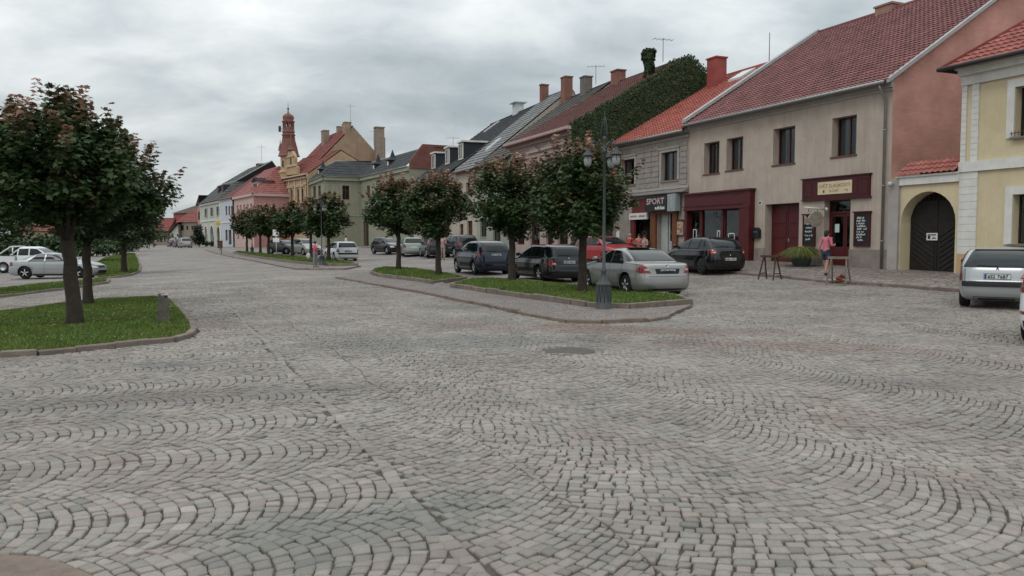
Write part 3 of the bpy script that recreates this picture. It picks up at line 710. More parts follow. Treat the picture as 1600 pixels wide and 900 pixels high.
# ---- grass blades and clover
GR = mat('grass_blades', (.082, .152, .034), .8, .25, 2, attr=True)
TRUNKS = [G(x, y)[:2] for x, y in ((118, 506), (138, 475), (910, 456), (800, 438), (685, 429), (623, 421), (943, 477), (256, 503))]
def grass(P, h, dens, hb, wb, seed, clover=0.0):
    r = np.random.default_rng(seed); lo, hi = P.min(0), P.max(0); Ps = shrink(P, .13)
    n = int((hi - lo).prod() * dens); p = lo + r.random((n, 2)) * (hi - lo); p = p[in_poly(p[:, 0], p[:, 1], Ps)]
    for q in TRUNKS: dd = np.hypot(p[:, 0] - q[0], p[:, 1] - q[1]); p = p[dd > .16 + .22 * r.random(len(p)) * (1 + .4 * np.sin(np.arctan2(p[:, 1] - q[1], p[:, 0] - q[0]) * 3))]
    wear = np.sin(p[:, 0] * 2.3 + 1.7 * np.sin(p[:, 1] * 1.9)) * np.sin(p[:, 1] * 2.9 + p[:, 0]); p = p[r.random(len(p)) > np.clip(wear - .55, 0, 1) * 1.9]; n = len(p)
    lush = .5 + .5 * np.sin(p[:, 0] * .9 + 1) * np.cos(p[:, 1] * .7); hh = hb * .8 * (.6 + .6 * r.random(n)) * (.8 + .4 * lush); az = r.random(n) * 2 * PI; ww = wb * (.6 + .8 * r.random(n)); ln = r.normal(0, .5, (n, 2)) * hh[:, None]
    z = zg(p[:, 0], p[:, 1]) + h - .035; dx = np.stack([np.cos(az), np.sin(az)], 1) * ww[:, None] / 2
    a = np.column_stack([p - dx, z]); b = np.column_stack([p + dx, z]); mid = p + ln * .35; c1 = np.column_stack([mid + dx * .7, z + hh * .6]); c2 = np.column_stack([mid - dx * .7, z + hh * .6]); tp = np.column_stack([p + ln, z + hh])
    V = np.stack([a, b, c1, c2, tp], 1).reshape(-1, 3); k = (np.arange(n) * 5)[:, None]
    pn = .5 + .5 * np.sin(p[:, 0] * 2.1 + 2 * np.sin(p[:, 1] * 1.3)) * np.sin(p[:, 1] * 1.7)
    C = np.stack([1.0 + .5 * r.random(n) + .35 * pn, 1.0 + .25 * r.random(n), .8 + .3 * r.random(n)], 1) * (.75 + .35 * r.random((n, 1)))
    o = bpy.data.objects.new('grass', np_mesh('grass', V, [k + np.array([0, 1, 2, 3]), k + np.array([3, 2, 4])], [GR], False, np.repeat(C, 5, 0))); COL.objects.link(o)
    tag(o, None, None, None, 'stuff'); return p, r
gl = [(ISL_L, .09, 1500, .085, .010, 'grass with small white clover flowers on the near left island', 1), (STRIP_L, .10, 350, .10, .022, 'narrow strip of grass beside the left car park', 2), (ISL_L2, .11, 200, .12, .03, 'grass of the second left island beyond the cars', 3),
      (ISL_A, .18, 700, .09, .015, 'mown grass on the island round the lamp post', 4), (ISL_B, .17, 350, .10, .022, 'mown grass on the second right island', 5), (ISL_C, .17, 130, .11, .035, 'grass under the far row of trees', 6)]
for P, h, dn, hb, wb, lb, sd_ in gl:
    p, r = grass(P, h, dn, hb, wb, sd_); bpy.data.objects[-1] if False else None
    o = [q for q in COL.objects if q.name.startswith('grass') and q.type == 'MESH' and q.get('kind') == 'stuff' and 'label' not in q][-1]
    o['label'] = lb; o['category'] = 'grass'
    if sd_ in (1, 4):
        n = 260 if sd_ == 1 else 60; q = p[r.choice(len(p), n, replace=False)]; s_ = np.sin(q[:, 0] * 1.3 + 1) + np.cos(q[:, 1] * 1.9); q = q[s_ > -.1]
        m = MB().use(mat('clover_white', (.50, .50, .40), .8))
        for x, y in q: z = zg(x, y) + h + .045 + r.random() * .02; m.ball((x, y, z), (.009, .009, .008), 5, 3)
        thing('clover_flowers', m, 'small white clover heads scattered in the near left grass' if sd_ == 1 else 'a few white clover heads in the grass by the lamp', 'flowers', kind='stuff')

r = np.random.default_rng(77); m = MB()
for k in range(150):
    P = (ISL_L, ISL_A, PAVE_A, ISL_B)[k % 4]; lo, hi = P.min(0), P.max(0); q = lo + r.random(2) * (hi - lo)
    if not in_poly(np.array([q[0]]), np.array([q[1]]), shrink(P, .15))[0]: continue
    z = zg(*q) + (.10, .19, .085, .18)[k % 4] + .012; a = r.uniform(0, 6.28); s_ = r.uniform(.035, .06); m.use(mat('fallen_leaf_%d' % (k % 3), [(.16, .09, .03), (.22, .15, .05), (.10, .055, .03)][k % 3], .8))
    m.poly([(q[0] + s_ * math.cos(a + t) * w_, q[1] + s_ * math.sin(a + t) * w_, z + r.uniform(0, .015)) for t, w_ in ((0, 1), (.9, .6), (1.8, .9), (2.8, .5), (3.6, .9), (4.6, .6), (5.4, .9))])
o = thing('fallen_leaves', m, 'brown fallen leaves scattered over the grass islands', 'leaves', kind='stuff')
# ================================================================ BUILDINGS
WHITE = mat('white_trim', (.66, .64, .60), .75, .08, 3, .1, stain=(.42, .38, .33), stain_amt=.35, streak=0.12)
ROOFC = lambda n, c, **k: mat(n, c, .8, .22, 1.3, .3, 30, attr=True, **k)
R_BEIGE = ROOFC('weathered_rose_tiles', (.200, .086, .083), stain=(.13, .068, .065), stain_amt=.5, stain_scale=.9)
R_SPORT = ROOFC('orange_red_tiles', (.30, .085, .065), stain=(.30, .07, .05), stain_amt=.45)
R_YEL = ROOFC('red_tiles', (.32, .115, .095), stain=(.25, .09, .07), stain_amt=.4)
R_PINK = ROOFC('old_brown_red_tiles', (.125, .052, .043), stain=(.085, .05, .042), stain_amt=.7)
R_GREY = ROOFC('pale_grey_slate', (.185, .185, .185), stain=(.10, .10, .10), stain_amt=.5)
R_DGREY = ROOFC('dark_old_slate', (.085, .078, .072), stain=(.05, .047, .043), stain_amt=.6)
R_BLACK = ROOFC('charcoal_shingles', (.040, .043, .047), stain=(.06, .06, .062), stain_amt=.3)
R_RED2 = ROOFC('dull_red_tiles', (.20, .06, .05), stain=(.14, .05, .04), stain_amt=.5)
R_FAR = ROOFC('brown_grey_slate', (.12, .10, .09))
ZINC = mat('zinc_gutter', (.27, .27, .265), .45, .15, 4, metal=.6)
DARKP = mat('dark_gutter', (.035, .03, .03), .5)
BROWN = mat('brown_window_paint', (.075, .022, .018), .45, .15)
MAROON = mat('maroon_paint', (.082, .012, .014), .45, .15, 2, stain=(.07, .012, .012), stain_amt=.5)
DMAROON = mat('dark_maroon_paint', (.06, .010, .012), .5, .15)
STONE = mat('grey_plinth_plaster', (.24, .20, .175), .9, .2, 2, .5, 30, stain=(.16, .125, .105), stain_amt=.7, stain_scale=1.2)
BRICKC = lambda F, n='chimney_brick', c=(.30, .085, .06): mat_brick(n, c, tuple(x * .75 for x in c), (.22, .17, .14), F.n)

def roof_pt(F, u, k, z): return F.P(u, z, -k)
def chimney(F, root, u, k, z0, z1, w=.55, d=.55, m=None, cap=True):
    mb = MB().use(m); F.box(mb, u - w / 2, u + w / 2, z0 - .8, z1, -k - d / 2, -k + d / 2)
    if cap: F.box(mb, u - w / 2 - .06, u + w / 2 + .06, z1, z1 + .09, -k - d / 2 - .06, -k + d / 2 + .06)
    return obj('chimney', mb, root)
def downpipe(F, root, u, z0, z1, m=ZINC, r=.055, d=.10, neck=.35):
    mb = MB().use(m); mb.tube([F.P(u, z1, d + neck), F.P(u, z1 - .25, d + neck * .8), F.P(u, z1 - .6, d), F.P(u, z0, d)], r, 8)
    for k in range(3):
        z = z0 + (z1 - z0) * (.15 + .3 * k); mb.tube([F.P(u, z, d), F.P(u, z + .05, d)], r * 1.25, 8)
    return obj('downpipe', mb, root)
def gutter(F, root, z, d, m=ZINC, u0=None, u1=None, r=.075):
    mb = MB().use(m); u0 = 0 if u0 is None else u0; u1 = F.L if u1 is None else u1
    mb.tube([F.P(u0, z, d), F.P(u1, z, d)], r, 8); return obj('gutter', mb, root)
def antenna(name, base, h, label, bars=5, dirv=(1, .2), dish=False, group=None):
    m = MB().use(mat('aerial_metal', (.12, .12, .125), .5, metal=.5)); x, y, z = base
    m.tube([(x, y, z - .5), (x, y, z + h)], .022, 6); d = Vector((dirv[0], dirv[1], 0)).normalized(); e_ = Vector((-d.y, d.x, 0))
    if bars:
        c0 = Vector((x, y, z + h * .9)); m.tube([c0 - d * .7, c0 + d * .7], .014, 5)
        for i in range(bars): q = c0 + d * (-.65 + 1.3 * i / (bars - 1)); m.tube([q - e_ * .32, q + e_ * .32], .010, 4)
    if dish:
        for s_ in (-1, 1): m.ball((x + .3 * s_, y - .1, z + .5), (.3, .12, .3), 10, 6)
    return thing(name, m, label, 'aerial', group)
def shell(F, z0, ze, depth, wm, holes, gable=None, k_ridge=None, z_ridge=None, left=True, right=True, wd=.22, side_m=None, verge_over=0):
    """walls: street front with openings, both ends (gabled when z_ridge is given), rear"""
    mb = MB().use(wm); wall(F, mb, 0, F.L, z0, ze, holes, wd)
    mb2 = mb
    if side_m: mb2.use(side_m)
    for u, on in ((0, left), (F.L, right)):
        if not on: continue
        pts = [F.P(u, z0, 0), F.P(u, z0, -depth), F.P(u, ze, -depth)] + ([F.P(u, z_ridge, -k_ridge)] if z_ridge else []) + [F.P(u, ze, 0)]
        mb.poly(pts if u else pts[::-1])
    mb.poly([F.P(0, z0, -depth), F.P(F.L, z0, -depth), F.P(F.L, ze, -depth), F.P(0, ze, -depth)])
    return mb
def gable_roof(F, root, ze, kr, zr, depth, m, over=.35, sideover=(0, 0), **kw):
    pitch = (zr - ze) / kr; zo = ze - over * pitch
    a, b = -sideover[0], F.L + sideover[1]
    s1 = (F.P(a, zo + .08, over), F.P(b, zo + .08, over), F.P(b, zr + .08, -kr), F.P(a, zr + .08, -kr))
    s2 = (F.P(b, ze, -depth), F.P(a, ze, -depth), F.P(a, zr + .08, -kr), F.P(b, zr + .08, -kr))
    ro = roof_obj('roof', [s1, s2], m, root, **kw)
    rb = MB().use(m); rb.tube([F.P(a, zr + .1, -kr), F.P(b, zr + .1, -kr)], .11, 8)
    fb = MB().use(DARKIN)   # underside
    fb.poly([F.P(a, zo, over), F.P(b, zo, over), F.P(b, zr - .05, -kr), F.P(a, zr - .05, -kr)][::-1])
    me = rb.mesh('ridge', rootloc(root)); at_ = me.attributes.new('col', 'FLOAT_COLOR', 'POINT'); at_.data.foreach_set('color', np.ones(len(me.vertices) * 4, np.float32))
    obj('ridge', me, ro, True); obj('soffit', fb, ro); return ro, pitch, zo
def house_root(name, F, label, cat='house'):
    c = F.P(F.L / 2, F.base - .3); return empty(name, c, label, cat)

# ---------------- beige house with the sweet shop
F = FB = Fac(on_t(1075, 25.5), on_t(1388, 25.5)); base = F.base - .3
root = house_root('beige_house', F, 'two storey beige plastered house with dark red shopfronts and faded rose tiled roof')
ZE = F.uz(1230, 158)[1]; ze = (F.uz(1376, 124)[1] + F.uz(1080, 190)[1]) / 2
hs = [F.W(1100, 1124, 222, 271), F.W(1135, 1161, 215, 265), F.W(1208, 1242, 199, 256), F.W(1300, 1338, 182, 243)]
gate = F.W(1195, 1248, 318, 407); door = F.W(1287, 1328, 312, 415); shop = F.W(1072, 1164, 331, 402)
gate = (gate[0], gate[1], base, gate[3], 0, .45); door = (door[0], door[1], base, door[3], 0, .35); shop = (shop[0], shop[1], shop[2] - .3, shop[3])
BEIGE = mat('beige_plaster', (.44, .365, .305), .9, .10, 1.3, .3, 50, stain=(.30, .245, .205), stain_amt=.55, stain_scale=.5, streak=.22)
PINKB = mat_brick('rose_painted_brick', (.50, .265, .215), (.46, .235, .185), (.50, .28, .23), UT, bw=.3, bh=.09)
kr = 8.53; zr = CAMZ + 11.6
mb = shell(F, base, ze, 16, BEIGE, [(*h, 0, .34) for h in hs] + [gate, door, shop], kr, kr, zr, side_m=PINKB)
obj('wall', mb, root)
ro, pt, zo = gable_roof(F, root, ze, kr, zr, 16, R_BEIGE, .42, (.05, .12), row=.31, tile=.22, h=.05, wave=.022, var=.2)
LEAD = mat('lead_verge', (.36, .35, .35), .6); lp = MB().use(LEAD); lp.hexa([F.P(-.12, ze - .05, .42), F.P(.22, ze - .05, .42), F.P(.22, zr + .12, -kr), F.P(-.12, zr + .12, -kr), F.P(-.12, ze + .12, .42), F.P(.22, ze + .12, .42), F.P(.22, zr + .30, -kr), F.P(-.12, zr + .30, -kr)])
obj('verge_flashing', lp, ro); lp = MB().use(LEAD); lp.hexa([F.P(F.L + .05, zo - .02, .42), F.P(F.L + .2, zo - .02, .42), F.P(F.L + .2, zr + .05, -kr), F.P(F.L + .05, zr + .05, -kr), F.P(F.L + .05, zo + .14, .42), F.P(F.L + .2, zo + .14, .42), F.P(F.L + .2, zr + .2, -kr), F.P(F.L + .05, zr + .2, -kr)])
obj('verge_flashing', lp, ro)
for i, h in enumerate(hs): window(F, root, h, BROWN, .34, 2, 0, [.25, .7, .5, .9][i], sill=.04, sillmat=mat('sill_metal', (.12, .06, .05), .6))
cn = MB().use(mat('cornice_plaster', (.40, .36, .33), .85, .12)); F.box(cn, -.02, F.L + .05, ze - .42, ze - .22, .002, .16); F.box(cn, -.02, F.L + .05, ze - .22, ze - .06, .002, .30); F.box(cn, -.02, F.L + .05, ze - .52, ze - .42, .002, .06)
obj('cornice', cn, root); gutter(F, root, zo + .02, .50); downpipe(F, root, F.uz(1383, 300)[0], F.base + .1, zo)
pl = MB().use(STONE); u_ = [0] + [gate[0], gate[1], door[0], door[1]] + [F.L]
zp = F.uz(1360, 390)[1]
for a, b in ((F.uz(1180, 400)[0], gate[0]), (gate[1], door[0]), (door[1], F.L)): pl = MB().use(STONE); F.box(pl, a, b, base, zp, .002, .045); obj('plinth', pl, root)
# red double gate
g = MB().use(MAROON); a, b, c0, d0 = gate[:4]; m_ = (a + b) / 2; D = -.40
for p, q in ((a, m_ - .01), (m_ + .01, b)):
    F.box(g, p, q, c0, d0, D - .06, D)
    for zz0, zz1 in ((.45, 1.25), (1.35, 1.9), (2.0, 2.5)):
        F.box(g, p + .12, q - .12, F.base + zz0, min(F.base + zz1, d0 - .12), D, D + .025)
gt = obj('gate', g, root); hdl = MB().use(ZINC); F.box(hdl, m_ + .05, m_ + .12, F.base + 1.15, F.base + 1.3, D, D + .05); obj('handle', hdl, gt)
# shop door with transom
g = MB().use(MAROON); a, b, c0, d0 = door[:4]; D = -.30; ztr = F.uz(1307, 332)[1]
F.box(g, a, b, ztr - .04, ztr + .05, D - .06, D + .03); F.box(g, a, a + .07, c0, d0, D - .06, D); F.box(g, b - .07, b, c0, d0, D - .06, D); F.box(g, a, b, d0 - .06, d0, D - .055, D - .005)
m_ = a + (b - a) * .60
for p, q in ((a + .07, m_), (m_ + .02, b - .07)): 
    F.box(g, p, q, c0, F.base + .95, D - .05, D - .01); F.box(g, p, p + .09, F.base + .95, ztr - .04, D - .05, D - .01); F.box(g, q - .09, q, F.base + .95, ztr - .04, D - .05, D - .01)
    F.box(g, p + .09, q - .09, ztr - .16, ztr - .04, D - .05, D - .01)
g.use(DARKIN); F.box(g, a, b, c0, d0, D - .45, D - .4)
do = obj('door', g, root); g = MB().use(GLASS)
for p, q, z0_, z1_ in ((a + .07, b - .07, ztr + .05, d0 - .06), (a + .16, m_ - .09, F.base + .95, ztr - .16), (m_ + .11, b - .16, F.base + .95, ztr - .16)):
    g.poly([F.P(p, z0_, D - .03), F.P(q, z0_, D - .03), F.P(q, z1_, D - .03), F.P(p, z1_, D - .03)])
obj('pane', g, do); nb = MB().use(mat('notice_paper', (.5, .62, .6), .8)); F.box(nb, a + .32, a + .55, F.base + 1.55, F.base + 1.9, D - .012, D); obj('notice', nb, do)
# shopfront of the left shop
sf = MB().use(MAROON); W_ = F.W
U0, U1 = F.uz(1071, 350)[0], F.uz(1179, 350)[0]; zt = F.uz(1120, 301)[1]; zb = F.uz(1120, 326)[1]
U0 = max(U0, .02)
F.box(sf, U0, U1, zb, zt, .002, .30); F.box(sf, F.uz(1163, 350)[0], U1, base, zb, .002, .34); F.box(sf, U0, U0 + .22, base, zb, .002, .28)
for px in (1098, 1131): u = F.uz(px, 350)[0]; F.box(sf, u - .07, u + .07, base, zb, -.1, .10)
F.box(sf, U0, U1 + .05, zb - .05, zb + .06, .30, .37); F.box(sf, U0, U1 + .08, zt - .03, zt + .05, .002, .40)
F.box(sf, U0 + .22, F.uz(1098, 350)[0], base, F.base + .55, -.05, .08); F.box(sf, F.uz(1131, 350)[0], F.uz(1163, 350)[0], base, F.base + .55, -.05, .08)
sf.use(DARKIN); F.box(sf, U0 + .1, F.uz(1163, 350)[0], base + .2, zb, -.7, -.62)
so_ = obj('shopfront', sf, root); fr = MB().use(DMAROON)
for a, b in ((U0 + .24, F.uz(1097, 350)[0] - .08), (F.uz(1132, 350)[0] + .07, F.uz(1162, 350)[0])):
    F.box(fr, a, b, F.base + .56, F.base + .64, -.02, .06); F.box(fr, a, b, zb - .14, zb - .04, -.02, .06); F.box(fr, a, a + .06, F.base + .64, zb - .14, -.02, .06); F.box(fr, b - .06, b, F.base + .64, zb - .14, -.02, .06)
for k in range(3):
    a = F.uz(1072, 320)[0] + .1 + k * (U1 - U0 - .3) / 3; b = a + (U1 - U0 - .5) / 3
    F.box(fr, a, b, zb + .14, zb + .18, .30, .33); F.box(fr, a, b, zt - .14, zt - .10, .30, .33)
obj('frame', fr, so_); g = MB().use(GLASS); g.poly([F.P(U0 + .24, F.base + .6, .01), F.P(F.uz(1162, 350)[0], F.base + .6, .01), F.P(F.uz(1162, 350)[0], zb - .05, .01), F.P(U0 + .24, zb - .05, .01)]); obj('pane', g, so_)
r_ = np.random.default_rng(5)   # goods hung inside the windows
for k in range(46):
    a, b = ((U0 + .4, F.uz(1095, 350)[0] - .2), (F.uz(1134, 350)[0] + .15, F.uz(1160, 350)[0] - .1))[k % 2]; u = r_.uniform(a, b); z = F.base + r_.uniform(.75, 2.2)
    dm = MB(); dm.use(mat('goods_%d' % (k % 4), [(.55, .52, .5), (.15, .3, .12), (.4, .12, .1), (.5, .42, .25)][k % 4], .7)); dm.ball(F.P(u, z, -.25 - r_.random() * .25), tuple(r_.uniform(.04, .10, 3)), 6, 4); obj('window_display', dm, so_)
for px, y0, y1, w_ in ((1086, 358, 374, .32), (1123, 360, 372, .25), (1143, 364, 378, .5)):
    st_ = MB().use(mat('sticker_white', (.6, .6, .58), .6)); u, z0_ = F.uz(px, y1); z1_ = F.uz(px, y0)[1]
    for q in ((u - w_ / 2, u + w_ / 2, z0_, z0_ + .05), (u - w_ / 2, u + w_ / 2, z1_ - .05, z1_), (u - w_ / 2, u - w_ / 2 + .05, z0_, z1_), (u + w_ / 2 - .05, u + w_ / 2, z0_, z1_)): F.box(st_, *q, .012, .018)
    obj('sticker', st_, so_)
# fascia board of the sweet shop
sg = empty('shop_sign', F.P(F.uz(1308, 292)[0], F.uz(1308, 310)[1], .06), 'dark red shop board with cream plate lettered SVET SLADKOSTI above the right door', 'shop sign')
a, b, c0, d0 = F.W(1256, 1361, 277, 310); m = MB().use(DMAROON); F.box(m, a, b, c0, d0, .003, .09); F.box(m, a - .06, b + .06, d0, d0 + .05, .003, .14); F.box(m, a - .06, b + .06, c0 - .04, c0, .003, .12)
for p, q in ((a + .08, a + .58), (b - .62, b - .08)):
    F.box(m, p, q, c0 + .12, c0 + .15, .09, .105); F.box(m, p, q, d0 - .14, d0 - .11, .09, .105); F.box(m, p, p + .03, c0 + .12, d0 - .11, .09, .103); F.box(m, q - .03, q, c0 + .12, d0 - .11, .09, .103)
bo = obj('board', m, sg); pa, pb, pc, pd = F.W(1281, 1334, 283, 303); m = MB().use(mat('cream_plate', (.60, .50, .33), .7, .08)); F.box(m, pa, pb, pc, pd, .091, .115); po = obj('name_plate', m, sg)
m = MB().use(mat('letter_maroon', (.16, .03, .03), .7)); H = pd - pc; Wd = pb - pa
put_text(m, 'SVĚT SLADKOSTÍ', lambda x, y: F.P(pa + .07 + x, pc + H * .52 + y, .119), Wd - .14, H * .36); put_text(m, '& ČAJŮ', lambda x, y: F.P(pa + Wd * .36 + x, pc + H * .12 + y, .119), Wd * .26, H * .30)
m.lathe([(.05, 0), (.04, .006)], (0, 0, 0), 10) if False else None
F.box(m, pa + Wd * .16, pa + Wd * .21, pc + H * .14, pc + H * .34, .116, .119); m.use(mat('letter_green', (.08, .12, .05), .7)); put_text(m, '~o', lambda x, y: F.P(pa + Wd * .78 + x, pc + H * .14 + y, .119), Wd * .12, H * .22); obj('lettering', m, po)
# chalk menus
for (x0, x1, y0, y1), lb in (((1256, 1275, 336, 385), 'left dark red menu case with white chalk writing beside the shop door'), ((1336, 1361, 332, 385), 'right dark red menu case filled with white chalk writing beside the downpipe')):
    a, b, c0, d0 = F.W(x0, x1, y0, y1); e_ = empty('menu_board', F.P((a + b) / 2, c0, .05), lb, 'menu board', group='menu boards by the shop door'); m = MB().use(DMAROON)
    F.box(m, a, b, c0, d0, .003, .06); F.box(m, a - .04, b + .04, d0, d0 + .05, .003, .13); F.box(m, a, a + .07, c0, d0, .06, .085); F.box(m, b - .07, b, c0, d0, .06, .085); F.box(m, a + .07, b - .07, c0, c0 + .08, .06, .083); F.box(m, a + .07, b - .07, d0 - .08, d0, .06, .083); obj('case', m, e_)
    m = MB().use(mat('chalkboard', (.015, .018, .02), .7)); F.box(m, a + .08, b - .08, c0 + .09, d0 - .09, .06, .066); cb = obj('chalkboard', m, e_); m = MB().use(mat('chalk', (.55, .57, .58), .9))
    n_ = 9 if x0 > 1300 else 6; r_ = np.random.default_rng(x0)
    for k in range(n_):
        z = d0 - .24 - k * (d0 - c0 - .36) / n_; w_ = (b - a - .26) * r_.uniform(.6, 1); u = a + .13 + r_.uniform(0, .05)
        for j in range(int(w_ / .045)):
            if r_.random() < .8: q = u + j * .045; F.box(m, q, q + .03, z + r_.uniform(-.02, 0), z + r_.uniform(.03, .08), .067, .069)
    obj('chalk_writing', m, cb)
# wall mailbox, house number lamp, camera
u, z = F.uz(1184, 372); e_ = empty('mailbox', F.P(u, z, .1), 'black metal mailbox with rounded top on the beige wall beside red shopfront', 'mailbox'); m = MB().use(mat('black_metal', (.015, .015, .016), .45))
w_, hh = .24, .50; arcp = [(u - w_, z), (u + w_, z), (u + w_, z + hh * .6)] + [(u + w_ * math.cos(k * PI / 8), z + hh * .6 + hh * .4 * math.sin(k * PI / 8)) for k in range(1, 8)] + [(u - w_, z + hh * .6)]
F.prism(m, arcp, .003, .16); obj('box', m, e_); m = MB().use(ZINC); F.box(m, u - .15, u + .15, z + hh * .55, z + hh * .60, .16, .168); obj('slot', m, e_)
u, z = F.uz(1188, 317); m = MB().use(mat('number_plate_white', (.6, .6, .6), .5)); F.box(m, u - .1, u + .1, z - .09, z + .09, .003, .015); m.use(DARKIN); F.box(m, u - .06, u + .06, z - .05, z + .05, .015, .018); thing('house_number', m, 'tiny square enamel house number on the beige wall above the mailbox', 'house number')
# hanging wooden sign on an arm
u, z = F.uz(1292, 327); e_ = empty('hanging_sign', F.P(u - .15, z - .9, .6), 'weathered fish shaped hanging sign on a white arm left of shop door', 'hanging sign')
m = MB().use(WHITE); m.tube([F.P(u, z, 0), F.P(u - .05, z + .06, 1.15)], .035, 8); m.ball(F.P(u, z, .02), .08, 8, 5); obj('arm', m, e_)
m = MB().use(mat('weathered_wood', (.32, .27, .22), .85, .35, 6)); fp = [(-.02, .06), (.16, .26), (.42, .30), (.62, .16), (.72, .02), (.86, .14), (.86, -.2), (.70, -.10), (.5, -.30), (.2, -.28), (.05, -.12)]
Fh = Fac(F.P(u - .05, 0, .05)[:2], F.P(u - .05, 0, 1.25)[:2]); Fh.prism(m, [(p * 1.15 + .1, z - .42 + q * 1.1) for p, q in fp], -.03, .03); obj('panel', m, e_)
m = MB().use(DARKP); m.tube([F.P(u - .05, z + .06, .45), F.P(u - .05, z - .12, .45)], .012, 5); m.tube([F.P(u - .05, z + .06, .95), F.P(u - .05, z - .12, .95)], .012, 5); obj('chain', m, e_)
# chimney on the ridge
BR1 = mat_brick('beige_chimney_brick', (.33, .19, .14), (.28, .15, .11), (.28, .23, .2), UT)
p = F.uz(1388, 20); 
def ridge_u(F, kr, px):
    G2 = Fac(F.P(0, 0, -kr)[:2], F.P(F.L, 0, -kr)[:2]); return G2
R2 = ridge_u(F, kr, 0); u, z = R2.uz(1388, 12)
chimney(F, root, u, kr, zr + .1, z + .05, 1.05, .7, BR1); 

# ---------------- house with the SPORT shop
F = FS = Fac(on_t(950, 25.5), on_t(1075, 25.5)); base = F.base - .3
root = house_root('grey_house', F, 'grey stone blocked house with bright orange red roof over the sports shop')
ze = F.uz(1020, 211)[1]; kr = 8.2; zr = CAMZ + 10.6
GREY = mat('grey_render', (.32, .28, .245), .9, .16, 1.5, .4, 40, stain=(.20, .165, .14), stain_amt=.6, stain_scale=.8, streak=.3)
hs = [F.W(972, 992, 249, 289), F.W(1034, 1059, 237, 282)]; sh = F.W(990, 1020, 342, 396); dr = F.W(1028, 1053, 334, 398); dr = (dr[0], dr[1], base, dr[3], 0, .3); sh = (sh[0], sh[1], F.base + .3, sh[3])
mb = shell(F, base, ze, 15, GREY, [(*h, 0, .2) for h in hs] + [dr, sh], kr, kr, zr); obj('wall', mb, root)
ro, pt, zo = gable_roof(F, root, ze, kr, zr, 15, R_SPORT, .40, (0, -.05), row=.36, tile=.26, h=.05, wave=.03, var=.22)
for h in hs: window(F, root, h, BROWN, .2, 2, 0, .6, sill=.06, sillmat=STONE)
tr = MB().use(mat('light_surround', (.36, .33, .30), .85, .15))
for a, b, c0, d0 in hs:
    F.box(tr, a - .18, a, c0, d0 + .16, .002, .05); F.box(tr, b, b + .18, c0, d0 + .16, .002, .05); F.box(tr, a, b, d0, d0 + .16, .002, .05); F.box(tr, a - .25, b + .25, d0 + .16, d0 + .24, .002, .10)
zs_ = F.uz(1020, 296)[1]; F.box(tr, 0, F.L, zs_ - .1, zs_ + .06, .002, .09); F.box(tr, 0, F.L, ze - .5, ze - .38, .002, .08); F.box(tr, 0, F.L, ze - .26, ze - .05, .002, .26)
obj('moulding', tr, root)
for x0, x1 in ((958, 970), (997, 1030), (1063, 1074)):
    bl = MB().use(mat('ashlar_blocks', (.29, .255, .23), .9, .2, 3, .3))
    a, b = F.uz(x0, 265)[0], F.uz(x1, 265)[0]; z0_, z1_ = zs_ + .1, ze - .62; n_ = 8
    for k in range(n_):
        za = z0_ + (z1_ - z0_) * k / n_; zb_ = z0_ + (z1_ - z0_) * (k + 1) / n_ - .035; c_ = max(1, round((b - a) / .75))
        for j in range(c_): F.box(bl, a + (b - a) * j / c_ + .02, a + (b - a) * (j + 1) / c_ - .02, za, zb_, .002, .045)
    obj('block_facing', bl, root)
gutter(F, root, zo + .02, .47)
sf = MB().use(mat('dull_maroon', (.13, .03, .028), .6, .2)); a, b, c0, d0 = F.W(990, 1018, 311, 334); F.box(sf, a, b, c0, d0, .002, .12)
a, b = F.uz(988, 350)[0], F.uz(994, 350)[0]; F.box(sf, a, b, base, c0, .002, .14); sf.use(mat('orange_wood', (.16, .06, .028), .6, .2, 4))
for x0, x1 in ((1019, 1027), (1053, 1060)): F.box(sf, F.uz(x0, 350)[0], F.uz(x1, 350)[0], base, F.uz(1040, 331)[1], .002, .13)
F.box(sf, F.uz(1019, 350)[0], F.uz(1060, 350)[0], F.uz(1040, 334)[1], F.uz(1040, 329)[1], .002, .14)
sf.use(mat('slate_ledge', (.20, .18, .17), .8)); a, b = F.uz(990, 310)[0], F.L; zl = F.uz(1035, 303)[1]
sf.hexa([F.P(a, zl - .02, .38), F.P(b, zl - .02, .38), F.P(b, zl - .02, .003), F.P(a, zl - .02, .003), F.P(a, zl + .02, .38), F.P(b, zl + .02, .38), F.P(b, zl + .22, .003), F.P(a, zl + .22, .003)])
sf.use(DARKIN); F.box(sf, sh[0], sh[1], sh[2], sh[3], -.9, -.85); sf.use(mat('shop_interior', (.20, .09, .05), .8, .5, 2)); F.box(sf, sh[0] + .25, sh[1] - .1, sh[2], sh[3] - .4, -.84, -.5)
so_ = obj('shopfront', sf, root); g = MB().use(GLASS); g.poly([F.P(sh[0], sh[2], -.1), F.P(sh[1], sh[2], -.1), F.P(sh[1], sh[3], -.1), F.P(sh[0], sh[3], -.1)]); obj('pane', g, so_)
g = MB().use(mat('pale_door', (.40, .41, .39), .6)); a, b, c0, d0 = dr[:4]; F.box(g, a, a + .42 * (b - a), c0, d0, -.28, -.22); F.box(g, a + (b - a) * .55, b, c0, F.base + .9, -.28, -.2); F.box(g, a + (b - a) * .52, a + (b - a) * .58, c0, d0, -.27, -.19); g.use(DARKIN); F.box(g, a, b, c0, d0, -.36, -.31)
do = obj('door', g, root); g = MB().use(GLASS); u = a + (b - a) * .58; g.poly([F.P(u, F.base + .9, -.22), F.P(b, F.base + .9, -.22), F.P(b, d0, -.22), F.P(u, d0, -.22)]); obj('pane', g, do)
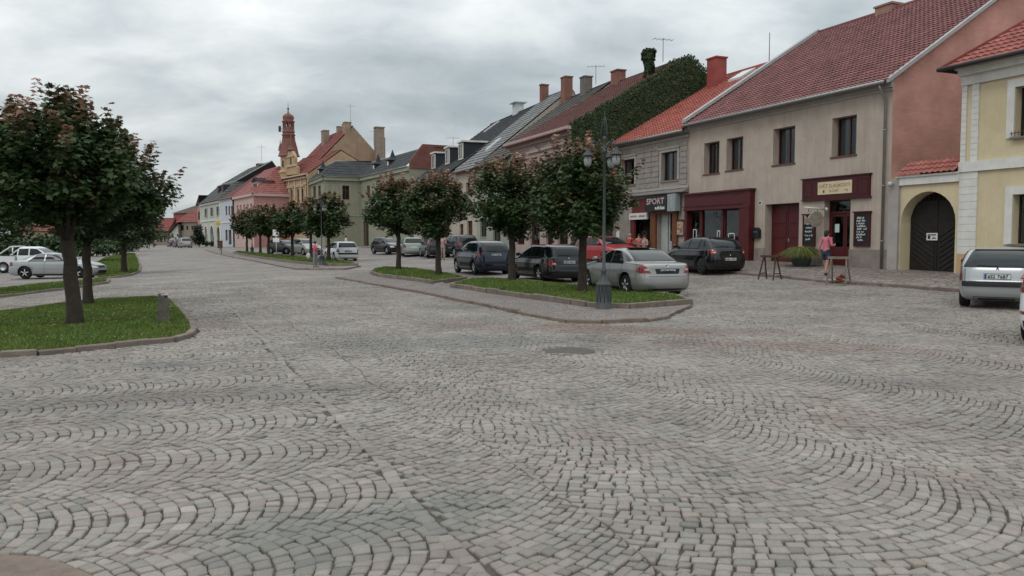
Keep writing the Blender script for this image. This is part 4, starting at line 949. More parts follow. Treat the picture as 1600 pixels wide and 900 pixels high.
# signs of the sports shop
a, b, c0, d0 = F.W(1018, 1052, 307, 330); e_ = empty('shop_sign', F.P((a + b) / 2, c0, .2), 'black sign lettered SPORT with white word below, above the pale shop door', 'shop sign')
m = MB().use(mat('sign_black', (.022, .024, .026), .5)); F.box(m, a, b, c0, d0, .39, .45); F.box(m, a + .1, a + .2, c0 + .2, c0 + .3, .12, .39); F.box(m, b - .2, b - .1, c0 + .2, c0 + .3, .12, .39); bo = obj('board', m, e_)
H, Wd = d0 - c0, b - a; m = MB().use(mat('sign_pink_letters', (.52, .36, .36), .6)); put_text(m, 'SPORT', lambda x, y: F.P(a + Wd * .08 + x, c0 + H * .46 + y, .455), Wd * .82, H * .42, True)
m.use(mat('sign_white_letters', (.75, .75, .75), .6)); put_text(m, 'adidas', lambda x, y: F.P(a + Wd * .48 + x, c0 + H * .10 + y, .455), Wd * .44, H * .25, True); obj('lettering', m, bo)
a, b, c0, d0 = F.W(1053, 1066, 303, 330); e_ = empty('shop_sign', F.P((a + b) / 2, c0, .2), 'pale grey square panel sign right beside the black SPORT sign', 'shop sign'); m = MB().use(mat('sign_pale_grey', (.27, .30, .30), .5)); F.box(m, a, b, c0, d0, .12, .44); bo = obj('board', m, e_)
m = MB().use(mat('sign_grey_marks', (.45, .47, .47), .5)); H, Wd = d0 - c0, b - a
for k in range(3): put_text(m, 'Z', lambda x, y: F.P(a + Wd * .35 + x, c0 + H * (.2 + .22 * k) + y, .445), Wd * .4, H * .17)
obj('emblem', m, bo)
a, b, c0, d0 = F.W(989, 1016, 333, 343); e_ = empty('shop_sign', F.P((a + b) / 2, c0, .2), 'white lightbox sign on the dull maroon front left of the SPORT sign', 'shop sign'); m = MB().use(WHITE); F.box(m, a, b, c0, d0, .13, .26); bo = obj('board', m, e_)
m = MB().use(DARKP); H, Wd = d0 - c0, b - a; r_ = np.random.default_rng(2)
for k in range(16):
    if k in (7, 8): continue
    u = a + .15 + k * (Wd - .3) / 16; F.box(m, u, u + .06, c0 + H * .35, c0 + H * r_.uniform(.55, .72), .26, .263)
obj('lettering', m, bo)
a, b, c0, d0 = F.W(1059, 1069, 345, 367); m = MB().use(mat('poster_warm', (.38, .27, .20), .7, .6, 5)); F.box(m, a, b, c0, d0, .05, .09); m.use(DMAROON); F.box(m, a - .05, b + .05, d0, d0 + .06, .05, .14); F.box(m, a, b, c0 - .04, c0, .05, .1)
r_ = np.random.default_rng(8)
for k in range(14):
    m.use(mat('poster_%d' % (k % 3), [(.5, .42, .35), (.25, .1, .06), (.45, .33, .2)][k % 3], .7)); u = r_.uniform(a + .03, b - .15); z = r_.uniform(c0 + .05, d0 - .2); F.box(m, u, u + .12, z, z + .13, .09, .092 + k * .0003)
thing('poster_case', m, 'brown poster case full of small pictures between the shop doors', 'poster')
G2 = ridge_u(F, kr, 0); u, z = G2.uz(1158, 100); BRR = mat_brick('red_chimney_brick', (.33, .06, .05), (.28, .05, .045), (.25, .1, .08), UT)
zc = (G2.uz(1158, 88)[1]); chimney(F, root, G2.uz(1152, 100)[0], kr - 1.6, zr - 1.2, zc - .25, .95, .8, BRR)
sk = MB().use(mat('skylight_frame', (.5, .52, .53), .4)); 
def slope_box(F, mb, u0, u1, k0, k1, ze, zr, kr, h0, h1):
    zf = lambda k: ze + (zr - ze) * k / kr
    mb.hexa([F.P(u0, zf(k0) + h0, -k0), F.P(u1, zf(k0) + h0, -k0), F.P(u1, zf(k1) + h0, -k1), F.P(u0, zf(k1) + h0, -k1), F.P(u0, zf(k0) + h1, -k0), F.P(u1, zf(k0) + h1, -k0), F.P(u1, zf(k1) + h1, -k1), F.P(u0, zf(k1) + h1, -k1)])
u = G2.uz(1187, 92)[0]; slope_box(F, sk, u - .6, u + .6, kr - 1.9, kr - .8, ze, zr, kr, .1, .28); obj('skylight', sk, root)

# ---------------- ornate pink house with the ivy gable
cB = np.array([3.81, 49.17]); dirp = np.array([-.385, .923]); dirp /= np.hypot(*dirp)
# left end at px 797
aa = (797 - 800) / FPX; k = (cB[0] - aa * cB[1]) / (aa * dirp[1] - dirp[0]); cA = cB + dirp * k
F = FP = Fac(cA, cB); base = F.base - .3
root = house_root('ornate_house', F, 'ornate dusty pink house with dentil cornice and ivy covered gable')
PINKW = mat('dusty_pink_stucco', (.40, .30, .275), .85, .12, 2, .25, 40, stain=(.27, .19, .17), stain_amt=.5, streak=0.25)
ze = F.uz(850, 210)[1]; kr = 8.3; zr = CAMZ + 11.7
hs = [F.W(807, 817, 259, 288), F.W(831, 842, 252, 284), F.W(854, 867, 246, 280), F.W(877, 889, 240, 275)]
gh = [(u0, u1, F.base + .7, F.base + 2.7) for u0, u1 in ((1.2, 2.6), (3.6, 5.2), (8.0, 9.4))] + [(6.2, 7.2, base, F.base + 2.6)]
gh = [h for h in gh if h[1] < F.L - .2]
mb = shell(F, base, ze, 15, PINKW, hs + gh, kr, kr, zr); obj('wall', mb, root)
ro, pt, zo = gable_roof(F, root, ze, kr, zr, 15, R_PINK, .5, (0, -.25), row=.36, tile=.26, h=.05, wave=.02, var=.3)
for h in hs: window(F, root, h, BROWN, .2, 2, .68, .3, sill=.10, sillmat=PINKW)
for i, h in enumerate(gh): window(F, root, h, MAROON, .15, 2, .7, 0, name='shop_window')
tr = MB().use(mat('pink_mouldings', (.43, .33, .30), .8, .12))
for a, b, c0, d0 in hs:
    F.box(tr, a - .28, a - .02, c0 - .1, d0 + .25, .002, .10); F.box(tr, b + .02, b + .28, c0 - .1, d0 + .25, .002, .10); F.box(tr, a - .28, b + .28, d0 + .25, d0 + .55, .002, .08); F.box(tr, a - .42, b + .42, d0 + .55, d0 + .68, .002, .26); F.box(tr, a - .35, b + .35, c0 - .55, c0 - .12, .002, .07)
    m_ = (a + b) / 2; F.prism(tr, [(a - .4, d0 + .68), (b + .4, d0 + .68), (m_, d0 + .95)], .002, .16)
F.box(tr, 0, F.L, ze - 1.35, ze - 1.22, .002, .10); F.box(tr, 0, F.L, ze - .5, ze - .36, .002, .22); F.box(tr, -.05, F.L + .05, ze - .22, ze - .02, .002, .52); zq = F.uz(850, 296)[1]; F.box(tr, 0, F.L, zq - .1, zq + .15, .002, .14)
n_ = int(F.L / .42)
for k in range(n_): u = (k + .5) * F.L / n_; F.box(tr, u - .11, u + .11, ze - .36, ze - .22, .002, .42)
for k in range(14):
    for u in (.02, F.L - .5): F.box(tr, u, u + .45, zq + .2 + k * .3, zq + .46 + k * .3, .002, .06) if zq + .46 + k * .3 < ze - 1.4 else None
obj('moulding', tr, root); gutter(F, root, zo, .6, mat('rusty_gutter', (.10, .035, .03), .6))
OLDR = mat_brick('old_chimney_brick', (.24, .085, .06), (.20, .07, .05), (.2, .15, .12), UT); GRYC = mat('grey_chimney_render', (.16, .135, .125), .9, .2)
G2 = ridge_u(F, kr, 0)
u, z = G2.uz(966, 112); chimney(F, root, u, kr, zr, z, 1.0, .7, OLDR)
# ivy over the gable wall: leaves in a thick mat
IVY = mat('ivy_leaves', (.026, .046, .016), .6, .3, 2, attr=True)
def leaves_mesh(name, pts, nrm, size, colr, m, seed, spread=.5, lobes=True):
    r = np.random.default_rng(seed); n = len(pts)
    nn = nrm + r.normal(0, spread, (n, 3)); nn /= np.linalg.norm(nn, axis=1, keepdims=True) + 1e-9
    dn = np.tile([0, 0, -1.0], (n, 1)) + r.normal(0, .45, (n, 3)); ty = dn - nn * (dn * nn).sum(1, keepdims=True); ty /= np.linalg.norm(ty, axis=1, keepdims=True) + 1e-9
    tx = np.cross(ty, nn); s_ = (size * (.65 + .7 * r.random(n)))[:, None, None]
    if lobes:
        tpl = np.array([[0, -.55], [.22, -.28], [.50, -.30], [.34, -.02], [.62, .22], [.26, .26], [0, .72], [-.26, .26], [-.62, .22], [-.34, -.02], [-.50, -.30], [-.22, -.28]])
        tpl = tpl * .85; dz = -.22 * np.abs(tpl[:, 0]) - .12 * np.maximum(tpl[:, 1], 0)
    else: tpl = np.array([[0, -.5], [.42, -.1], [.25, .3], [0, .6], [-.25, .3], [-.42, -.1]]); dz = -.2 * np.abs(tpl[:, 0])
    k = len(tpl)
    V = pts[:, None] + (tx[:, None] * tpl[None, :, :1] + ty[:, None] * tpl[None, :, 1:] + nn[:, None] * dz[None, :, None]) * s_
    F_ = (np.arange(n) * k)[:, None] + np.arange(k)[None]
    return np_mesh(name, V.reshape(-1, 3), F_, [m], False, np.repeat(colr, k, 0))
FI = Fac(F.P(F.L, 0, 0)[:2], F.P(F.L, 0, -15)[:2])    # the right-hand end wall
r_ = np.random.default_rng(21); n_ = 60000; u = r_.uniform(-.25, 15.2, n_); zmx = ze + (zr - ze) * (1 - np.abs(u - kr) / kr) + .30; zmx = np.where(np.abs(u - kr) > kr - .6, np.maximum(zmx, ze + .25), zmx)
zmx += .015 * np.sin(u * 3.1) + .03 * np.sin(u * 7.3 + 1) + .03 * np.sin(u * 17) + .25 * np.exp(-((u - 6.9) / .7) ** 2)
z = base + (zmx - base) * r_.random(n_) ** .8
d = .05 + .05 * (.5 + .5 * np.sin(u * 1.7 + z) * np.cos(z * 1.9)) * r_.random(n_) + .06 * r_.random(n_); d = np.where(z > zmx - .25, d - r_.uniform(0, .35, n_), d)
pts = np.stack([FI.a[0] + FI.e[0] * u + FI.n[0] * d, FI.a[1] + FI.e[1] * u + FI.n[1] * d, z], 1); col_ = np.stack([1 + .3 * r_.random(n_), 1 + .2 * r_.random(n_), .8 + .3 * r_.random(n_)], 1) * (.7 + .6 * r_.random((n_, 1)))
iv = bpy.data.objects.new('ivy', leaves_mesh('ivy', pts, np.tile([FI.n[0], FI.n[1], .35], (n_, 1)), .115, col_, IVY, 4, .35, False)); COL.objects.link(iv); tag(iv, 'dense dark green ivy covering the whole gable wall of the pink house', 'ivy')
# ivy wrapped chimney
G3 = Fac(F.P(0, 0, -kr + 1.6)[:2], F.P(F.L, 0, -kr + 1.6)[:2]); u, z = G3.uz(1014, 84)
u = min(u, F.L - .6); c0 = Vector(F.P(u, 0, -kr + 1.6)); zt = zr + .75
chimney(F, root, u, kr - 1.6, zr - 1.2, zt, .45, .45, OLDR)
n_ = 1700; th = r_.random(n_) * 2 * PI; z = r_.uniform(zr - .9, zt + .15, n_); rr = .26 + .06 * np.sin(z * 4 + th) + r_.random(n_) * .1 + .1 * (z > zt - .5)
pts = np.stack([c0.x + rr * np.cos(th), c0.y + rr * np.sin(th), z], 1); o = bpy.data.objects.new('ivy', leaves_mesh('ivy', pts, np.stack([np.cos(th), np.sin(th), 0 * th + .3], 1), .17, (.7 + .6 * r_.random((n_, 1))) * np.ones((1, 3)), IVY, 5, .5, False)); COL.objects.link(o); tag(o, 'clump of ivy wrapped round the tall chimney above the gable', 'ivy')

# ---------------- row of narrower houses farther up
def row_house(name, label, pxa, ta, pxb, tb, eave_px, zr, kr, wm, rm, wins, depth=14, over=.3, base_h=None, trim=None, wmat=BROWN, cols=2, door=None, roofkw={}, gcol=None, sides=(0, 0)):
    A, B = (ta if not np.isscalar(ta) else on_t(pxa, ta)), (tb if not np.isscalar(tb) else on_t(pxb, tb))
    F = Fac(A, B); base = F.base - .3; root = house_root(name, F, label); ze = F.uz(*eave_px)[1]
    hs = [F.W(*w_) for w_ in wins]; hs = [(max(h[0], .15), min(h[1], F.L - .1), max(h[2], base), h[3]) for h in hs]
    mb = shell(F, base, ze, depth, wm, hs, kr, kr, zr); obj('wall', mb, root)
    kw = dict(row=.5, tile=.4, h=.05, wave=.012, var=.2, samples=3); kw.update(roofkw)
    ro, pt, zo = gable_roof(F, root, ze, kr, zr, depth, rm, over, sides, **kw)
    for h in hs: window(F, root, h, wmat, .16, cols, .68, .35, sill=.06, sillmat=trim or wm)
    if trim:
        tr = MB().use(trim)
        for a, b, c0, d0 in hs: F.box(tr, a - .14, a, c0, d0 + .14, .002, .05); F.box(tr, b, b + .14, c0, d0 + .14, .002, .05); F.box(tr, a, b, d0, d0 + .14, .002, .05)
        F.box(tr, 0, F.L, ze - .3, ze - .02, .002, .2); obj('moulding', tr, root)
    gutter(F, root, zo, over + .08, gcol or DARKP); return F, root, ze, ro, zo
CREAM = mat('cream_plaster', (.44, .38, .31), .9, .12, 2, .2, stain=(.32, .27, .22), stain_amt=.4, streak=0.25); PGREEN = mat('pale_green_plaster', (.31, .325, .27), .9, .12, 2, streak=0.25)
GREENW = mat('sage_green_plaster', (.275, .27, .20), .9, .12, 1.2, .2, stain=(.19, .185, .13), stain_amt=.45, stain_scale=.6, streak=0.25)
FG, rG, zeG, roG, _ = row_house('narrow_house', 'narrow pale green house squeezed beside the ornate pink house', 745, 24, 796, 23.6, (770, 252), CAMZ + 12.2, 8.4, PGREEN, R_DGREY, [(752, 758, 282, 303), (765, 772, 278, 300), (782, 789, 274, 297), (750, 760, 340, 370), (770, 782, 338, 380)], gcol=mat('rusty_gutter', (.10, .035, .03), .6))
FC, rC, zeC, roC, _ = row_house('narrow_house', 'narrow cream house with pale grey roof and one tilted roof window', 712, 24, 745, 24.02, (728, 264), CAMZ + 13.3, 9, CREAM, R_GREY, [(716, 721, 288, 306), (728, 735, 285, 304), (718, 724, 350, 378), (730, 738, 345, 386)], gcol=mat('rusty_gutter', (.10, .035, .03), .6), wmat=mat('red_brown_window', (.13, .035, .03), .5))
FD, rD, zeD, roD, _ = row_house('dormer_house', 'cream house with three white framed dormers in its dark grey roof', 647, 25, 712, 24.05, (678, 274), CAMZ + 13, 9, CREAM, R_BLACK, [(655, 661, 302, 318), (667, 674, 299, 316), (683, 690, 296, 313), (699, 706, 291, 310), (660, 672, 350, 378), (690, 702, 350, 384)], trim=None)
def skylight(F, root, px, py, ze, zr, kr, wd=.7, ln=1.1):
    # find the point on the roof plane
    best = None
    for k in np.arange(.3, kr, .05):
        G_ = Fac(F.P(0, 0, -k)[:2], F.P(F.L, 0, -k)[:2]); u, z = G_.uz(px, py)
        e_ = abs(z - (ze + (zr - ze) * k / kr))
        if best is None or e_ < best[0]: best = (e_, u, k)
    _, u, k = best; m = MB().use(mat('skylight_frame', (.5, .52, .53), .4)); slope_box(F, m, u - wd / 2, u + wd / 2, k - ln / 2, k + ln / 2, ze, zr, kr, .05, .22); o = obj('skylight', m, root)
    g = MB().use(mat('skylight_glass', (.02, .022, .025), .05, spec=.8)); slope_box(F, g, u - wd / 2 + .08, u + wd / 2 - .08, k - ln / 2 + .08, k + ln / 2 - .08, ze, zr, kr, .215, .23); obj('pane', g, o)
skylight(FC, rC, 771, 228, zeC, CAMZ + 13.3, 9, .8, 1.3); skylight(FD, rD, 768, 200, zeD, CAMZ + 13, 9, .8, 1.6)
def dormer(F, root, px, w, kf, ze, zr, kr, h=1.75, wm=R_BLACK, frame=WHITE):
    u = Fac(F.P(0, 0, -kf)[:2], F.P(F.L, 0, -kf)[:2]).uz(px, 245)[0]; zf = ze + (zr - ze) * kf / kr; zt = zf + h; kb = kf + h * kr / (zr - ze)
    m = MB().use(mat('dormer_cladding', (.03, .033, .037), .7, .2)); pts = lambda uu: [F.P(uu, zf - .1, -kf), F.P(uu, zt - .02, -kb), F.P(uu, zt - .02, -kf)]
    for s_ in (-1, 1): q = pts(u + s_ * w / 2); m.poly(q if s_ > 0 else q[::-1])
    m.poly([F.P(u - w / 2, zf - .1, -kf), F.P(u + w / 2, zf - .1, -kf), F.P(u + w / 2, zt, -kf), F.P(u - w / 2, zt, -kf)])
    m.use(frame); F.box(m, u - w / 2 - .15, u + w / 2 + .15, zt - .02, zt + .14, -kb, -kf + .2)
    d_ = obj('dormer', m, root); Fd = Fac(F.P(0, 0, -kf)[:2], F.P(F.L, 0, -kf)[:2]); fm = MB().use(frame)
    a, b, c0, d0 = u - w / 2 + .05, u + w / 2 - .05, zf + .15, zt - .1
    Fd.box(fm, a, a + .12, c0, d0, .01, .10); Fd.box(fm, b - .12, b, c0, d0, .01, .10); Fd.box(fm, a + .12, b - .12, c0, c0 + .1, .01, .09); Fd.box(fm, a + .12, b - .12, d0 - .1, d0, .01, .09); Fd.box(fm, (a + b) / 2 - .04, (a + b) / 2 + .04, c0 + .1, d0 - .1, .01, .07)
    fm.use(mat('skylight_glass', (.02, .022, .025), .05, spec=.8)); Fd.box(fm, a + .1, b - .1, c0 + .05, d0 - .05, .005, .03); obj('window', fm, d_)
for px in (678, 700, 721): dormer(FD, rD, px, 1.5, 1.3, zeD, CAMZ + 13, 9)
# chimneys along the ridges
for F_, r_o, kr_, zr_, px, pyt, w_, m_ in ((FG, rG, 8.4, CAMZ + 12.2, 921, 122, .9, GRYC), (FG, rG, 8.4, CAMZ + 12.2, 880, 127, .95, OLDR), (FC, rC, 9, CAMZ + 13.3, 854.5, 134, .5, OLDR)):
    u, z = ridge_u(F_, kr_, 0).uz(px, pyt); u = max(.4, min(F_.L - .4, u)); chimney(F_, r_o, u, kr_ - .3, zr_ - .2, max(z, zr_ + .6), w_, .7, m_)
u, z = ridge_u(FD, 9, 0).uz(808, 168); u = min(u, FD.L - .8); m = MB().use(mat('white_vent', (.55, .57, .58), .6)); FD.box(m, u - .6, u + .6, CAMZ + 12.6, CAMZ + 14.1, -9.5, -8.7); FD.box(m, u - .85, u + .85, CAMZ + 14.1, CAMZ + 14.2, -9.8, -8.4); obj('chimney', m, rD, label='white flat topped chimney')

# ---------------- sage green corner house with dark mansard
BRICKW = mat_brick('red_firewall_brick', (.20, .055, .04), (.155, .045, .035), (.2, .12, .1), UT)
P0 = np.array([*on_t(482, 18.7)]); P1 = np.array([*on_t(508, 18.7)]); P2 = P1 + UT * 4.8; P3 = on_t(641, 25.0)
F0, F1, F2 = Fac(P0, P1), Fac(P1, P2), Fac(P2, P3); base = zg(*P2) - .4
root = empty('corner_house', (*P2, base), 'sage green corner house with dark mansard roof and small pointed dormers', 'house')
zeg = F1.uz(508, 276)[1]; holes0 = [F0.W(489, 493.5, 291, 310), F0.W(497, 501, 290, 309)]; holes1 = [F1.W(535, 546, 290, 312)]; holes2 = [F2.W(573, 578, 290, 309), F2.W(598, 604, 287, 307), F2.W(625, 632, 282, 304), (*F2.W(567, 576, 348, 378)[:2], base, F2.W(567, 576, 346, 378)[3])]
mb = MB().use(GREENW); wall(F0, mb, 0, F0.L, base, zeg, holes0); wall(F1, mb, 0, F1.L, base, zeg, holes1); wall(F2, mb, 0, F2.L, base, zeg, holes2)
mb.poly([F2.P(F2.L, base), F2.P(F2.L, base, -9), F2.P(F2.L, zeg, -9), F2.P(F2.L, zeg)])
obj('wall', mb, root); RB = mat('red_brown_window', (.13, .035, .03), .5)
for F_, hh in ((F0, holes0), (F1, holes1), (F2, holes2)):
    for h in hh: window(F_, root, h, RB, .15, 2, .68, 0)
tr = MB().use(mat('green_cornice', (.30, .31, .24), .85))
for F_ in (F0, F1, F2): F_.box(tr, 0 if F_ is not F1 else -.02, F_.L, zeg - .45, zeg, .002, .25); F_.box(tr, 0, F_.L, zeg + .0, zeg + .06, .002, .42); F_.box(tr, 0, F_.L, base + 4.3, base + 4.45, .002, .06)
obj('moulding', tr, root)
hm = 2.25; ins = 2.0
def off(F_, u, d, z): return F_.P(u, z, d)
q0, q1, q2, q3 = F0.P(0, zeg + .05, .4), (*(P1 + F0.n * .4 + F1.n * .4), zeg + .05), (*(P2 + F2.n * .4 + F1.n * .4), zeg + .05), F2.P(F2.L, zeg + .05, .4)
t0, t1, t2, t3 = F0.P(0, zeg + hm, -ins), (*(P1 - F0.n * ins - F1.n * ins), zeg + hm), (*(P2 - F2.n * ins - F1.n * ins), zeg + hm), F2.P(F2.L, zeg + hm, -ins)
back = [(*(np.array(t[:2]) + UT * 7), t[2] + .25) for t in (t0, t1, t2, t3)]
roof_obj('roof', [(q0, q1, t1, t0), (q1, q2, t2, t1), (q2, q3, t3, t2), (t0, t1, back[1], back[0]), (t1, t2, back[2], back[1]), (t2, t3, back[3], back[2])], R_BLACK, root, row=.6, tile=.5, h=.03, wave=.008, var=.15, samples=2)
tr = MB().use(mat('metal_edge', (.30, .31, .32), .5)); tr.tube([t0, t1, t2, t3], .09, 6); obj('roof_edge', tr, root)
def spire_dormer(F_, u, z, k, root, s=1.0):
    m = MB().use(mat('dormer_cladding', (.03, .033, .037), .7, .2)); w_ = .55 * s; F_.box(m, u - w_, u + w_, z, z + 1.1 * s, -k - 1.2, -k)
    b = [F_.P(u - w_ - .2, z + 1.1 * s, -k + .2), F_.P(u + w_ + .2, z + 1.1 * s, -k + .2), F_.P(u + w_ + .2, z + 1.1 * s, -k - 1.4), F_.P(u - w_ - .2, z + 1.1 * s, -k - 1.4)]; mid = [F_.P(u + a, z + 1.45 * s, -k - .6 + c_) for a, c_ in ((-.3, .3), (.3, .3), (.3, -.3), (-.3, -.3))]; tp = F_.P(u, z + 2.6 * s, -k - .6)
    for i in range(4): j = (i + 1) % 4; m.poly([b[i], b[j], mid[j], mid[i]]); m.poly([mid[i], mid[j], tp])
    m.poly(b[::-1])
    m.use(WHITE); F_.box(m, u - .28 * s, u + .28 * s, z + .25 * s, z + .95 * s, -k, -k + .03); obj('dormer', m, root)
spire_dormer(F0, F0.L * .5, zeg + .5, .5, root, .9); spire_dormer(F2, F2.uz(578, 262)[0], zeg + .5, .5, root, .9); spire_dormer(F2, F2.uz(600, 257)[0], zeg + .5, .5, root, .9)
# brick firewall between it and the dormer house
FW = Fac(F2.P(F2.L, 0, .0)[:2], F2.P(F2.L, 0, -9)[:2]); FW = Fac(FW.P(0, 0, .02)[:2], FW.P(FW.L, 0, .02)[:2]); m = MB().use(BRICKW); zt = zeg + hm + .35
FW.prism(m, [(0, zeg - .2), (9, zeg - .2), (9, zt), (1.6, zt), (.1, zeg + .7)], -.25, .05); obj('firewall', m, root, label='bare red brick firewall rising beside the dark roof')

# ---------------- town hall with red tower, and the tall gabled house behind
A = at(427, 127)[:2]; B = at(483, 114)[:2]; F = Fac(A, B); base = F.base - .3
root = house_root('town_hall', F, 'ochre town hall with red onion topped tower and pilastered front', 'town hall'); OCHRE = mat('ochre_stucco', (.43, .30, .185), .85, .12, 2, .2, stain=(.33, .22, .12), stain_amt=.45, streak=0.25); OTRIM = mat('ochre_trim', (.50, .38, .26), .8, .1)
ze = F.uz(455, 277)[1]
hs = [F.W(x - 2, x + 2, 297 + (x - 455) * -.12, 316) for x in (437, 442.5, 451, 456, 466, 473)] + [F.W(x - 2, x + 2, 340, 360) for x in (437, 448, 460, 472)] + [F.W(430, 433, 298, 316)]
mb = shell(F, base, ze, 12, OCHRE, hs, 5, 5, ze + 3.6); obj('wall', mb, root)
for h in hs: window(F, root, h, mat('hall_window', (.10, .04, .03), .5), .15, 2, .68, .3)
tr = MB().use(OTRIM)
for h in hs: F.box(tr, h[0] - .2, h[0], h[2], h[3] + .3, .002, .08); F.box(tr, h[1], h[1] + .2, h[2], h[3] + .3, .002, .08); F.box(tr, h[0] - .3, h[1] + .3, h[3] + .3, h[3] + .45, .002, .2)
for k in range(7): u = k * (F.L - .4) / 6; F.box(tr, u, u + .4, base + 4, ze - .5, .002, .12)
F.box(tr, 0, F.L, ze - .5, ze - .1, .002, .3); F.box(tr, 0, F.L, ze - .1, ze + .1, .002, .5); F.box(tr, 0, F.L, base + 4.2, base + 4.5, .002, .15); F.box(tr, 0, F.L, ze - 1.4, ze - 1.25, .002, .1); obj('moulding', tr, root)
gable_roof(F, root, ze, 5, ze + 3.6, 12, R_RED2, .4, (0, 0), row=.6, tile=.45, h=.06, wave=.02, var=.2, samples=2)
downpipe(F, root, F.L - .3, base, ze, DARKP, .09); downpipe(F, root, F.uz(436, 330)[0], base, ze, DARKP, .07)
# tower
TW = empty('tower', (0, 0, 0), 'x', 'x'); bpy.data.objects.remove(TW)
REDM = mat('tower_red_shingles', (.175, .075, .06), .7, .2, 3); uT = F.uz(441.5, 250)[0]; kT_ = 1.3; cT = F.P(uT, 0, -kT_ + .3); D_ = math.hypot(cT[0], cT[1]) * math.cos(math.atan2(-cT[0], cT[1])); Y_ = cT[1]
zy = lambda py: CAMZ + ray(441, py)[2] / ray(441, py)[1] * Y_
m = MB().use(OCHRE); m.lathe([(1.55, base), (1.55, zy(272)), (1.65, zy(271)), (1.65, zy(269)), (1.25, zy(266)), (1.25, zy(244))], (cT[0], cT[1], 0), 8, smooth=False); tw = obj('tower', m, root)
m = MB().use(REDM); m.lathe([(1.65, zy(244.5)), (1.45, zy(240)), (1.25, zy(230)), (1.0, zy(220)), (.9, zy(213)), (1.0, zy(212)), (1.0, zy(210)), (.85, zy(209)), (.85, zy(207))], (cT[0], cT[1], 0), 12); m.lathe([(.95, zy(207)), (.95, zy(204.5)), (.80, zy(203.5))], (cT[0], cT[1], 0), 12)
for k in range(8): th = 2 * PI * (k + .5) / 8; x, y = cT[0] + .72 * math.cos(th), cT[1] + .72 * math.sin(th); m.box(x - .12, x + .12, y - .12, y + .12, zy(204), zy(191))
m.lathe([(.80, zy(204)), (.80, zy(199.5)), (.78, zy(199))], (cT[0], cT[1], 0), 12); m.lathe([(.78, zy(193)), (.80, zy(192.5)), (.98, zy(190.5)), (.98, zy(189.5)), (.72, zy(189)), (.84, zy(185.5)), (.84, zy(182.5)), (.66, zy(179.8)), (.32, zy(178)), (.13, zy(176)), (.08, zy(172))], (cT[0], cT[1], 0), 14); obj('spire', m, tw)
m = MB().use(DARKP); m.tube([(cT[0], cT[1], zy(173)), (cT[0], cT[1], zy(160))], [.05, .02], 6); m.ball((cT[0], cT[1], zy(170)), .16, 8, 5); obj('finial', m, tw)
m = MB().use(DARKP); m.box(cT[0] - 1.5, cT[0] - 1.15, cT[1] - .1, cT[1] + .1, zy(206), zy(197)); m.box(cT[0] - 1.2, cT[0] - .8, cT[1] - .04, cT[1] + .04, zy(201), zy(200.5)); obj('loudspeaker', m, tw)
for th in (math.radians(200), math.radians(290)):
    x, y = cT[0] + 1.25 * math.cos(th), cT[1] + 1.25 * math.sin(th); m = MB().use(REDM); m.lathe([(.32, zy(236)), (.28, zy(232)), (.08, zy(225)), (.02, zy(219))], (x, y, 0), 8); obj('pinnacle', m, tw)
for th in (4.2, 5.0): x, y = cT[0] + 1.15 * math.cos(th), cT[1] + 1.15 * math.sin(th); m = MB().use(DARKIN); m.box(x - .16, x + .16, y - .12, y + .05, zy(262), zy(252)); obj('window', m, tw)
# stepped pediment beside the tower
Fp = Fac(F.P(0, 0, -.1)[:2], F.P(F.L, 0, -.1)[:2]); m = MB().use(OCHRE); q = lambda x, y: Fp.uz(x, y); pts = [q(447, 274), q(465, 272), q(465, 261), q(461, 259), q(461, 246), q(457, 236), q(451, 237), q(449, 247), q(448, 260)]
Fp.prism(m, pts, -.35, .05); m.use(OTRIM); a, z = q(448, 261); b = q(465, 261)[0]; Fp.box(m, a, b, z - .12, z + .12, .05, .2); a, z = q(449, 246); Fp.box(m, a, q(461, 246)[0], z - .1, z + .1, .05, .2); pd_ = obj('pediment', m, root)
m = MB().use(DARKIN); a, z = q(455, 257); Fp.box(m, a - .25, a + .25, z, z + .9, .051, .06); obj('window', m, pd_); m = MB().use(REDM); c_ = Fp.P(q(454, 238)[0], 0, -.1); m.lathe([(.5, zy(238)), (.42, zy(234)), (.16, zy(231)), (.22, zy(226)), (.1, zy(222)), (.03, zy(211))], (c_[0], c_[1], 0), 8); obj('finial', m, pd_)

gA = np.array([*on_t(482, 18.9)]); rd = np.array([-.47, .883]); rd /= np.hypot(*rd)
FE = Fac(gA + rd * 15, gA); root = house_root('gabled_house', FE, 'tall house with bare ochre end gable and red roof behind the green corner house'); base = FE.base - .3
OCG = mat('bare_ochre_render', (.33, .235, .16), .9, .18, .8, .3, stain=(.24, .16, .11), stain_amt=.6, stain_scale=.5, streak=0.25); zee = CAMZ + 9.7; zre = CAMZ + 17; kre = 7.0
mb = shell(FE, base, zee, 14, OCG, [], kre, kre, zre); obj('wall', mb, root); gable_roof(FE, root, zee, kre, zre, 14, R_RED2, .3, (0, -.3), row=.6, tile=.45, h=.06, wave=.02, var=.2, samples=2)
CHR = mat('rendered_chimney', (.27, .21, .17), .9, .2)
chimney(FE, root, FE.L - .7, kre - .7, zre - .5, zre + .6, .9, 1.0, OCG)
R3 = ridge_u(FE, kre, 0)
for px, top, w_, kk in ((540, 202, .8, 0), (531, 204, .8, 0), (508, 205, 1.6, 1.6)):
    u, z = Fac(FE.P(0, 0, -kre + kk)[:2], FE.P(FE.L, 0, -kre + kk)[:2]).uz(px, top); u = max(.8, u); chimney(FE, root, u, kre - kk, zre - .2 - kk, max(z, zre - kk + .8), w_, .9, CHR)
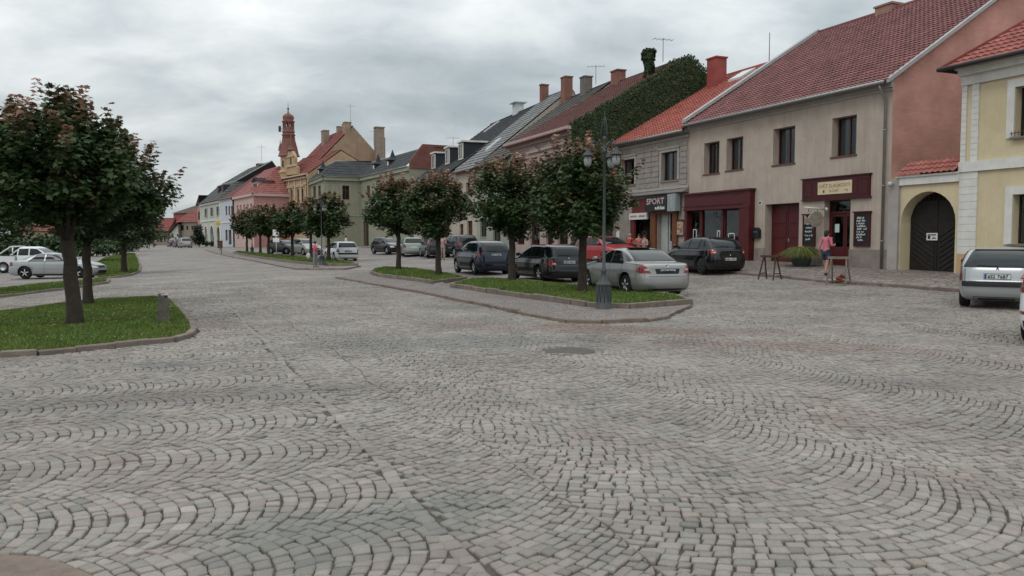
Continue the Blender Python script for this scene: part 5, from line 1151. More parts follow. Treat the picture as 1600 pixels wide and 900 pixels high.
# tall flue stack on the right slope of the gable
ue = Fac(gA, gA + UT * 14); u, z = ue.uz(593, 200); m = MB().use(CHR); ue.box(m, u - .65, u + .65, CAMZ + 11.2, z, -.9, .35); ue.box(m, u - .75, u + .75, z, z + .15, -1.0, .45); ue.box(m, u + .5, u + .8, CAMZ + 11.4, CAMZ + 15.5, -.1, .30); obj('chimney', m, root, label='tall grey flue stack standing on the gable slope')

# ---------------- pink hipped house, blue-white house, green-white arcade house
dv = np.array([-.5117, .8592]); Bp = np.array([-38., 118.])
def along(px):
    a = (px - 800) / FPX; k = (Bp[0] - a * Bp[1]) / (a * dv[1] - dv[0]); return Bp + dv * k
pA, pB = along(367), along(398); F = Fac(pA, pB); base = F.base - .3
root = house_root('pink_house', F, 'rose pink hipped roof house left of the town hall'); ROSE = mat('rose_plaster', (.41, .215, .20), .85, .1, 2, streak=0.25); LROSE = mat('light_rose_trim', (.52, .36, .33), .8)
ze = F.uz(385, 304)[1]; hs = [F.W(x - 1.4, x + 1.4, 321 - (x - 370) * .12, 335) for x in (371, 376, 381.5, 387, 392.5)] + [F.W(x - 1.6, x + 1.6, 357, 374) for x in (372, 380, 389)]
FSd = Fac(pB, pB + np.array([F.e[1] * -1, F.e[0]]) * 10); FSd = Fac(F.P(F.L, 0, 0)[:2], F.P(F.L, 0, -10)[:2])
mb = MB().use(LROSE); wall(F, mb, 0, F.L, base, ze, hs); mb.use(ROSE); wall(FSd, mb, 0, 10, base, ze, []); obj('wall', mb, root)
for h in hs: window(F, root, h, LROSE, .12, 2, .68, .4)
tr = MB().use(LROSE); F.box(tr, 0, F.L, ze - .4, ze, .002, .3); FSd.box(tr, 0, 10, ze - .4, ze, .002, .3); FSd.box(tr, 0, 10, base + 4, base + 4.2, .002, .1); F.box(tr, 0, F.L, base + 4, base + 4.2, .002, .1); obj('moulding', tr, root)
zr = CAMZ + 11.4; RP = ROOFC('light_red_metal_roof', (.27, .10, .09))
e0, e1, e2 = F.P(0, ze, .3), F.P(F.L + .3, ze, .3), FSd.P(10, ze, .3); r0, r1 = F.P(0, zr, -5), F.P(F.L - 4.5, zr, -5)
roof_obj('roof', [(e0, e1, r1, r0), (e1, e2, r1, r1)], RP, root, row=.6, tile=.5, h=.05, wave=.01, var=.15, samples=2)
m = MB().use(LROSE); u = F.uz(388, 292)[0]; F.box(m, u - 1.6, u + 1.6, ze + .4, ze + 1.9, -3.2, -1.0); m.use(R_RED2); F.prism(m, [(u - 1.9, ze + 1.9), (u + 1.9, ze + 1.9), (u, ze + 2.5)], -3.5, -.8); m.use(DARKIN); F.box(m, u + .2, u + 1.0, ze + .7, ze + 1.6, -.999, -.97); F.box(m, u - 1.0, u - .2, ze + .7, ze + 1.6, -.999, -.97); obj('dormer', m, root)
downpipe(F, root, .1, base, ze, DARKP, .12)
qA = along(346); F = Fac(qA, pA); root = house_root('white_house', F, 'narrow pale blue white house between the pink and arcaded houses'); base = F.base - .3; PBL = mat('pale_blue_plaster', (.48, .50, .53), .8, .08)
ze = F.uz(356, 309)[1]; hs = [F.W(x - 1.3, x + 1.3, 322, 336.5) for x in (353.5, 358, 362)] + [F.W(352, 355.5, 359, 376), F.W(357, 361.5, 359, 382)]
mb = shell(F, base, ze, 12, PBL, hs, 6, 6, ze + 4.2); obj('wall', mb, root)
for h in hs: window(F, root, h, BROWN, .12, 2, .68, .3)
tr = MB().use(WHITE); F.box(tr, 0, F.L, ze - .3, ze, .002, .2); F.box(tr, 0, F.L, base + 4.3, base + 4.5, .002, .1); F.box(tr, 0, .5, base, ze, .002, .1); F.box(tr, F.L - .5, F.L, base, ze, .002, .1); obj('moulding', tr, root)
gable_roof(F, root, ze, 6, ze + 4.2, 12, ROOFC('brown_red_roof', (.13, .06, .05)), .3, (0, 0), row=.6, tile=.5, h=.05, wave=.01, var=.2, samples=2)
sA = along(315); F = Fac(sA, qA); root = house_root('arcade_house', F, 'pale green white house with three tall arches and big dark mansard roof'); base = F.base - .3; GW = mat('green_white_plaster', (.46, .47, .405), .85, .08, streak=0.25)
ze = F.uz(330, 316)[1]; arcs = [F.W(320, 324, 353, 383), F.W(328.8, 334, 352.5, 383), F.W(339, 344, 352, 383)]; arcs = [(a, b, base, d0, (b - a) * .62, .5) for a, b, c0, d0 in arcs]; hs = [F.W(319.5, 324.5, 326, 339.5), F.W(328.5, 333.5, 324.5, 338), F.W(338, 343.5, 323, 337)]
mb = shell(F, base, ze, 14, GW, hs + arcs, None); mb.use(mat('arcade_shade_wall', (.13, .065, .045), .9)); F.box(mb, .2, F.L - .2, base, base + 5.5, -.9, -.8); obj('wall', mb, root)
for h in hs: window(F, root, h, mat('dark_green_frame', (.05, .06, .04), .5), .12, 2, .68, 0, sill=.1, sillmat=WHITE)
tr = MB().use(WHITE); F.box(tr, 0, F.L, ze - .35, ze, .002, .25); F.box(tr, 0, F.L, base + 4.9, base + 5.1, .002, .12); F.box(tr, 0, .4, base, ze, .002, .08); F.box(tr, F.L - .4, F.L, base, ze, .002, .08)
for a, b, c0, d0, ar, dd in arcs:
    for i in range(10):
        t_0, t_1 = PI * i / 10, PI * (i + 1) / 10; r1_, r2_ = (b - a) / 2, (b - a) / 2 + .2; mm = (a + b) / 2; f = lambda r, t, s_: (mm - r * math.cos(t), d0 - ar + r * s_ * math.sin(t))
        F.prism(tr, [f(r1_ + .01, t_0, ar / r1_), f(r2_, t_0, ar / r1_), f(r2_, t_1, ar / r1_), f(r1_ + .01, t_1, ar / r1_)], .002, .06)
obj('moulding', tr, root)
zm, km, zr, kr = ze + 3.6, 3.2, CAMZ + 13.9, 8.5; FRt = Fac(F.P(F.L, 0, 0)[:2], F.P(F.L, 0, -14)[:2])
a0, a1 = F.P(-.4, ze, .5), F.P(F.L + .1, ze, .5); b0, b1 = F.P(1.6, zm, -km), F.P(F.L - 2, zm, -km); c0_, c1_ = F.P(4.5, zr, -kr), F.P(F.L + 2, zr, -kr); mid = [F.P(.9, ze + 1.2, -.9), F.P(F.L - .6, ze + 1.2, -.9)]
a2, b2 = F.P(F.L + .1, ze + 2.4, -14), F.P(F.L - 1, zm, -12); l2, lb = F.P(-.4, ze, -14), F.P(1.6, zm, -12)
roof_obj('roof', [(a0, a1, mid[1], mid[0]), (mid[0], mid[1], b1, b0), (b0, b1, c1_, c0_), (a1, a2, b2, b1), (l2, a0, b0, lb), (lb, b0, c0_, c0_), (b1, b2, c1_, c1_)], ROOFC('mansard_grey', (.085, .082, .08)), root, row=.7, tile=.6, h=.05, wave=.01, var=.15, samples=2)
m = MB().use(mat('metal_edge', (.30, .31, .32), .5)); m.tube([b0, b1, c1_], .1, 6); obj('roof_edge', m, root)
for px in (329, 336): u = F.uz(px, 303)[0]; m = MB().use(mat('dormer_cladding', (.03, .033, .037), .7, .2)); F.box(m, u - .8, u + .8, ze + 1.2, ze + 3.0, -3.5, -1.3); m.use(mat('brown_window_paint')) if False else m.use(BROWN); F.box(m, u - .5, u + .5, ze + 1.5, ze + 2.7, -1.3, -1.26); obj('dormer', m, root)
m = MB().use(DARKP); F.box(m, F.L * .55, F.L * .62, zr - 1.5, zr + .3, -kr - .5, -kr + .3); obj('chimney', m, root)

# ---------------- houses closing the street
F = Fac(at(309, 168)[:2], along(315.4)); root = house_root('rose_house', F, 'sliver of a rose coloured house beyond the arcaded house'); m = MB().use(ROSE); F.box(m, 0, F.L, F.base - .3, F.uz(312, 318)[1], -9, -.05); obj('wall', m, root); m = MB().use(R_FAR); F.prism(m, [(-.3, F.uz(312, 318)[1]), (F.L + .2, F.uz(312, 318)[1]), (F.L + .2, F.uz(312, 318)[1] + 1.5)], -9, .3); obj('roof', m, root)
m = MB().use(DARKIN); z1 = F.uz(312, 330)[1]; F.box(m, F.L * .25, F.L * .7, z1 - 1.6, z1, -.049, -.02); F.box(m, F.L * .25, F.L * .7, F.base, F.base + 2.6, -.049, -.02); obj('window', m, root)
a, b = at(279, 182)[:2], at(308, 176)[:2]; F = Fac(a, b); root = house_root('stone_house', F, 'low grey brown house with red hipped roof at the end of the street'); base = F.base - .5; GB = mat('grey_brown_render', (.23, .19, .155), .9, .15)
ze = F.uz(293, 347)[1]; hs = [F.W(282, 287, 352, 360), F.W(291, 294, 353, 359), F.W(299, 302, 353, 359), F.W(294, 300, 370, 384)]
obj('wall', shell(F, base, ze, 9, GB, hs), root)
for h in hs: window(F, root, h, DARKP, .12, 2, 0, 0)
zr = F.uz(290, 329)[1] + .5; E = [F.P(-.5, ze, .4), F.P(F.L + .5, ze, .4), F.P(F.L + .5, ze, -9.4), F.P(-.5, ze, -9.4)]; r0, r1 = F.P(-2, zr, -4.5), F.P(F.L - 3, zr, -4.5)
roof_obj('roof', [(E[0], E[1], r1, r0), (E[1], E[2], r1, r1), (E[2], E[3], r0, r1)], R_RED2, root, row=.7, tile=.6, h=.06, wave=.02, var=.2, samples=2)
Fw = Fac(at(265, 180)[:2], at(278.7, 180)[:2]); root = house_root('white_gable_house', Fw, 'small white gable end with red roof beside the street end'); m = MB().use(mat('offwhite_render', (.46, .44, .40), .9)); b_ = Fw.base - .5; zz_ = Fw.uz(272, 362)[1]; Fw.prism(m, [(0, b_), (Fw.L, b_), (Fw.L, Fw.uz(278, 348)[1]), (0, zz_ - .6)], -8, -.05); obj('wall', m, root)
m = MB().use(R_RED2); Fw.prism(m, [(-.4, zz_ - .8), (Fw.L + .3, Fw.uz(278, 348)[1] - .05), (Fw.L + .3, Fw.uz(278, 348)[1] + .2), (-.4, zz_ - .5)], -8, .3); obj('roof', m, root)
F = Fac(at(272, 205)[:2], at(312, 198)[:2]); root = house_root('tall_brown_house', F, 'taller house with brown grey pyramid roof behind the low red roofs'); base = F.base - .5; ze = F.uz(292, 333)[1]; m = MB().use(mat('brick_red_wall', (.27, .09, .075), .9)); F.box(m, 0, F.L, base, ze, -9, 0); obj('wall', m, root)
pk0, pk1 = F.P(F.uz(300, 316)[0], F.uz(300, 315)[1], -4), F.P(F.uz(306, 316)[0], F.uz(300, 315)[1], -4); roof_obj('roof', [(F.P(-.4, ze, .4), F.P(F.L + .4, ze, .4), pk1, pk0), (F.P(F.L + .4, ze, .4), F.P(F.L + .4, ze, -9), pk1, pk1), (F.P(-.4, ze, -9), F.P(-.4, ze, .4), pk0, pk0)], R_FAR, root, row=.7, tile=.6, h=.05, wave=.01, var=.2, samples=2)
for px0, px1, Y_, yt, lb, cl in ((205, 262, 200, 352, 'distant brown roofed house glimpsed under the left tree', (.24, .19, .16)), (120, 200, 210, 350, 'distant pale house behind the parked cars', (.36, .32, .28)), (20, 110, 190, 352, 'distant ochre house behind the hedge', (.36, .28, .19))):
    F = Fac(at(px0, Y_)[:2], at(px1, Y_)[:2]); root = house_root('distant_house', F, lb); ze = F.uz((px0 + px1) / 2, yt + 8)[1]; base = F.base - .5; hs = [(F.L * (k + .25) / 5, F.L * (k + .6) / 5, base + 1.8, base + 3.4) for k in range(5)]
    obj('wall', shell(F, base, ze, 9, mat('far_wall_%d' % px0, cl, .9, .15), hs, 4.5, 4.5, ze + 3), root); gable_roof(F, root, ze, 4.5, ze + 3, 9, R_RED2, .4, (.3, .3), row=.7, tile=.6, h=.05, wave=.02, var=.2, samples=2)
    for h in hs: window(F, root, h, WHITE, .12, 2, 0, 0)

# ---------------- gateway wall and yellow house
F = FGt = Fac(on_t(1388.5, 25.5), on_t(1496, 25.5)); base = F.base - .3; YEL = mat('pale_yellow_plaster', (.61, .51, .335), .85, .06, 2, .15, 40, stain=(.48, .37, .21), stain_amt=.45, stain_scale=.6, streak=.14)
root = house_root('gateway', F, 'yellow gateway wall with round arch and black double gate', 'gateway'); zt = F.uz(1450, 275)[1]; uA = F.uz(1407, 360)[0]; uB = F.uz(1492.5, 360)[0]; zc = F.uz(1450, 299)[1]; arch = (uA, uB, base, zc, (uB - uA) / 2 * .98, .62)
mb = MB().use(YEL); wall(F, mb, 0, F.L, base, zt, [arch]); mb.poly([F.P(0, zt, 0), F.P(F.L, zt, 0), F.P(F.L, zt, -.65), F.P(0, zt, -.65)]); mb.poly([F.P(0, base, -.65), F.P(uA, base, -.65), F.P(uA, zt, -.65), F.P(0, zt, -.65)][::-1]); obj('wall', mb, root)
tr = MB().use(WHITE); F.box(tr, F.uz(1404, 275)[0], F.L, zt - .28, zt, .002, .10); F.box(tr, F.uz(1404, 275)[0], F.L, zt, zt + .06, -.66, .16); obj('cornice', tr, root)
pl = MB().use(mat('grey_pilaster_render', (.36, .33, .31), .9, .12, stain=(.25, .2, .18), stain_amt=.5)); u = F.uz(1406, 350)[0]; F.box(pl, .01, u, base, zt - .02, .002, .12); obj('pilaster', pl, root); sc_ = MB().use(mat('camera_grey', (.45, .45, .45), .4)); x, z = F.uz(1399, 288); sc_.ball(F.P(x, z, .28), .10, 10, 6); sc_.tube([F.P(x, z, .12), F.P(x, z, .28)], .03, 6); thing('security_camera', sc_, 'small grey dome camera on the pilaster left of the black gate', 'camera')
pts0, pts1 = F.P(F.uz(1406, 270)[0], zt + .08, .22), F.P(F.L, zt + .08, .22); zc2 = zt + .62
roof_obj('coping_roof', [(pts0, pts1, F.P(F.L, zc2, -.45), F.P(F.uz(1410, 270)[0], zc2, -.45)), (F.P(F.L, zt + .06, -1.1), F.P(F.uz(1406, 270)[0], zt + .06, -1.1), F.P(F.uz(1410, 270)[0], zc2, -.45), F.P(F.L, zc2, -.45))], R_YEL, root, row=.22, tile=.22, h=.04, wave=.03, var=.15)
BK = mat('tarred_planks', (.018, .014, .012), .75, .35, 5); D = -.50; m_ = (uA + uB) / 2 + .05; r1_ = (uB - uA) / 2; zsp = zc - arch[4]
for s0, s1 in ((uA + .02, m_ - .015), (m_ + .015, uB)):
    g = MB().use(BK); n_ = 12
    top = lambda u: min(zsp + arch[4] * math.sqrt(max(0, 1 - ((u - (uA + uB) / 2) / r1_) ** 2)), F.uz(1455, 312)[1])
    us_ = [s0 + (s1 - s0) * i / n_ for i in range(n_ + 1)]; F.prism(g, [(s0, F.base + .03), (s1, F.base + .03)] + [(u, max(top(u) - .01, F.base + .5)) for u in us_[::-1]], D - .06, D)
    # diagonal boards nailed in chevrons
    sl = .62 if s0 > m_ else .62
    for k in range(-4, 26):
        z0_ = F.base + .05 + k * .19; 
        if z0_ < F.base or z0_ + sl * 1.3 + .12 > top((s0 + s1) / 2) - .25: continue
        a, b = s0 + .1, s1 - .1
        if s0 > m_: a, b = b, a
        za, zb_ = z0_ + sl * abs(b - a), z0_
        g.hexa([F.P(min(a, b), (za if a < b else zb_), D), F.P(max(a, b), (zb_ if a < b else za), D), F.P(max(a, b), (zb_ if a < b else za), D + .03), F.P(min(a, b), (za if a < b else zb_), D + .03)] + [F.P(min(a, b), (za if a < b else zb_) + .15, D), F.P(max(a, b), (zb_ if a < b else za) + .15, D), F.P(max(a, b), (zb_ if a < b else za) + .15, D + .018), F.P(min(a, b), (za if a < b else zb_) + .15, D + .018)])
    obj('gate_leaf', g, root)
g = MB().use(DARKIN); F.box(g, uA + .05, uB - .05, F.base + 1.5, zc - .02, D - .12, D - .08); obj('backing', g, root)
g = MB().use(DARKP)   # scrollwork in the arch head
for k in range(9):
    u = (uA + uB) / 2 - .75 + k * .19; z0_ = F.uz(1455, 311)[1]; h_ = arch[4] * math.sqrt(max(.02, 1 - ((u - (uA + uB) / 2) / r1_) ** 2)) + zsp - z0_ - .04
    if h_ > .08: g.tube([F.P(u, z0_, D), F.P(u + .07, z0_ + h_ * .5, D), F.P(u - .03, z0_ + h_ * .8, D), F.P(u + .05, z0_ + h_, D)], .018, 5)
obj('grille', g, root)
sgn = MB().use(mat('notice_white', (.62, .62, .62), .6)); a, b, c0, d0 = F.W(1434, 1451, 364, 375.5); F.box(sgn, a, b, c0, d0, D + .035, D + .05); sgn.use(DARKIN)
F.box(sgn, a + .05, b - .05, d0 - .09, d0 - .05, D + .05, D + .053); F.box(sgn, a + .06, a + .16, c0 + .05, c0 + .17, D + .05, D + .053); F.box(sgn, a + .24, b - .06, c0 + .06, c0 + .10, D + .05, D + .053); F.box(sgn, a + .3, b - .12, c0 + .13, c0 + .15, D + .05, D + .053); thing('notice', sgn, 'white notice with small black print fixed to the black gate', 'notice')

F = FY = Fac(on_t(1496, 25.5), on_t(1810, 25.5)); base = F.base - .4; root = house_root('yellow_house', F, 'pale yellow house with white corner blocks and red hipped roof at the right edge')
ze = F.uz(1540, 108)[1] ; ze = CAMZ + 5.95
wu = F.W(1587, 1625, 133, 212); wl = F.W(1583, 1626, 303, 381); wm_ = wu[1] - wu[0]
sets = [wu, (wu[1] + 2.2, wu[1] + 2.2 + wm_, wu[2], wu[3]), wl, (wl[1] + 2.2, wl[1] + 2.2 + wm_, wl[2], wl[3])]
mb = shell(F, base, ze, 12, YEL, [(*h, 0, .28) for h in sets], None); obj('wall', mb, root); BKF = mat('black_window_frame', (.018, .018, .02), .45)
for i, h in enumerate(sets): window(F, root, h, BKF, .28, 2, .66, .8 if i < 2 else .5, sill=.16, sillmat=mat('sill_lead', (.16, .15, .15), .5))
tr = MB().use(WHITE)
for a, b, c0, d0 in sets: F.box(tr, a - .26, a - .001, c0 - .02, d0 + .26, .002, .07); F.box(tr, b + .001, b + .26, c0 - .02, d0 + .26, .002, .07); F.box(tr, a - .001, b + .001, d0 + .001, d0 + .26, .002, .07)
zb = F.uz(1550, 255)[1]; F.box(tr, -.02, F.L, zb - .22, zb + .12, .002, .10)
F.box(tr, -.02, F.L, ze - .62, ze - .30, .002, .10); F.box(tr, -.02, F.L, ze - .30, ze - .12, .002, .28); F.box(tr, -.02, F.L, ze - .12, ze, .002, .44)
z0_ = zb + .12; n_ = 13; hh_ = (ze - .62 - z0_) / n_
for x0, x1 in ((1497, 1511), (1519, 1530)):
    a, b = max(.0, F.uz(x0, 190)[0]), F.uz(x1, 190)[0]
    for k in range(n_): F.box(tr, a, b, z0_ + k * hh_ + .004, z0_ + (k + 1) * hh_ - .004, .002, .05)
zp = F.uz(1510, 397)[1]; b = F.uz(1527, 330)[0]; n_ = 11; hh_ = (zb - .22 - zp) / n_
for k in range(n_): F.box(tr, 0, b, zp + k * hh_ + .004, zp + (k + 1) * hh_ - .004, .002, .05)
obj('white_trim', tr, root); pl = MB().use(mat('orange_plinth', (.52, .33, .17), .9, .1, stain=(.34, .25, .18), stain_amt=.5)); F.box(pl, 0, F.L, base, zp, .002, .05); obj('plinth', pl, root)
k_ = 6.0; e0, e1 = F.P(-.45, ze - .02, .62), F.P(F.L, ze - .02, .62); r0, r1 = F.P(k_ - .45, ze + 5.0, -k_), F.P(F.L, ze + 5.0, -k_); bk = F.P(-.45, ze, -12.5)
roof_obj('roof', [(e0, e1, r1, r0), (bk, e0, r0, r0)], R_YEL, root, row=.36, tile=.26, h=.05, wave=.028, var=.14)
m = MB().use(DARKP); m.tube([F.P(-.5, ze - .03, .66), F.P(F.L, ze - .03, .66)], .08, 8); m.tube([F.P(-.5, ze - .03, .66), F.P(-.5, ze - .03, -3)], .06, 8); obj('gutter', m, root); m = MB().use(R_RED2)
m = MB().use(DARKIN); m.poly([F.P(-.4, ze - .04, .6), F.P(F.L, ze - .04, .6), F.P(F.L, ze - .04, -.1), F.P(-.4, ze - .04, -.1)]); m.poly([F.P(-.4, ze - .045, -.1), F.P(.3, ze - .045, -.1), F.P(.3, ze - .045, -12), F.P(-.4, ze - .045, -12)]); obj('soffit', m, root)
hp = MB().use(mat('hip_tiles', (.22, .05, .04), .8)); hp.tube([e0, r0], .09, 6); obj('hip', hp, root)
gd = MB().use(DARKP); a, b, c0, d0 = wu
gd.tube([F.P(a - .05, c0 + .12, .16), F.P(b + .05, c0 + .12, .16)], .012, 5); gd.tube([F.P(a - .05, c0 + .12, .16), F.P(a - .05, c0 + .12, -.0)], .012, 5)
for k in range(8): u = a + (b - a) * k / 7; gd.tube([F.P(u, c0 + .02, .16), F.P(u, c0 + .2, .16)], .009, 4)
obj('window_guard', gd, root)
# things on the roofs
antenna('rooftop_aerial', at(1036, 52, 84), 1.0, 'television aerial high above the ivy gable', 5, (1, .3), group='rooftop aerials')
antenna('rooftop_aerial', at(931, 64, 122), 1.0, 'television aerial above the grey chimney of the pink house row', 5, (1, -.2), group='rooftop aerials')
antenna('rooftop_aerial', at(1202, 47, 84), 1.2, 'thin mast on the orange red roof beside its brick chimney', 0, group='rooftop aerials')
antenna('rooftop_aerial', at(708, 92, 228), 1.0, 'small aerial above the left end of the dormer house roof', 4, (1, .1), group='rooftop aerials')
antenna('rooftop_aerial', at(548, 121, 200), 3.6, 'tall mast with crossbars on the ochre gable top', 6, (1, .1), group='rooftop aerials')
antenna('rooftop_aerial', at(409, 142, 262), 4.0, 'mast with two satellite dishes on the dark mansard roof', 5, (1, .1), True, group='rooftop aerials')
antenna('rooftop_aerial', at(584, 121, 222), 1.8, 'slim mast beside the tall flue stack', 4, (1, .4), group='rooftop aerials')
# ================================================================ TREES
LEAF = mat('maple_leaves', (1, 1, 1), .55, .12, 3, attr=True, spec=.35)
def _leaf_trans():
    t = LEAF.node_tree; p = t.nodes['Principled BSDF']; o = t.nodes['Material Output']; tr = t.nodes.new('ShaderNodeBsdfTranslucent'); mi = t.nodes.new('ShaderNodeMixShader'); mi.inputs[0].default_value = .22
    src = p.inputs['Base Color'].links[0].from_socket; t.links.new(src, tr.inputs[0]); t.links.new(p.outputs[0], mi.inputs[1]); t.links.new(tr.outputs[0], mi.inputs[2]); t.links.new(mi.outputs[0], o.inputs[0])
_leaf_trans()
BARK = mat('maple_bark', (.050, .038, .030), .9, .35, 6, .9, 35, stain=(.075, .07, .05), stain_amt=.5, stain_scale=4)
def tree(base, label, cr, trunk_r, offx=0.0, zc=None, n=9000, size=.12, shoots=60, seed=1, red=.35, lobes=True, group=None, lean=0.0, name='maple_tree', tall=0.0, spikes=0):
    """base: ground point; cr: crown radii (rx, rz); the crown hangs round height zc"""
    r = np.random.default_rng(seed); root = empty(name, base, label, 'tree', group=group)
    rx, rz = cr; zc = zc or rz + 1.55
    cx_, cz_ = offx, zc; ztop = cz_
    mb = MB().use(BARK); K = 7; pts = [(lean * (k / K) ** 1.2 + .015 * math.sin(k * 2 + seed), .015 * math.cos(k * 3 + seed), -.1 + (cz_ * .62 + .1) * k / K) for k in range(K + 1)]
    rad = [trunk_r * (1.28 if k == 0 else 1.06 if k == 1 else 1.0 - .035 * k) for k in range(K + 1)]; mb.tube(pts, rad, 14)
    top = Vector(pts[-1])
    tips = []
    for k in range(9):
        a = 2 * PI * k / 9 + r.uniform(-.3, .3); el = r.uniform(.35, 1.3); L_ = r.uniform(.55, .8)
        e_ = Vector((cx_ + rx * L_ * math.cos(a) * math.cos(el), rx * L_ * math.sin(a) * math.cos(el), cz_ - .1 * rz + rz * L_ * math.sin(el) * .8))
        m1 = top.lerp(e_, .5) + Vector((r.uniform(-.1, .1), r.uniform(-.1, .1), -.05)); st_p = Vector(pts[-2]).lerp(top, r.random()); mb.tube([st_p, m1, e_], [trunk_r * .42, trunk_r * .26, trunk_r * .08], 7)
        for j in range(2): q = m1.lerp(e_, .5); d_ = Vector(r.normal(0, 1, 3)).normalized() * rx * .3; mb.tube([q, q + d_ + Vector((0, 0, .15))], [trunk_r * .16, trunk_r * .05], 5)
    obj('trunk', mb, root, True)
    # clumps of leaves through the crown, then shoots that break the outline
    nc = 34; cd = r.normal(0, 1, (nc, 3)); cd /= np.linalg.norm(cd, axis=1, keepdims=True); crad = r.uniform(.35, .86, nc) ** .8
    cen = cd * crad[:, None] * np.array([rx, rx, rz]) + np.array([cx_, 0, cz_]); cen[:, 2] = np.maximum(cen[:, 2], cz_ - rz * .82)
    sz = r.uniform(.22, .40, nc) * rx
    m_ = int(n * .62); w_ = sz ** 2; ci = r.choice(nc, m_, p=w_ / w_.sum()); dv_ = r.normal(0, 1, (m_, 3)); dv_ /= np.linalg.norm(dv_, axis=1, keepdims=True)
    P1 = cen[ci] + dv_ * sz[ci][:, None] * (r.random((m_, 1)) ** .4) * np.array([1, 1, .85]); N1 = dv_ * .45 + np.array([0, 0, 1.0])
    # inner mass
    m2 = int(n * .12); dv2 = r.normal(0, 1, (m2, 3)); dv2 /= np.linalg.norm(dv2, axis=1, keepdims=True); P2 = dv2 * (r.random((m2, 1)) ** .5) * .72 * np.array([rx, rx, rz]) + np.array([cx_, 0, cz_]); N2 = dv2 * .4 + np.array([0, 0, .8])
    # shoots
    PS, NS, RS = [], [], []; m3 = n - m_ - m2; per = max(8, m3 // shoots)
    for k in range(shoots):
        a = r.uniform(0, 2 * PI); el = r.uniform(-.35, 1.35) if k % 4 else r.uniform(.7, 1.5); u = np.array([math.cos(a) * math.cos(el), math.sin(a) * math.cos(el), math.sin(el)])
        s0 = u * np.array([rx, rx, rz]) * .78 + np.array([cx_, 0, cz_]); up = max(0, math.sin(el)); L_ = (.22 + .30 * up * (1 + tall)) * rx * r.uniform(.5, 1.1); d_ = u * (1 - .65 * up) + np.array([0, 0, .9 * up - .1]); d_ /= np.linalg.norm(d_)
        t_ = r.random(per); pos = s0 + d_ * (t_ * L_)[:, None] + r.normal(0, 1, (per, 3)) * (.16 * rx * (1 - .72 * t_))[:, None] * .55
        PS.append(pos); nn = (pos - s0 - d_ * (t_ * L_)[:, None]); nn /= np.linalg.norm(nn, axis=1, keepdims=True) + 1e-6; NS.append(nn * .45 + np.array([0, 0, .9])); RS.append(np.clip((t_ - .35) * 1.6, 0, 1) * (red * 2 if up > .35 else red * .7) * r.uniform(.2, 1.2))
    for k in range(spikes * 2):
        a = r.uniform(0, 2 * PI); rr_ = r.uniform(.05, .97) ** .7; s0 = np.array([cx_ + rx * rr_ * math.cos(a), rx * rr_ * math.sin(a), cz_ + rz * math.sqrt(1 - rr_ ** 2) * .85]); d_ = np.array([math.cos(a) * rr_ ** 2 * .75, math.sin(a) * rr_ ** 2 * .75, 1.0 - .35 * rr_ ** 3]); L_ = rx * r.uniform(.26, .50); q_ = 56
        t_ = np.round(r.random(q_) * 6) / 6 + r.normal(0, .015, q_); ph = r.random(q_) * 2 * PI; rad_ = .20 * (1.05 - .72 * t_) * r.random(q_) ** .4; off_ = np.stack([np.cos(ph) * rad_, np.sin(ph) * rad_, 0 * ph], 1)
        PS.append(s0 + d_ * (t_ * L_)[:, None] + off_); NS.append(off_ * 2.2 + np.array([0, 0, 1.0])); RS.append(np.clip(t_ * 1.5 - .35, 0, 1) * r.uniform(.35, 1.1))
    for k in range(spikes // 2 if spikes > 8 else 0):     # this year's long shoots, pink at the tip
        a = r.uniform(0, 2 * PI); rr_ = r.uniform(.1, .8); s0 = np.array([cx_ + rx * rr_ * math.cos(a), rx * rr_ * math.sin(a), cz_ + rz * math.sqrt(1 - rr_ ** 2) * .95]); d_ = np.array([math.cos(a) * rr_ * .3, math.sin(a) * rr_ * .3, 1.0]); L_ = rx * r.uniform(.36, .55); q_ = 44
        t_ = np.repeat(np.arange(11) / 10.0, 4); ph = np.tile([0, PI / 2, PI, 1.5 * PI], 11) + np.repeat(np.arange(11) * .8, 4) + r.normal(0, .2, q_); rad_ = .15 * (1.05 - .6 * t_); off_ = np.stack([np.cos(ph) * rad_, np.sin(ph) * rad_, -.02 + 0 * ph], 1)
        PS.append(s0 + d_ * (t_ * L_)[:, None] + off_); NS.append(off_ * 2.0 + np.array([0, 0, 1.0])); RS.append(np.clip(t_ * 1.6 + .1, 0, 1) * r.uniform(.8, 1.2) + 0 * ph)
    P3, N3, R3_ = np.concatenate(PS), np.concatenate(NS), np.concatenate(RS)
    P = np.concatenate([P1, P2, P3]); Nn = np.concatenate([N1, N2, N3]); Nn /= np.linalg.norm(Nn, axis=1, keepdims=True)
    low = cz_ - rz * .88 - .12 * np.cos(P[:, 0] * 2.2 + P[:, 1] * 1.7 + seed); okk = P[:, 2] > low + .15 * np.sin(P[:, 0] * 3 + seed) ; 
    redp = np.concatenate([(np.sin(ci * 2.7) > 1.0 - red * 1.1) * (r.random(len(P1)) < .45) * r.random(len(P1)), np.zeros(len(P2)), R3_])
    hb = np.clip((P[:, 2] - cz_) / rz, -1, 1); redp = redp * np.clip(.75 + .5 * hb, .3, 1.1)
    g = np.array([.033, .062, .020]) * (1 + .55 * r.random((len(P), 1))); g2 = np.array([.052, .078, .022]); yv = (r.random((len(P), 1)) < .22); g = np.where(yv, g2 * (.8 + .5 * r.random((len(P), 1))), g)
    rc = np.array([.33, .185, .125]) * (.6 + .7 * r.random((len(P), 1))); rp = np.clip(redp, 0, 1)[:, None]; Cc = g * (1 - rp) + rc * rp
    me = leaves_mesh('crown', P[okk], Nn[okk], size, Cc[okk], LEAF, seed + 50, .30, lobes); o = bpy.data.objects.new('crown', me); COL.objects.link(o); o.parent = root
    return root
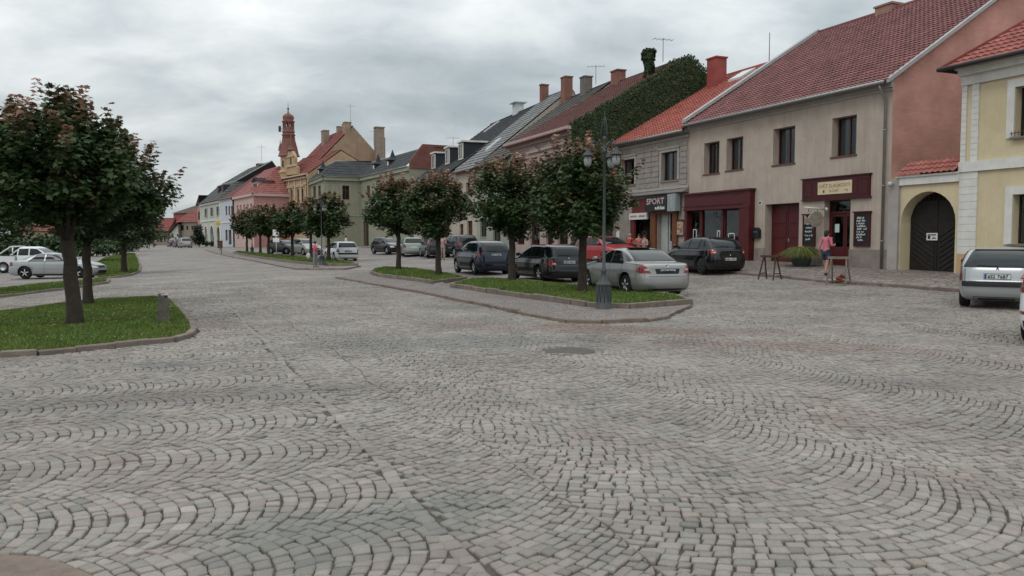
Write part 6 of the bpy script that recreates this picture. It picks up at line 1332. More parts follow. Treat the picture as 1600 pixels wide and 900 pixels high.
GL = 'left hand maples by the car park'; GA_ = 'young maples on the right islands'; GC_ = 'far row of maples'
def gt(px, py, dz=.08): return G(px, py, dz) - np.array([0, 0, .02])
tree(gt(118, 506), 'biggest near maple with reddish shoots on the near left grass', (1.50, 1.28), .155, offx=-.28, zc=2.95, n=22000, size=.115, shoots=85, seed=4, red=.14, group=GL, lean=-.12, tall=.2, spikes=16)
tree(gt(138, 475), 'second left maple standing just behind the nearest one', (1.70, 1.30), .135, offx=.50, zc=2.85, n=22000, size=.115, shoots=95, seed=7, red=.18, group=GL, tall=.2, spikes=18)
tree(G(-28, 462, .0), 'left maple cut by the picture edge beside the parked cars', (2.1, 1.75), .17, offx=-.2, zc=3.25, n=15000, size=.125, shoots=80, seed=9, red=.2, group=GL, spikes=12)
tree(gt(194, 426), 'left maple farthest back, trunk seen beyond the silver saloon', (2.2, 1.6), .18, offx=.2, zc=3.05, n=9000, size=.17, shoots=70, seed=12, red=.2, group=GL, spikes=12)
tree(gt(910, 456, .15), 'maple right beside the lamp post on the right island', (1.64, 1.30), .145, zc=2.78, n=14000, size=.12, shoots=80, seed=21, red=.22, spikes=12, group=GA_, lean=.0)
tree(gt(800, 438, .15), 'maple rising between the dark blue car and the black estate', (1.66, 1.38), .15, zc=2.93, offx=-.05, n=13000, size=.125, shoots=80, seed=23, red=.42, spikes=12, group=GA_)
tree(gt(685, 429, .15), 'maple with bronze top at the right end of the second island', (1.50, 1.30), .14, zc=2.88, offx=-.05, n=11000, size=.13, shoots=70, seed=25, red=.5, spikes=12, group=GA_)
tree(gt(623, 421, .15), 'maple at the left end of the second island', (1.60, 1.45), .14, zc=3.0, offx=-.1, n=11000, size=.14, shoots=70, seed=27, red=.42, spikes=12, group=GA_)
for i, (px, py, rr, rd_, lb) in enumerate([(514, 408, 1.75, .35, 'rightmost maple of the far row, beside the white hatchback'), (486, 402, 1.7, .4, 'far row maple left of the second lamp post'), (457, 400.5, 1.75, .55, 'far row maple in front of the dark parked car'),
    (420, 397.5, 1.8, .6, 'bronze tinted far maple standing clear of the cars'), (407, 395, 1.75, .6, 'slender far maple close to the third lamp'), (386, 393, 1.8, .75, 'last and most orange maple of the far row')]):
    tree(gt(px, py, .15), lb, (rr, rr * .82), .14, zc=2.95 + .08 * math.sin(i * 2), offx=[-.1, .1, 0, 0, 0, 0][i], n=6500, size=.20, shoots=55, seed=31 + i, red=rd_, spikes=6, group=GC_, lobes=False)
def bush(name, base, label, cat, radii, n, size, seed, colr, group=None, pot=None):
    r = np.random.default_rng(seed); root = empty(name, base, label, cat, group=group); nc = 14
    cen = r.normal(0, 1, (nc, 3)); cen /= np.linalg.norm(cen, axis=1, keepdims=True); cen = cen * r.uniform(.3, .75, (nc, 1)) * np.array(radii) + np.array([0, 0, radii[2] * .95 + (pot or 0)])
    ci = r.integers(0, nc, n); dv_ = r.normal(0, 1, (n, 3)); dv_ /= np.linalg.norm(dv_, axis=1, keepdims=True); P = cen[ci] + dv_ * np.array(radii) * .42 * r.random((n, 1)) ** .4; P[:, 2] = np.maximum(P[:, 2], .02 + (pot or 0))
    me = leaves_mesh('foliage', P, dv_ * .6 + np.array([0, 0, .6]), size, np.array(colr) * (.6 + .9 * r.random((n, 1))), LEAF, seed, .5, False); o = bpy.data.objects.new('foliage', me); COL.objects.link(o); o.parent = root
    if not pot: mb = MB().use(BARK); mb.tube([(0, 0, -.1), (0, 0, radii[2])], [.06, .03], 6); obj('stem', mb, root, True)
    return root
# hedges and shrubs left of the car park, conifer by the arcades
for i, (px, Y_, ra, lb) in enumerate([(-60, 62, (6, 2, 1.6), 'clipped green hedge section behind the white pickup, leftmost'), (25, 64, (5.5, 2, 1.5), 'green hedge section directly behind the white pickup cab'), (110, 74, (6, 2, 1.3), 'green hedge section seen between the left trunks'), (150, 92, (7, 2.5, 1.8), 'dark hedge section behind the second left trunk'), (205, 110, (6.5, 2.5, 1.7), 'low hedge section to the right of the left trees')]):
    b_ = at(px, Y_); b_[2] = zg(b_[0], b_[1]); bush('hedge', b_, lb, 'hedge', ra, 3500, .26, 60 + i, (.030, .055, .018), 'hedge sections behind the car park')
b_ = G(311, 386.5); bush('conifer_shrub', b_, 'dark conical evergreen shrub beside the far parked cars', 'shrub', (1.3, 1.3, 1.9), 1800, .22, 80, (.012, .022, .011))
for px, lb in ((322, 'green plant before the left arch of the arcade'), (331, 'bushy plant before the middle arch of the arcade'), (355, 'small plant before the pale blue house')):
    bush('potted_plant', G(px, 385), lb, 'plant', (.8, .8, .6), 300, .2, 81 + px, (.03, .055, .02), 'plants along the far houses')
# planter with grasses before the beige house
c_ = G(1252, 416, .1); root = empty('planter', c_, 'dark round planter with feathery yellow green plant before the red gate', 'planter')
m = MB().use(mat('planter_grey_green', (.06, .075, .07), .7, .2)); m.lathe([(.24, 0), (.36, .08), (.42, .28), (.40, .40), (.36, .41), (.34, .34)], (0, 0, 0), 18); obj('pot', m, root, True)
m = MB().use(mat('soil', (.04, .03, .02), .95)); m.lathe([(.35, .33), (.02, .36)], (0, 0, 0), 14); obj('soil', m, root, True)
r_ = np.random.default_rng(4); n_ = 1500; a = r_.random(n_) * 2 * PI; ro_ = r_.random(n_) ** .5; V, C = [], []
L_ = .45 + .55 * r_.random(n_); out_ = .25 + .75 * ro_
p0 = np.stack([.2 * ro_ * np.cos(a), .2 * ro_ * np.sin(a), np.full(n_, .34)], 1); d1 = np.stack([np.cos(a) * out_ * .5, np.sin(a) * out_ * .5, .8 + 0 * a], 1) * L_[:, None] * .6; d2 = np.stack([np.cos(a) * out_ * 1.3, np.sin(a) * out_ * 1.3, .9 - 1.0 * out_], 1) * L_[:, None]
sd_ = np.stack([-np.sin(a), np.cos(a), 0 * a], 1) * .010
V = np.stack([p0 - sd_, p0 + sd_, p0 + d1 + sd_ * 1.2, p0 + d1 - sd_ * 1.2, p0 + d2], 1).reshape(-1, 3); k = (np.arange(n_) * 5)[:, None]
C = np.array([.13, .15, .035]) * (.6 + .8 * r_.random((n_, 1))); C[r_.random(n_) < .3] = (.20, .19, .07)
o = bpy.data.objects.new('plant', np_mesh('plant', V, [k + np.array([0, 1, 2, 3]), k + np.array([3, 2, 4])], [LEAF], False, np.repeat(C, 5, 0))); COL.objects.link(o); o.parent = root
# ================================================================ CARS
def pchip(xs_, ys_, x):
    xs_, ys_ = np.asarray(xs_, float), np.asarray(ys_, float); h = np.diff(xs_); d = np.diff(ys_) / h; m = np.zeros(len(xs_)); m[0], m[-1] = d[0], d[-1]
    for i in range(1, len(xs_) - 1):
        if d[i - 1] * d[i] > 0: w1, w2 = 2 * h[i] + h[i - 1], h[i] + 2 * h[i - 1]; m[i] = (w1 + w2) / (w1 / d[i - 1] + w2 / d[i])
    i = np.clip(np.searchsorted(xs_, x) - 1, 0, len(h) - 1); t = (x - xs_[i]) / h[i]
    return ys_[i] * (1 + 2 * t) * (1 - t) ** 2 + m[i] * h[i] * t * (1 - t) ** 2 + ys_[i + 1] * t * t * (3 - 2 * t) + m[i + 1] * h[i] * t * t * (t - 1)
class Shape:
    def __init__(s, rows, n=7.0): s.r = np.array(rows, float); s.n = n; s.z0, s.z1 = s.r[0, 0], s.r[-1, 0]
    def at(s, z): z = float(np.clip(z, s.z0, s.z1)); return tuple(float(pchip(s.r[:, 0], s.r[:, k], z)) for k in (1, 2, 3))
    def ring(s, z, N_=72):
        xr, xf, w_ = s.at(z); xc, a = (xr + xf) / 2, (xf - xr) / 2; th = (np.arange(N_) + .5) * 2 * PI / N_; n = s.n
        # spread points over the flats as well as the corners
        c, q = np.cos(th), np.sin(th); X_ = a * np.sign(c) * np.abs(c) ** (2 / n); Y_ = w_ * np.sign(q) * np.abs(q) ** (2 / n)
        return np.stack([xc + X_, Y_, np.full(N_, z)], 1)
    def side(s, x, z, sg, eps=.006):
        xr, xf, w_ = s.at(z); xc, a = (xr + xf) / 2, (xf - xr) / 2; q = min(.999, abs((x - xc) / a)); return (x, sg * (w_ * (1 - q ** s.n) ** (1 / s.n) + eps), z + eps * .3)
    def end(s, y, z, rear=True, eps=.007):
        xr, xf, w_ = s.at(z); xc, a = (xr + xf) / 2, (xf - xr) / 2; q = min(.999, abs(y / w_)); d = a * (1 - q ** s.n) ** (1 / s.n) + eps; return (xc - d if rear else xc + d, y, z + eps * .4)
    def body(s, mb, N_=112, K=56):
        zs_ = np.concatenate([np.linspace(s.z0, s.z1 - .12, K), np.linspace(s.z1 - .11, s.z1, 9)]); zs_ = np.unique(np.concatenate([zs_, s.r[:, 0]])); b = len(mb.v); sm, mb.smooth = mb.smooth, True
        for z in zs_: mb.v += [tuple(p) for p in s.ring(z, N_)]
        for i in range(len(zs_) - 1):
            for k in range(N_): k2 = (k + 1) % N_; mb.face((b + i * N_ + k, b + i * N_ + k2, b + (i + 1) * N_ + k2, b + (i + 1) * N_ + k))
        mb.face([b + k for k in range(N_)][::-1]); mb.face([b + (len(zs_) - 1) * N_ + k for k in range(N_)]); mb.smooth = sm
def grid_patch(mb, fn, nu=10, nv=6, smooth=True):
    b = len(mb.v); sm, mb.smooth = mb.smooth, smooth
    for j in range(nv + 1):
        for i in range(nu + 1): mb.v.append(fn(i / nu, j / nv))
    for j in range(nv):
        for i in range(nu): q = b + j * (nu + 1) + i; mb.face((q, q + 1, q + nu + 2, q + nu + 1))
    mb.smooth = sm
def bil(c, u, v): (a0, a1), (b0, b1), (c0, c1), (d0, d1) = c; p = (1 - u) * (1 - v), u * (1 - v), u * v, (1 - u) * v; return a0 * p[0] + b0 * p[1] + c0 * p[2] + d0 * p[3], a1 * p[0] + b1 * p[1] + c1 * p[2] + d1 * p[3]
def sidep(mb, S, c, sg, eps=.006, nu=12, nv=5):
    if max(z for _, z in c) - min(z for _, z in c) > .2 and nu > 2: eps += .009; nv = 14; nu = 18
    grid_patch(mb, lambda u, v: S.side(*bil(c, u, v), sg, eps), nu, nv)
def endp(mb, S, c, rear=True, eps=.007, nu=14, nv=5):
    if max(z for _, z in c) - min(z for _, z in c) > .2 and nu > 2: eps += .006; nv = 14; nu = 26
    grid_patch(mb, lambda u, v: S.end(*bil(c, u, v), rear, eps), nu, nv)
def mirror_c(c): return [(-y, z) for y, z in c]
# rows: z, rear x, front x, half width
SEDAN = dict(rows=[(.17, -2.18, 2.20, .80), (.24, -2.34, 2.34, .86), (.42, -2.41, 2.41, .905), (.58, -2.40, 2.41, .91), (.70, -2.37, 2.33, .905), (.80, -2.35, 2.15, .90), (.88, -2.34, 1.90, .885), (.96, -2.31, 1.45, .865), (1.0, -2.16, 1.12, .85), (1.02, -1.75, 1.0, .835), (1.12, -1.52, .76, .79), (1.25, -1.22, .42, .735), (1.35, -.92, .12, .68), (1.41, -.62, -.12, .60), (1.445, -.45, -.28, .42)], wb=(1.40, -1.40), wr=.325,
    side=[[(-.30, 1.0), (.82, 1.0), (.22, 1.33), (-.28, 1.37)], [(-1.20, 1.0), (-.38, 1.0), (-.36, 1.37), (-.78, 1.345)]], rearglass=[(-.68, 1.055), (.68, 1.055), (.53, 1.385), (-.53, 1.385)], front=[(-.72, 1.05), (.72, 1.05), (.54, 1.37), (-.54, 1.37)], lid=.99)
ESTATE = dict(rows=[(.17, -2.12, 2.12, .78), (.24, -2.25, 2.26, .84), (.42, -2.30, 2.31, .875), (.60, -2.28, 2.28, .88), (.72, -2.25, 2.18, .88), (.82, -2.24, 1.95, .87), (.90, -2.22, 1.62, .86), (.97, -2.20, 1.20, .845), (1.05, -2.15, .95, .82), (1.15, -2.08, .74, .79), (1.28, -1.97, .42, .74), (1.38, -1.84, .10, .69), (1.44, -1.62, -.15, .62), (1.47, -1.35, -.45, .45)], wb=(1.32, -1.28), wr=.315,
    side=[[(-.25, 1.0), (.82, 1.0), (.20, 1.37), (-.25, 1.39)], [(-1.08, 1.0), (-.33, 1.0), (-.33, 1.39), (-1.05, 1.39)], [(-1.86, 1.03), (-1.17, 1.0), (-1.15, 1.38), (-1.66, 1.35)]], rearglass=[(-.70, 1.03), (.70, 1.03), (.60, 1.38), (-.60, 1.38)], front=[(-.70, 1.04), (.70, 1.04), (.54, 1.39), (-.54, 1.39)])
HATCH = dict(rows=[(.17, -1.92, 1.95, .77), (.24, -2.03, 2.06, .83), (.42, -2.09, 2.11, .87), (.58, -2.09, 2.10, .878), (.72, -2.06, 2.02, .878), (.82, -2.03, 1.85, .87), (.92, -1.99, 1.52, .86), (1.0, -1.94, 1.15, .84), (1.08, -1.88, .95, .82), (1.2, -1.77, .68, .78), (1.32, -1.63, .34, .725), (1.41, -1.45, .02, .66), (1.46, -1.20, -.22, .58), (1.485, -.95, -.4, .40)], wb=(1.30, -1.27), wr=.32,
    side=[[(-.30, 1.02), (.84, 1.02), (.22, 1.39), (-.30, 1.42)], [(-1.05, 1.02), (-.38, 1.02), (-.38, 1.42), (-1.10, 1.39)], [(-1.48, 1.08), (-1.13, 1.05), (-1.17, 1.38), (-1.36, 1.34)]], rearglass=[(-.66, 1.07), (.66, 1.07), (.56, 1.40), (-.56, 1.40)], front=[(-.70, 1.06), (.70, 1.06), (.54, 1.42), (-.54, 1.42)])
CLIO = dict(rows=[(.18, -1.72, 1.75, .70), (.25, -1.83, 1.84, .77), (.40, -1.89, 1.88, .81), (.56, -1.90, 1.87, .82), (.66, -1.865, 1.80, .82), (.80, -1.83, 1.55, .81), (.90, -1.80, 1.25, .80), (.98, -1.76, 1.0, .785), (1.08, -1.66, .80, .76), (1.2, -1.50, .52, .72), (1.32, -1.30, .2, .66), (1.385, -1.10, -.05, .59), (1.415, -.8, -.3, .42)], wb=(1.20, -1.24), wr=.29,
    side=[[(-.35, .96), (.86, .96), (.20, 1.31), (-.35, 1.34)], [(-1.30, .98), (-.43, .96), (-.43, 1.34), (-1.02, 1.31)]], rearglass=[(-.70, .955), (.70, .955), (.53, 1.345), (-.53, 1.345)], front=[(-.66, 1.0), (.66, 1.0), (.5, 1.34), (-.5, 1.34)])
MPV = dict(rows=[(.18, -1.95, 1.95, .78), (.25, -2.06, 2.07, .84), (.42, -2.12, 2.12, .88), (.62, -2.11, 2.11, .89), (.78, -2.08, 2.0, .89), (.90, -2.05, 1.75, .88), (1.0, -2.02, 1.45, .865), (1.1, -1.98, 1.15, .845), (1.22, -1.90, .92, .81), (1.36, -1.78, .60, .765), (1.48, -1.60, .25, .71), (1.56, -1.35, -.1, .63), (1.60, -1.05, -.4, .45)], wb=(1.34, -1.30), wr=.32,
    side=[[(-.30, 1.08), (.98, 1.08), (.30, 1.50), (-.30, 1.52)], [(-1.08, 1.08), (-.38, 1.08), (-.38, 1.52), (-1.10, 1.50)], [(-1.66, 1.12), (-1.16, 1.09), (-1.18, 1.49), (-1.45, 1.46)]], rearglass=[(-.72, 1.08), (.72, 1.08), (.60, 1.50), (-.60, 1.50)], front=[(-.74, 1.14), (.74, 1.14), (.57, 1.50), (-.57, 1.50)])
RUB = mat('tyre_rubber', (.015, .015, .015), .85, .2, 8); RIMM = mat('alloy_rim', (.42, .42, .43), .35, .05, metal=.7); BLKP = mat('black_plastic', (.02, .02, .021), .6); REDL = mat('tail_light_red', (.22, .008, .010), .12, .15, 8, coat=.8); WLT = mat('lamp_clear', (.45, .45, .45), .12, coat=.6); PLW = mat('number_plate_white', (.6, .6, .6), .5); PLT = mat('plate_letters', (.02, .02, .03), .6); EUB = mat('plate_blue', (.02, .04, .22), .5); CARG = mat('car_glass', (.012, .016, .017), .04, .05, spec=.32); CHROME = mat('chrome_badge', (.55, .55, .56), .2, metal=.9)
_bodies = {}
def body_mesh(kind, spec):
    """closed body shell with the four wheel arches cut out"""
    if kind in _bodies: return _bodies[kind].copy()
    S = Shape(spec['rows']); mb = MB().use(RUB); S.body(mb); me = mb.mesh('body'); o = bpy.data.objects.new('b', me); COL.objects.link(o); cut = MB().use(RUB); cut.smooth = False
    for x in spec['wb']:
        for s_ in (-1, 1): cut.lathe([(spec['wr'] + .065, s_ * .60), (spec['wr'] + .065, s_ * 1.2)] if s_ > 0 else [(spec['wr'] + .065, -1.2), (spec['wr'] + .065, -.60)], (x, 0, spec['wr'] + .02), 28, axis='y', smooth=False)
    # flip so all cutter faces point outwards
    import bmesh
    cm = cut.mesh('cut'); bm = bmesh.new(); bm.from_mesh(cm); bmesh.ops.recalc_face_normals(bm, faces=bm.faces[:]); bm.to_mesh(cm); bm.free()
    bm = bmesh.new(); bm.from_mesh(me); bmesh.ops.recalc_face_normals(bm, faces=bm.faces[:]); bm.to_mesh(me); bm.free()
    c = bpy.data.objects.new('c', cm); COL.objects.link(c); md = o.modifiers.new('b', 'BOOLEAN'); md.operation = 'DIFFERENCE'; md.object = c; md.solver = 'EXACT'
    bpy.context.view_layer.update(); dg = bpy.context.evaluated_depsgraph_get(); res = bpy.data.meshes.new_from_object(o.evaluated_get(dg)); bpy.data.objects.remove(o); bpy.data.objects.remove(c)
    _bodies[kind] = res; return res.copy()
def car(kind, spec, pos, hd, paint, label, cat='car', plate=None, tail=None, bumper=False, cladding=None, extras=None, group='cars parked on the square', far=False, name='parked_car', rimm=None, roof=None, rails=False, nose=False):
    root = empty(name, pos, label, cat, rz=hd, group=group); S = Shape(spec['rows']); me = body_mesh(kind, spec); me.materials.clear(); me.materials.append(paint); me.materials.append(BLKP)
    for p in me.polygons: p.material_index = 1 if (abs(p.normal.y) < .9 and p.center.z < spec['wr'] * 2 + .1 and abs(p.center.y) < .99 * S.at(p.center.z)[2] and any(math.hypot(p.center.x - x, p.center.z - spec['wr'] - .02) < spec['wr'] + .075 for x in spec['wb'])) or p.center.z < .18 else 0
    ob = bpy.data.objects.new('body', me); COL.objects.link(ob); ob.parent = root; L = True
    # shut lines, handles, sill, bumpers belong to the body
    for sg in (-1, 1):
        tr = MB().use(BLKP); zb_ = spec['side'][0][0][1]; xs_ = [spec['side'][0][1][0] + .02, spec['side'][0][0][0] - .04, spec['side'][1][0][0] + .05]
        for x in xs_[:3]: sidep(tr, S, [(x - .006, .30), (x + .006, .30), (x + .006, zb_ - .03), (x - .006, zb_ - .03)], sg, .003, 1, 8)
        sidep(tr, S, [(spec['wb'][1] + .42, .19), (spec['wb'][0] - .42, .19), (spec['wb'][0] - .42, .27), (spec['wb'][1] + .42, .27)], sg, .006, 12, 2)
        if bumper: sidep(tr, S, [(spec['wb'][1] + .42, .50), (spec['wb'][0] - .42, .50), (spec['wb'][0] - .42, .56), (spec['wb'][1] + .42, .56)], sg, .012, 12, 2)
        obj('side_trim', tr, ob, True)
    tr = MB().use(BLKP)
    fg = MB().use(BLKP); endp(fg, S, [(-.55, .30), (.55, .30), (.5, .46), (-.5, .46)], False, .008, 12, 3); obj('air_intake', fg, ob, True); fg = MB().use(BLKP); endp(fg, S, [(-.4, .60), (.4, .60), (.45, .72), (-.45, .72)], False, .008, 12, 3); obj('grille', fg, ob, True); endp(tr, S, [(-.8, .19), (.8, .19), (.82, .27), (-.82, .27)], True, .006, 14, 2)
    if bumper: w_ = S.at(.55)[2]; endp(tr, S, [(-w_ * .97, .50), (w_ * .97, .50), (w_ * .97, .62), (-w_ * .97, .62)], True, .022, 18, 2)
    zr_ = spec['rearglass'][0][1]; zlo = .62
    wv = S.at(.8)[2]
    for sg in (-1, 1): endp(tr, S, [(sg * wv * .80, zlo), (sg * wv * .80 + .010, zlo), (sg * wv * .80 + .010, zr_ - .04), (sg * wv * .80, zr_ - .04)], True, .003, 1, 8)
    endp(tr, S, [(-wv * .8, zlo), (wv * .8, zlo), (wv * .8, zlo + .012), (-wv * .8, zlo + .012)], True, .003, 12, 1)
    obj('rear_trim', tr, ob, True)
    hn = MB().use(paint if not bumper else BLKP)
    for sg in (-1, 1):
        for x in (spec['side'][0][0][0] + .05, spec['side'][1][0][0] + .35): p = S.side(x, spec['side'][0][0][1] - .14, sg, .02); hn.box(p[0] - .09, p[0] + .09, min(p[1], p[1] + .02 * sg), max(p[1], p[1] + .02 * sg), p[2] - .012, p[2] + .014)
    obj('door_handles', hn, ob, True) if False else None
    for sg in (-1, 1):
        g = MB().use(CARG)
        for c in spec['side']: sidep(g, S, c, sg)
        obj('side_windows', g, root, True)
        e_ = MB().use(BLKP)   # dark window surround
        x0, x1 = spec['side'][-1][0][0] - .03, spec['side'][0][1][0] + .05; zb_ = spec['side'][0][0][1]
        sidep(e_, S, [(x0, zb_ - .03), (x1, zb_ - .03), (x1 - .02, zb_), (x0 + .01, zb_)], sg, .005, 14, 1); obj('window_seal', e_, root, True)
        p = S.side(spec['side'][0][1][0] - .12, zb_ + .05, sg, 0); mr = MB().use(BLKP if bumper else paint); mr.ball((p[0], p[1] + sg * .12, p[2] + .03), (.06, .11, .075), 10, 6); mr.use(BLKP); mr.box(p[0] - .02, p[0] + .02, min(p[1] - .02 * sg, p[1] + sg * .06), max(p[1] - .02 * sg, p[1] + sg * .06), p[2] - .01, p[2] + .03); obj('mirror', mr, root, True)
    g = MB().use(CARG); endp(g, S, spec['rearglass'], True, .008); obj('rear_window', g, root, True); g = MB().use(CARG); endp(g, S, spec['front'], False, .008); obj('windscreen', g, root, True)
    if not far: wp = MB().use(BLKP); a_, b_ = S.end(.0, zr_ + .01, True, .02), S.end(.40, zr_ + .035, True, .022); wp.tube([a_, b_], .008, 5); wp.ball(a_, .025, 6, 4); obj('wiper', wp, root, True) if kind != 'sedan' else None
    tl = tail or [(.60, .66), (.86, .66), (.86, .90), (.66, .90)]; W_ = S.at(.75)[2]
    for sg in (-1, 1):
        c = [(min(y * W_ / .88, W_ * .905) * sg, z) for y, z in tl]; g = MB().use(REDL); grid_patch(g, lambda u, v: S.end(*bil(c, u, v), True, .013), 14, 8)
        zt_, zb2 = max(z for _, z in tl), min(z for _, z in tl); hi = [z for _, z in tl]
        xr_ = S.at((zt_ + zb2) / 2)[0]; q = [(S.end(c[1][0], tl[1][1], True, 0)[0] - .012, tl[1][1]), (S.end(c[1][0], tl[1][1], True, 0)[0] + .10, tl[1][1] + .03), (S.end(c[1][0], tl[1][1], True, 0)[0] + .08, tl[2][1] - .03), (S.end(c[2][0], tl[2][1], True, 0)[0] - .012, tl[2][1])]; grid_patch(g, lambda u, v: S.side(*bil(q, u, v), sg, .013), 8, 8)
        if not far: g.use(WLT); m1 = (min(abs(c[0][0]), abs(c[1][0])) + .06) * sg; zz_ = (zb2 + zt_) / 2 - .02; endp(g, S, [(m1, zz_ - .03), (m1 + .12 * sg, zz_ - .03), (m1 + .12 * sg, zz_ + .02), (m1, zz_ + .02)], True, .014, 3, 2)
        obj('tail_light', g, root, True); g = MB().use(WLT); endp(g, S, [(sg * .50, .58), (sg * .80, .60), (sg * .80, .72), (sg * .55, .70)], False, .012, 8, 4); obj('headlight', g, root, True)
    pz = plate[1] if plate else .72; txt = plate[0] if plate else None; c = S.end(0, pz, True, .018); dx = S.end(0, pz + .055, True, .018)[0] - c[0]
    m = MB().use(PLW); m.hexa([(c[0] + .004, -.26, pz - .055), (c[0] + .004, .26, pz - .055), (c[0] + .02, .26, pz - .055), (c[0] + .02, -.26, pz - .055), (c[0] + dx + .004, -.26, pz + .055), (c[0] + dx + .004, .26, pz + .055), (c[0] + dx + .02, .26, pz + .055), (c[0] + dx + .02, -.26, pz + .055)])
    pl = obj('number_plate', m, root, True)
    if txt:
        m = MB().use(PLT); put_text(m, txt, lambda x, y: (c[0] - .002 + dx * (y - .04) / .055, .19 - x, pz - .04 + y), .41, .078, True); m.use(EUB); m.poly([(c[0] + .001, .255, pz - .05), (c[0] + .001, .21, pz - .05), (c[0] + dx + .001, .21, pz + .05), (c[0] + dx + .001, .255, pz + .05)])
        m.use(BLKP); f0 = c[0] - .0; m.tube([(c[0], -.27, pz - .062), (c[0], .27, pz - .062), (c[0] + dx, .27, pz + .062), (c[0] + dx, -.27, pz + .062), (c[0], -.27, pz - .062)], .006, 4); obj('plate_lettering', m, pl, True)
        m = MB().use(CHROME); q = S.end(0, pz + .16, True, .012); m.lathe([(.032, -.004), (.032, .004)], q, 14, axis='x'); obj('badge', m, root, True)
    for x in spec['wb']:
        for sg in (-1, 1):
            yc = (S.at(spec['wr'])[2] - .035) * sg; wr = spec['wr']; m = MB().use(RUB); m.lathe([(wr * .62, -.10), (wr * .90, -.105), (wr, -.085), (wr, .085), (wr * .90, .105), (wr * .62, .10)], (x, yc - .07 * sg, wr), 26, axis='y'); wh = obj('wheel', m, root, True)
            m = MB().use(BLKP); yo = yc - .07 * sg + .085 * sg; m.lathe([(wr * .64, -.01), (wr * .64, .01)], (x, yo - .03 * sg, wr), 22, axis='y'); m.use(rimm or RIMM); m.lathe([(wr * .52, -.006), (wr * .52, .006)], (x, yo - .012 * sg, wr), 22, axis='y')
            m.lathe([(wr * .68, -.018), (wr * .68, .018), (wr * .60, .02), (wr * .60, -.02), (wr * .68, -.018)], (x, yo, wr), 22, axis='y') if False else m.tube([(x + wr * .64 * math.cos(t), yo, wr + wr * .64 * math.sin(t)) for t in np.linspace(0, 2 * PI, 23)], .014, 6)
            for k in range(5):
                t = 2 * PI * k / 5 + .3; m.tube([(x + .03 * math.cos(t), yo + .012 * sg, wr + .03 * math.sin(t)), (x + wr * .62 * math.cos(t), yo - .004 * sg, wr + wr * .62 * math.sin(t))], [.042, .036], 6)
            m.lathe([(.045, -.015), (.045, .018)] if sg > 0 else [(.045, -.018), (.045, .015)], (x, yo, wr), 10, axis='y'); obj('rim', m, wh, True)
    if roof: z0_ = spec['rows'][-1][0]; 
    if rails:
        m = MB().use(BLKP)
        for sg in (-1, 1): zt_ = S.z1 - .05; m.tube([(-1.45, sg * .60, zt_ - .03), (-1.35, sg * .60, zt_ + .04), (-.1, sg * .60, zt_ + .05), (.0, sg * .60, zt_ - .02)], .018, 6)
        obj('roof_rails', m, root, True)
    if extras: extras(root, S, ob)
    return root
CP = lambda n, c, r=.28, me=.0: mat('car_paint_' + n, c, r, .04, 1, coat=.45, metal=me, spec=.35)
SIL = CP('silver', (.31, .305, .295), .32, .55); BLACK = CP('black', (.008, .008, .010), .12); NAVY = CP('navy', (.006, .012, .034), .12); WHT = CP('white', (.66, .67, .67)); REDP = CP('red', (.32, .018, .024)); GRN = CP('silver_green', (.26, .31, .28), .32, .4); DGR = CP('dark_grey', (.022, .024, .028), .15); WSIL = CP('light_silver', (.36, .375, .38), .28, .4)
ST = math.atan2(US[1], US[0])          # heading up the street
def cpos(px, py): return G(px, py)
def place(px_rear, py_rear, spec, hd, dz=0.0):
    """pixel of the ground point below the centre of the rear bumper -> car origin"""
    p = G(px_rear, py_rear, dz); L_ = -spec['rows'][2][1]; q = np.array([p[0] + L_ * math.cos(hd), p[1] + L_ * math.sin(hd)]); return (q[0], q[1], zg(*q) + dz)
def spoiler(z, w_=.55):
    def f(root, S, ob): m = MB().use(BLKP); a = S.end(0, z, True, .05); m.box(a[0] - .02, a[0] + .22, -w_, w_, z - .015, z + .015); obj('spoiler', m, root, True)
    return f
def merc_extra(root, S, ob):
    m = MB().use(BLKP); endp(m, S, [(-.36, .70), (.36, .70), (.40, .845), (-.40, .845)], True, .010, 8, 3); obj('plate_recess', m, root, True)
    m = MB().use(mat('sunroof_glass', (.02, .02, .022), .1, coat=1)); m.box(-.72, -.18, -.38, .38, 1.436, 1.452); obj('sunroof', m, root, True)
car('sedan', SEDAN, place(1044, 466, SEDAN, ST - .08), ST - .08, SIL, 'silver saloon with red tail lights parked behind the lamp post', plate=('4Z0 8062', .775), tail=[(.52, .72), (.87, .72), (.87, .90), (.70, .97)], extras=merc_extra)
car('estate', ESTATE, place(890, 443, ESTATE, ST - .02), ST - .02, BLACK, 'black estate car between the silver saloon and the dark blue car', plate=('4Z9 3021', .80), tail=[(.50, .66), (.86, .68), (.86, .84), (.66, .86)], rails=True)
car('mpv', MPV, place(776, 430, MPV, ST - .02), ST - .02, NAVY, 'dark blue people carrier left of the black estate', plate=('4Z1 5508', .94), tail=[(.70, .82), (.88, .82), (.86, 1.10), (.74, 1.10)], bumper=True)
def tri(root, S, ob):
    m = MB().use(mat('sticker_red', (.5, .02, .02), .5)); q = [S.end(y, z, True, .014) for y, z in ((-.63, .70), (-.45, .70), (-.54, .84))]; m.poly(q); m.use(PLW); q = [S.end(y, z, True, .017) for y, z in ((-.59, .72), (-.49, .72), (-.54, .80))]; m.poly(q); obj('sticker', m, root, True)
    m = MB().use(BLKP); a = S.end(0, 1.345, True, .02); m.box(a[0] + .0, a[0] + .12, -.50, .50, 1.345, 1.37); q = S.end(.35, .20, True, 0); m.tube([(q[0] - .05, .35, .22), (q[0] + .3, .35, .22)], .025, 8); obj('rear_trim', m, root, True)
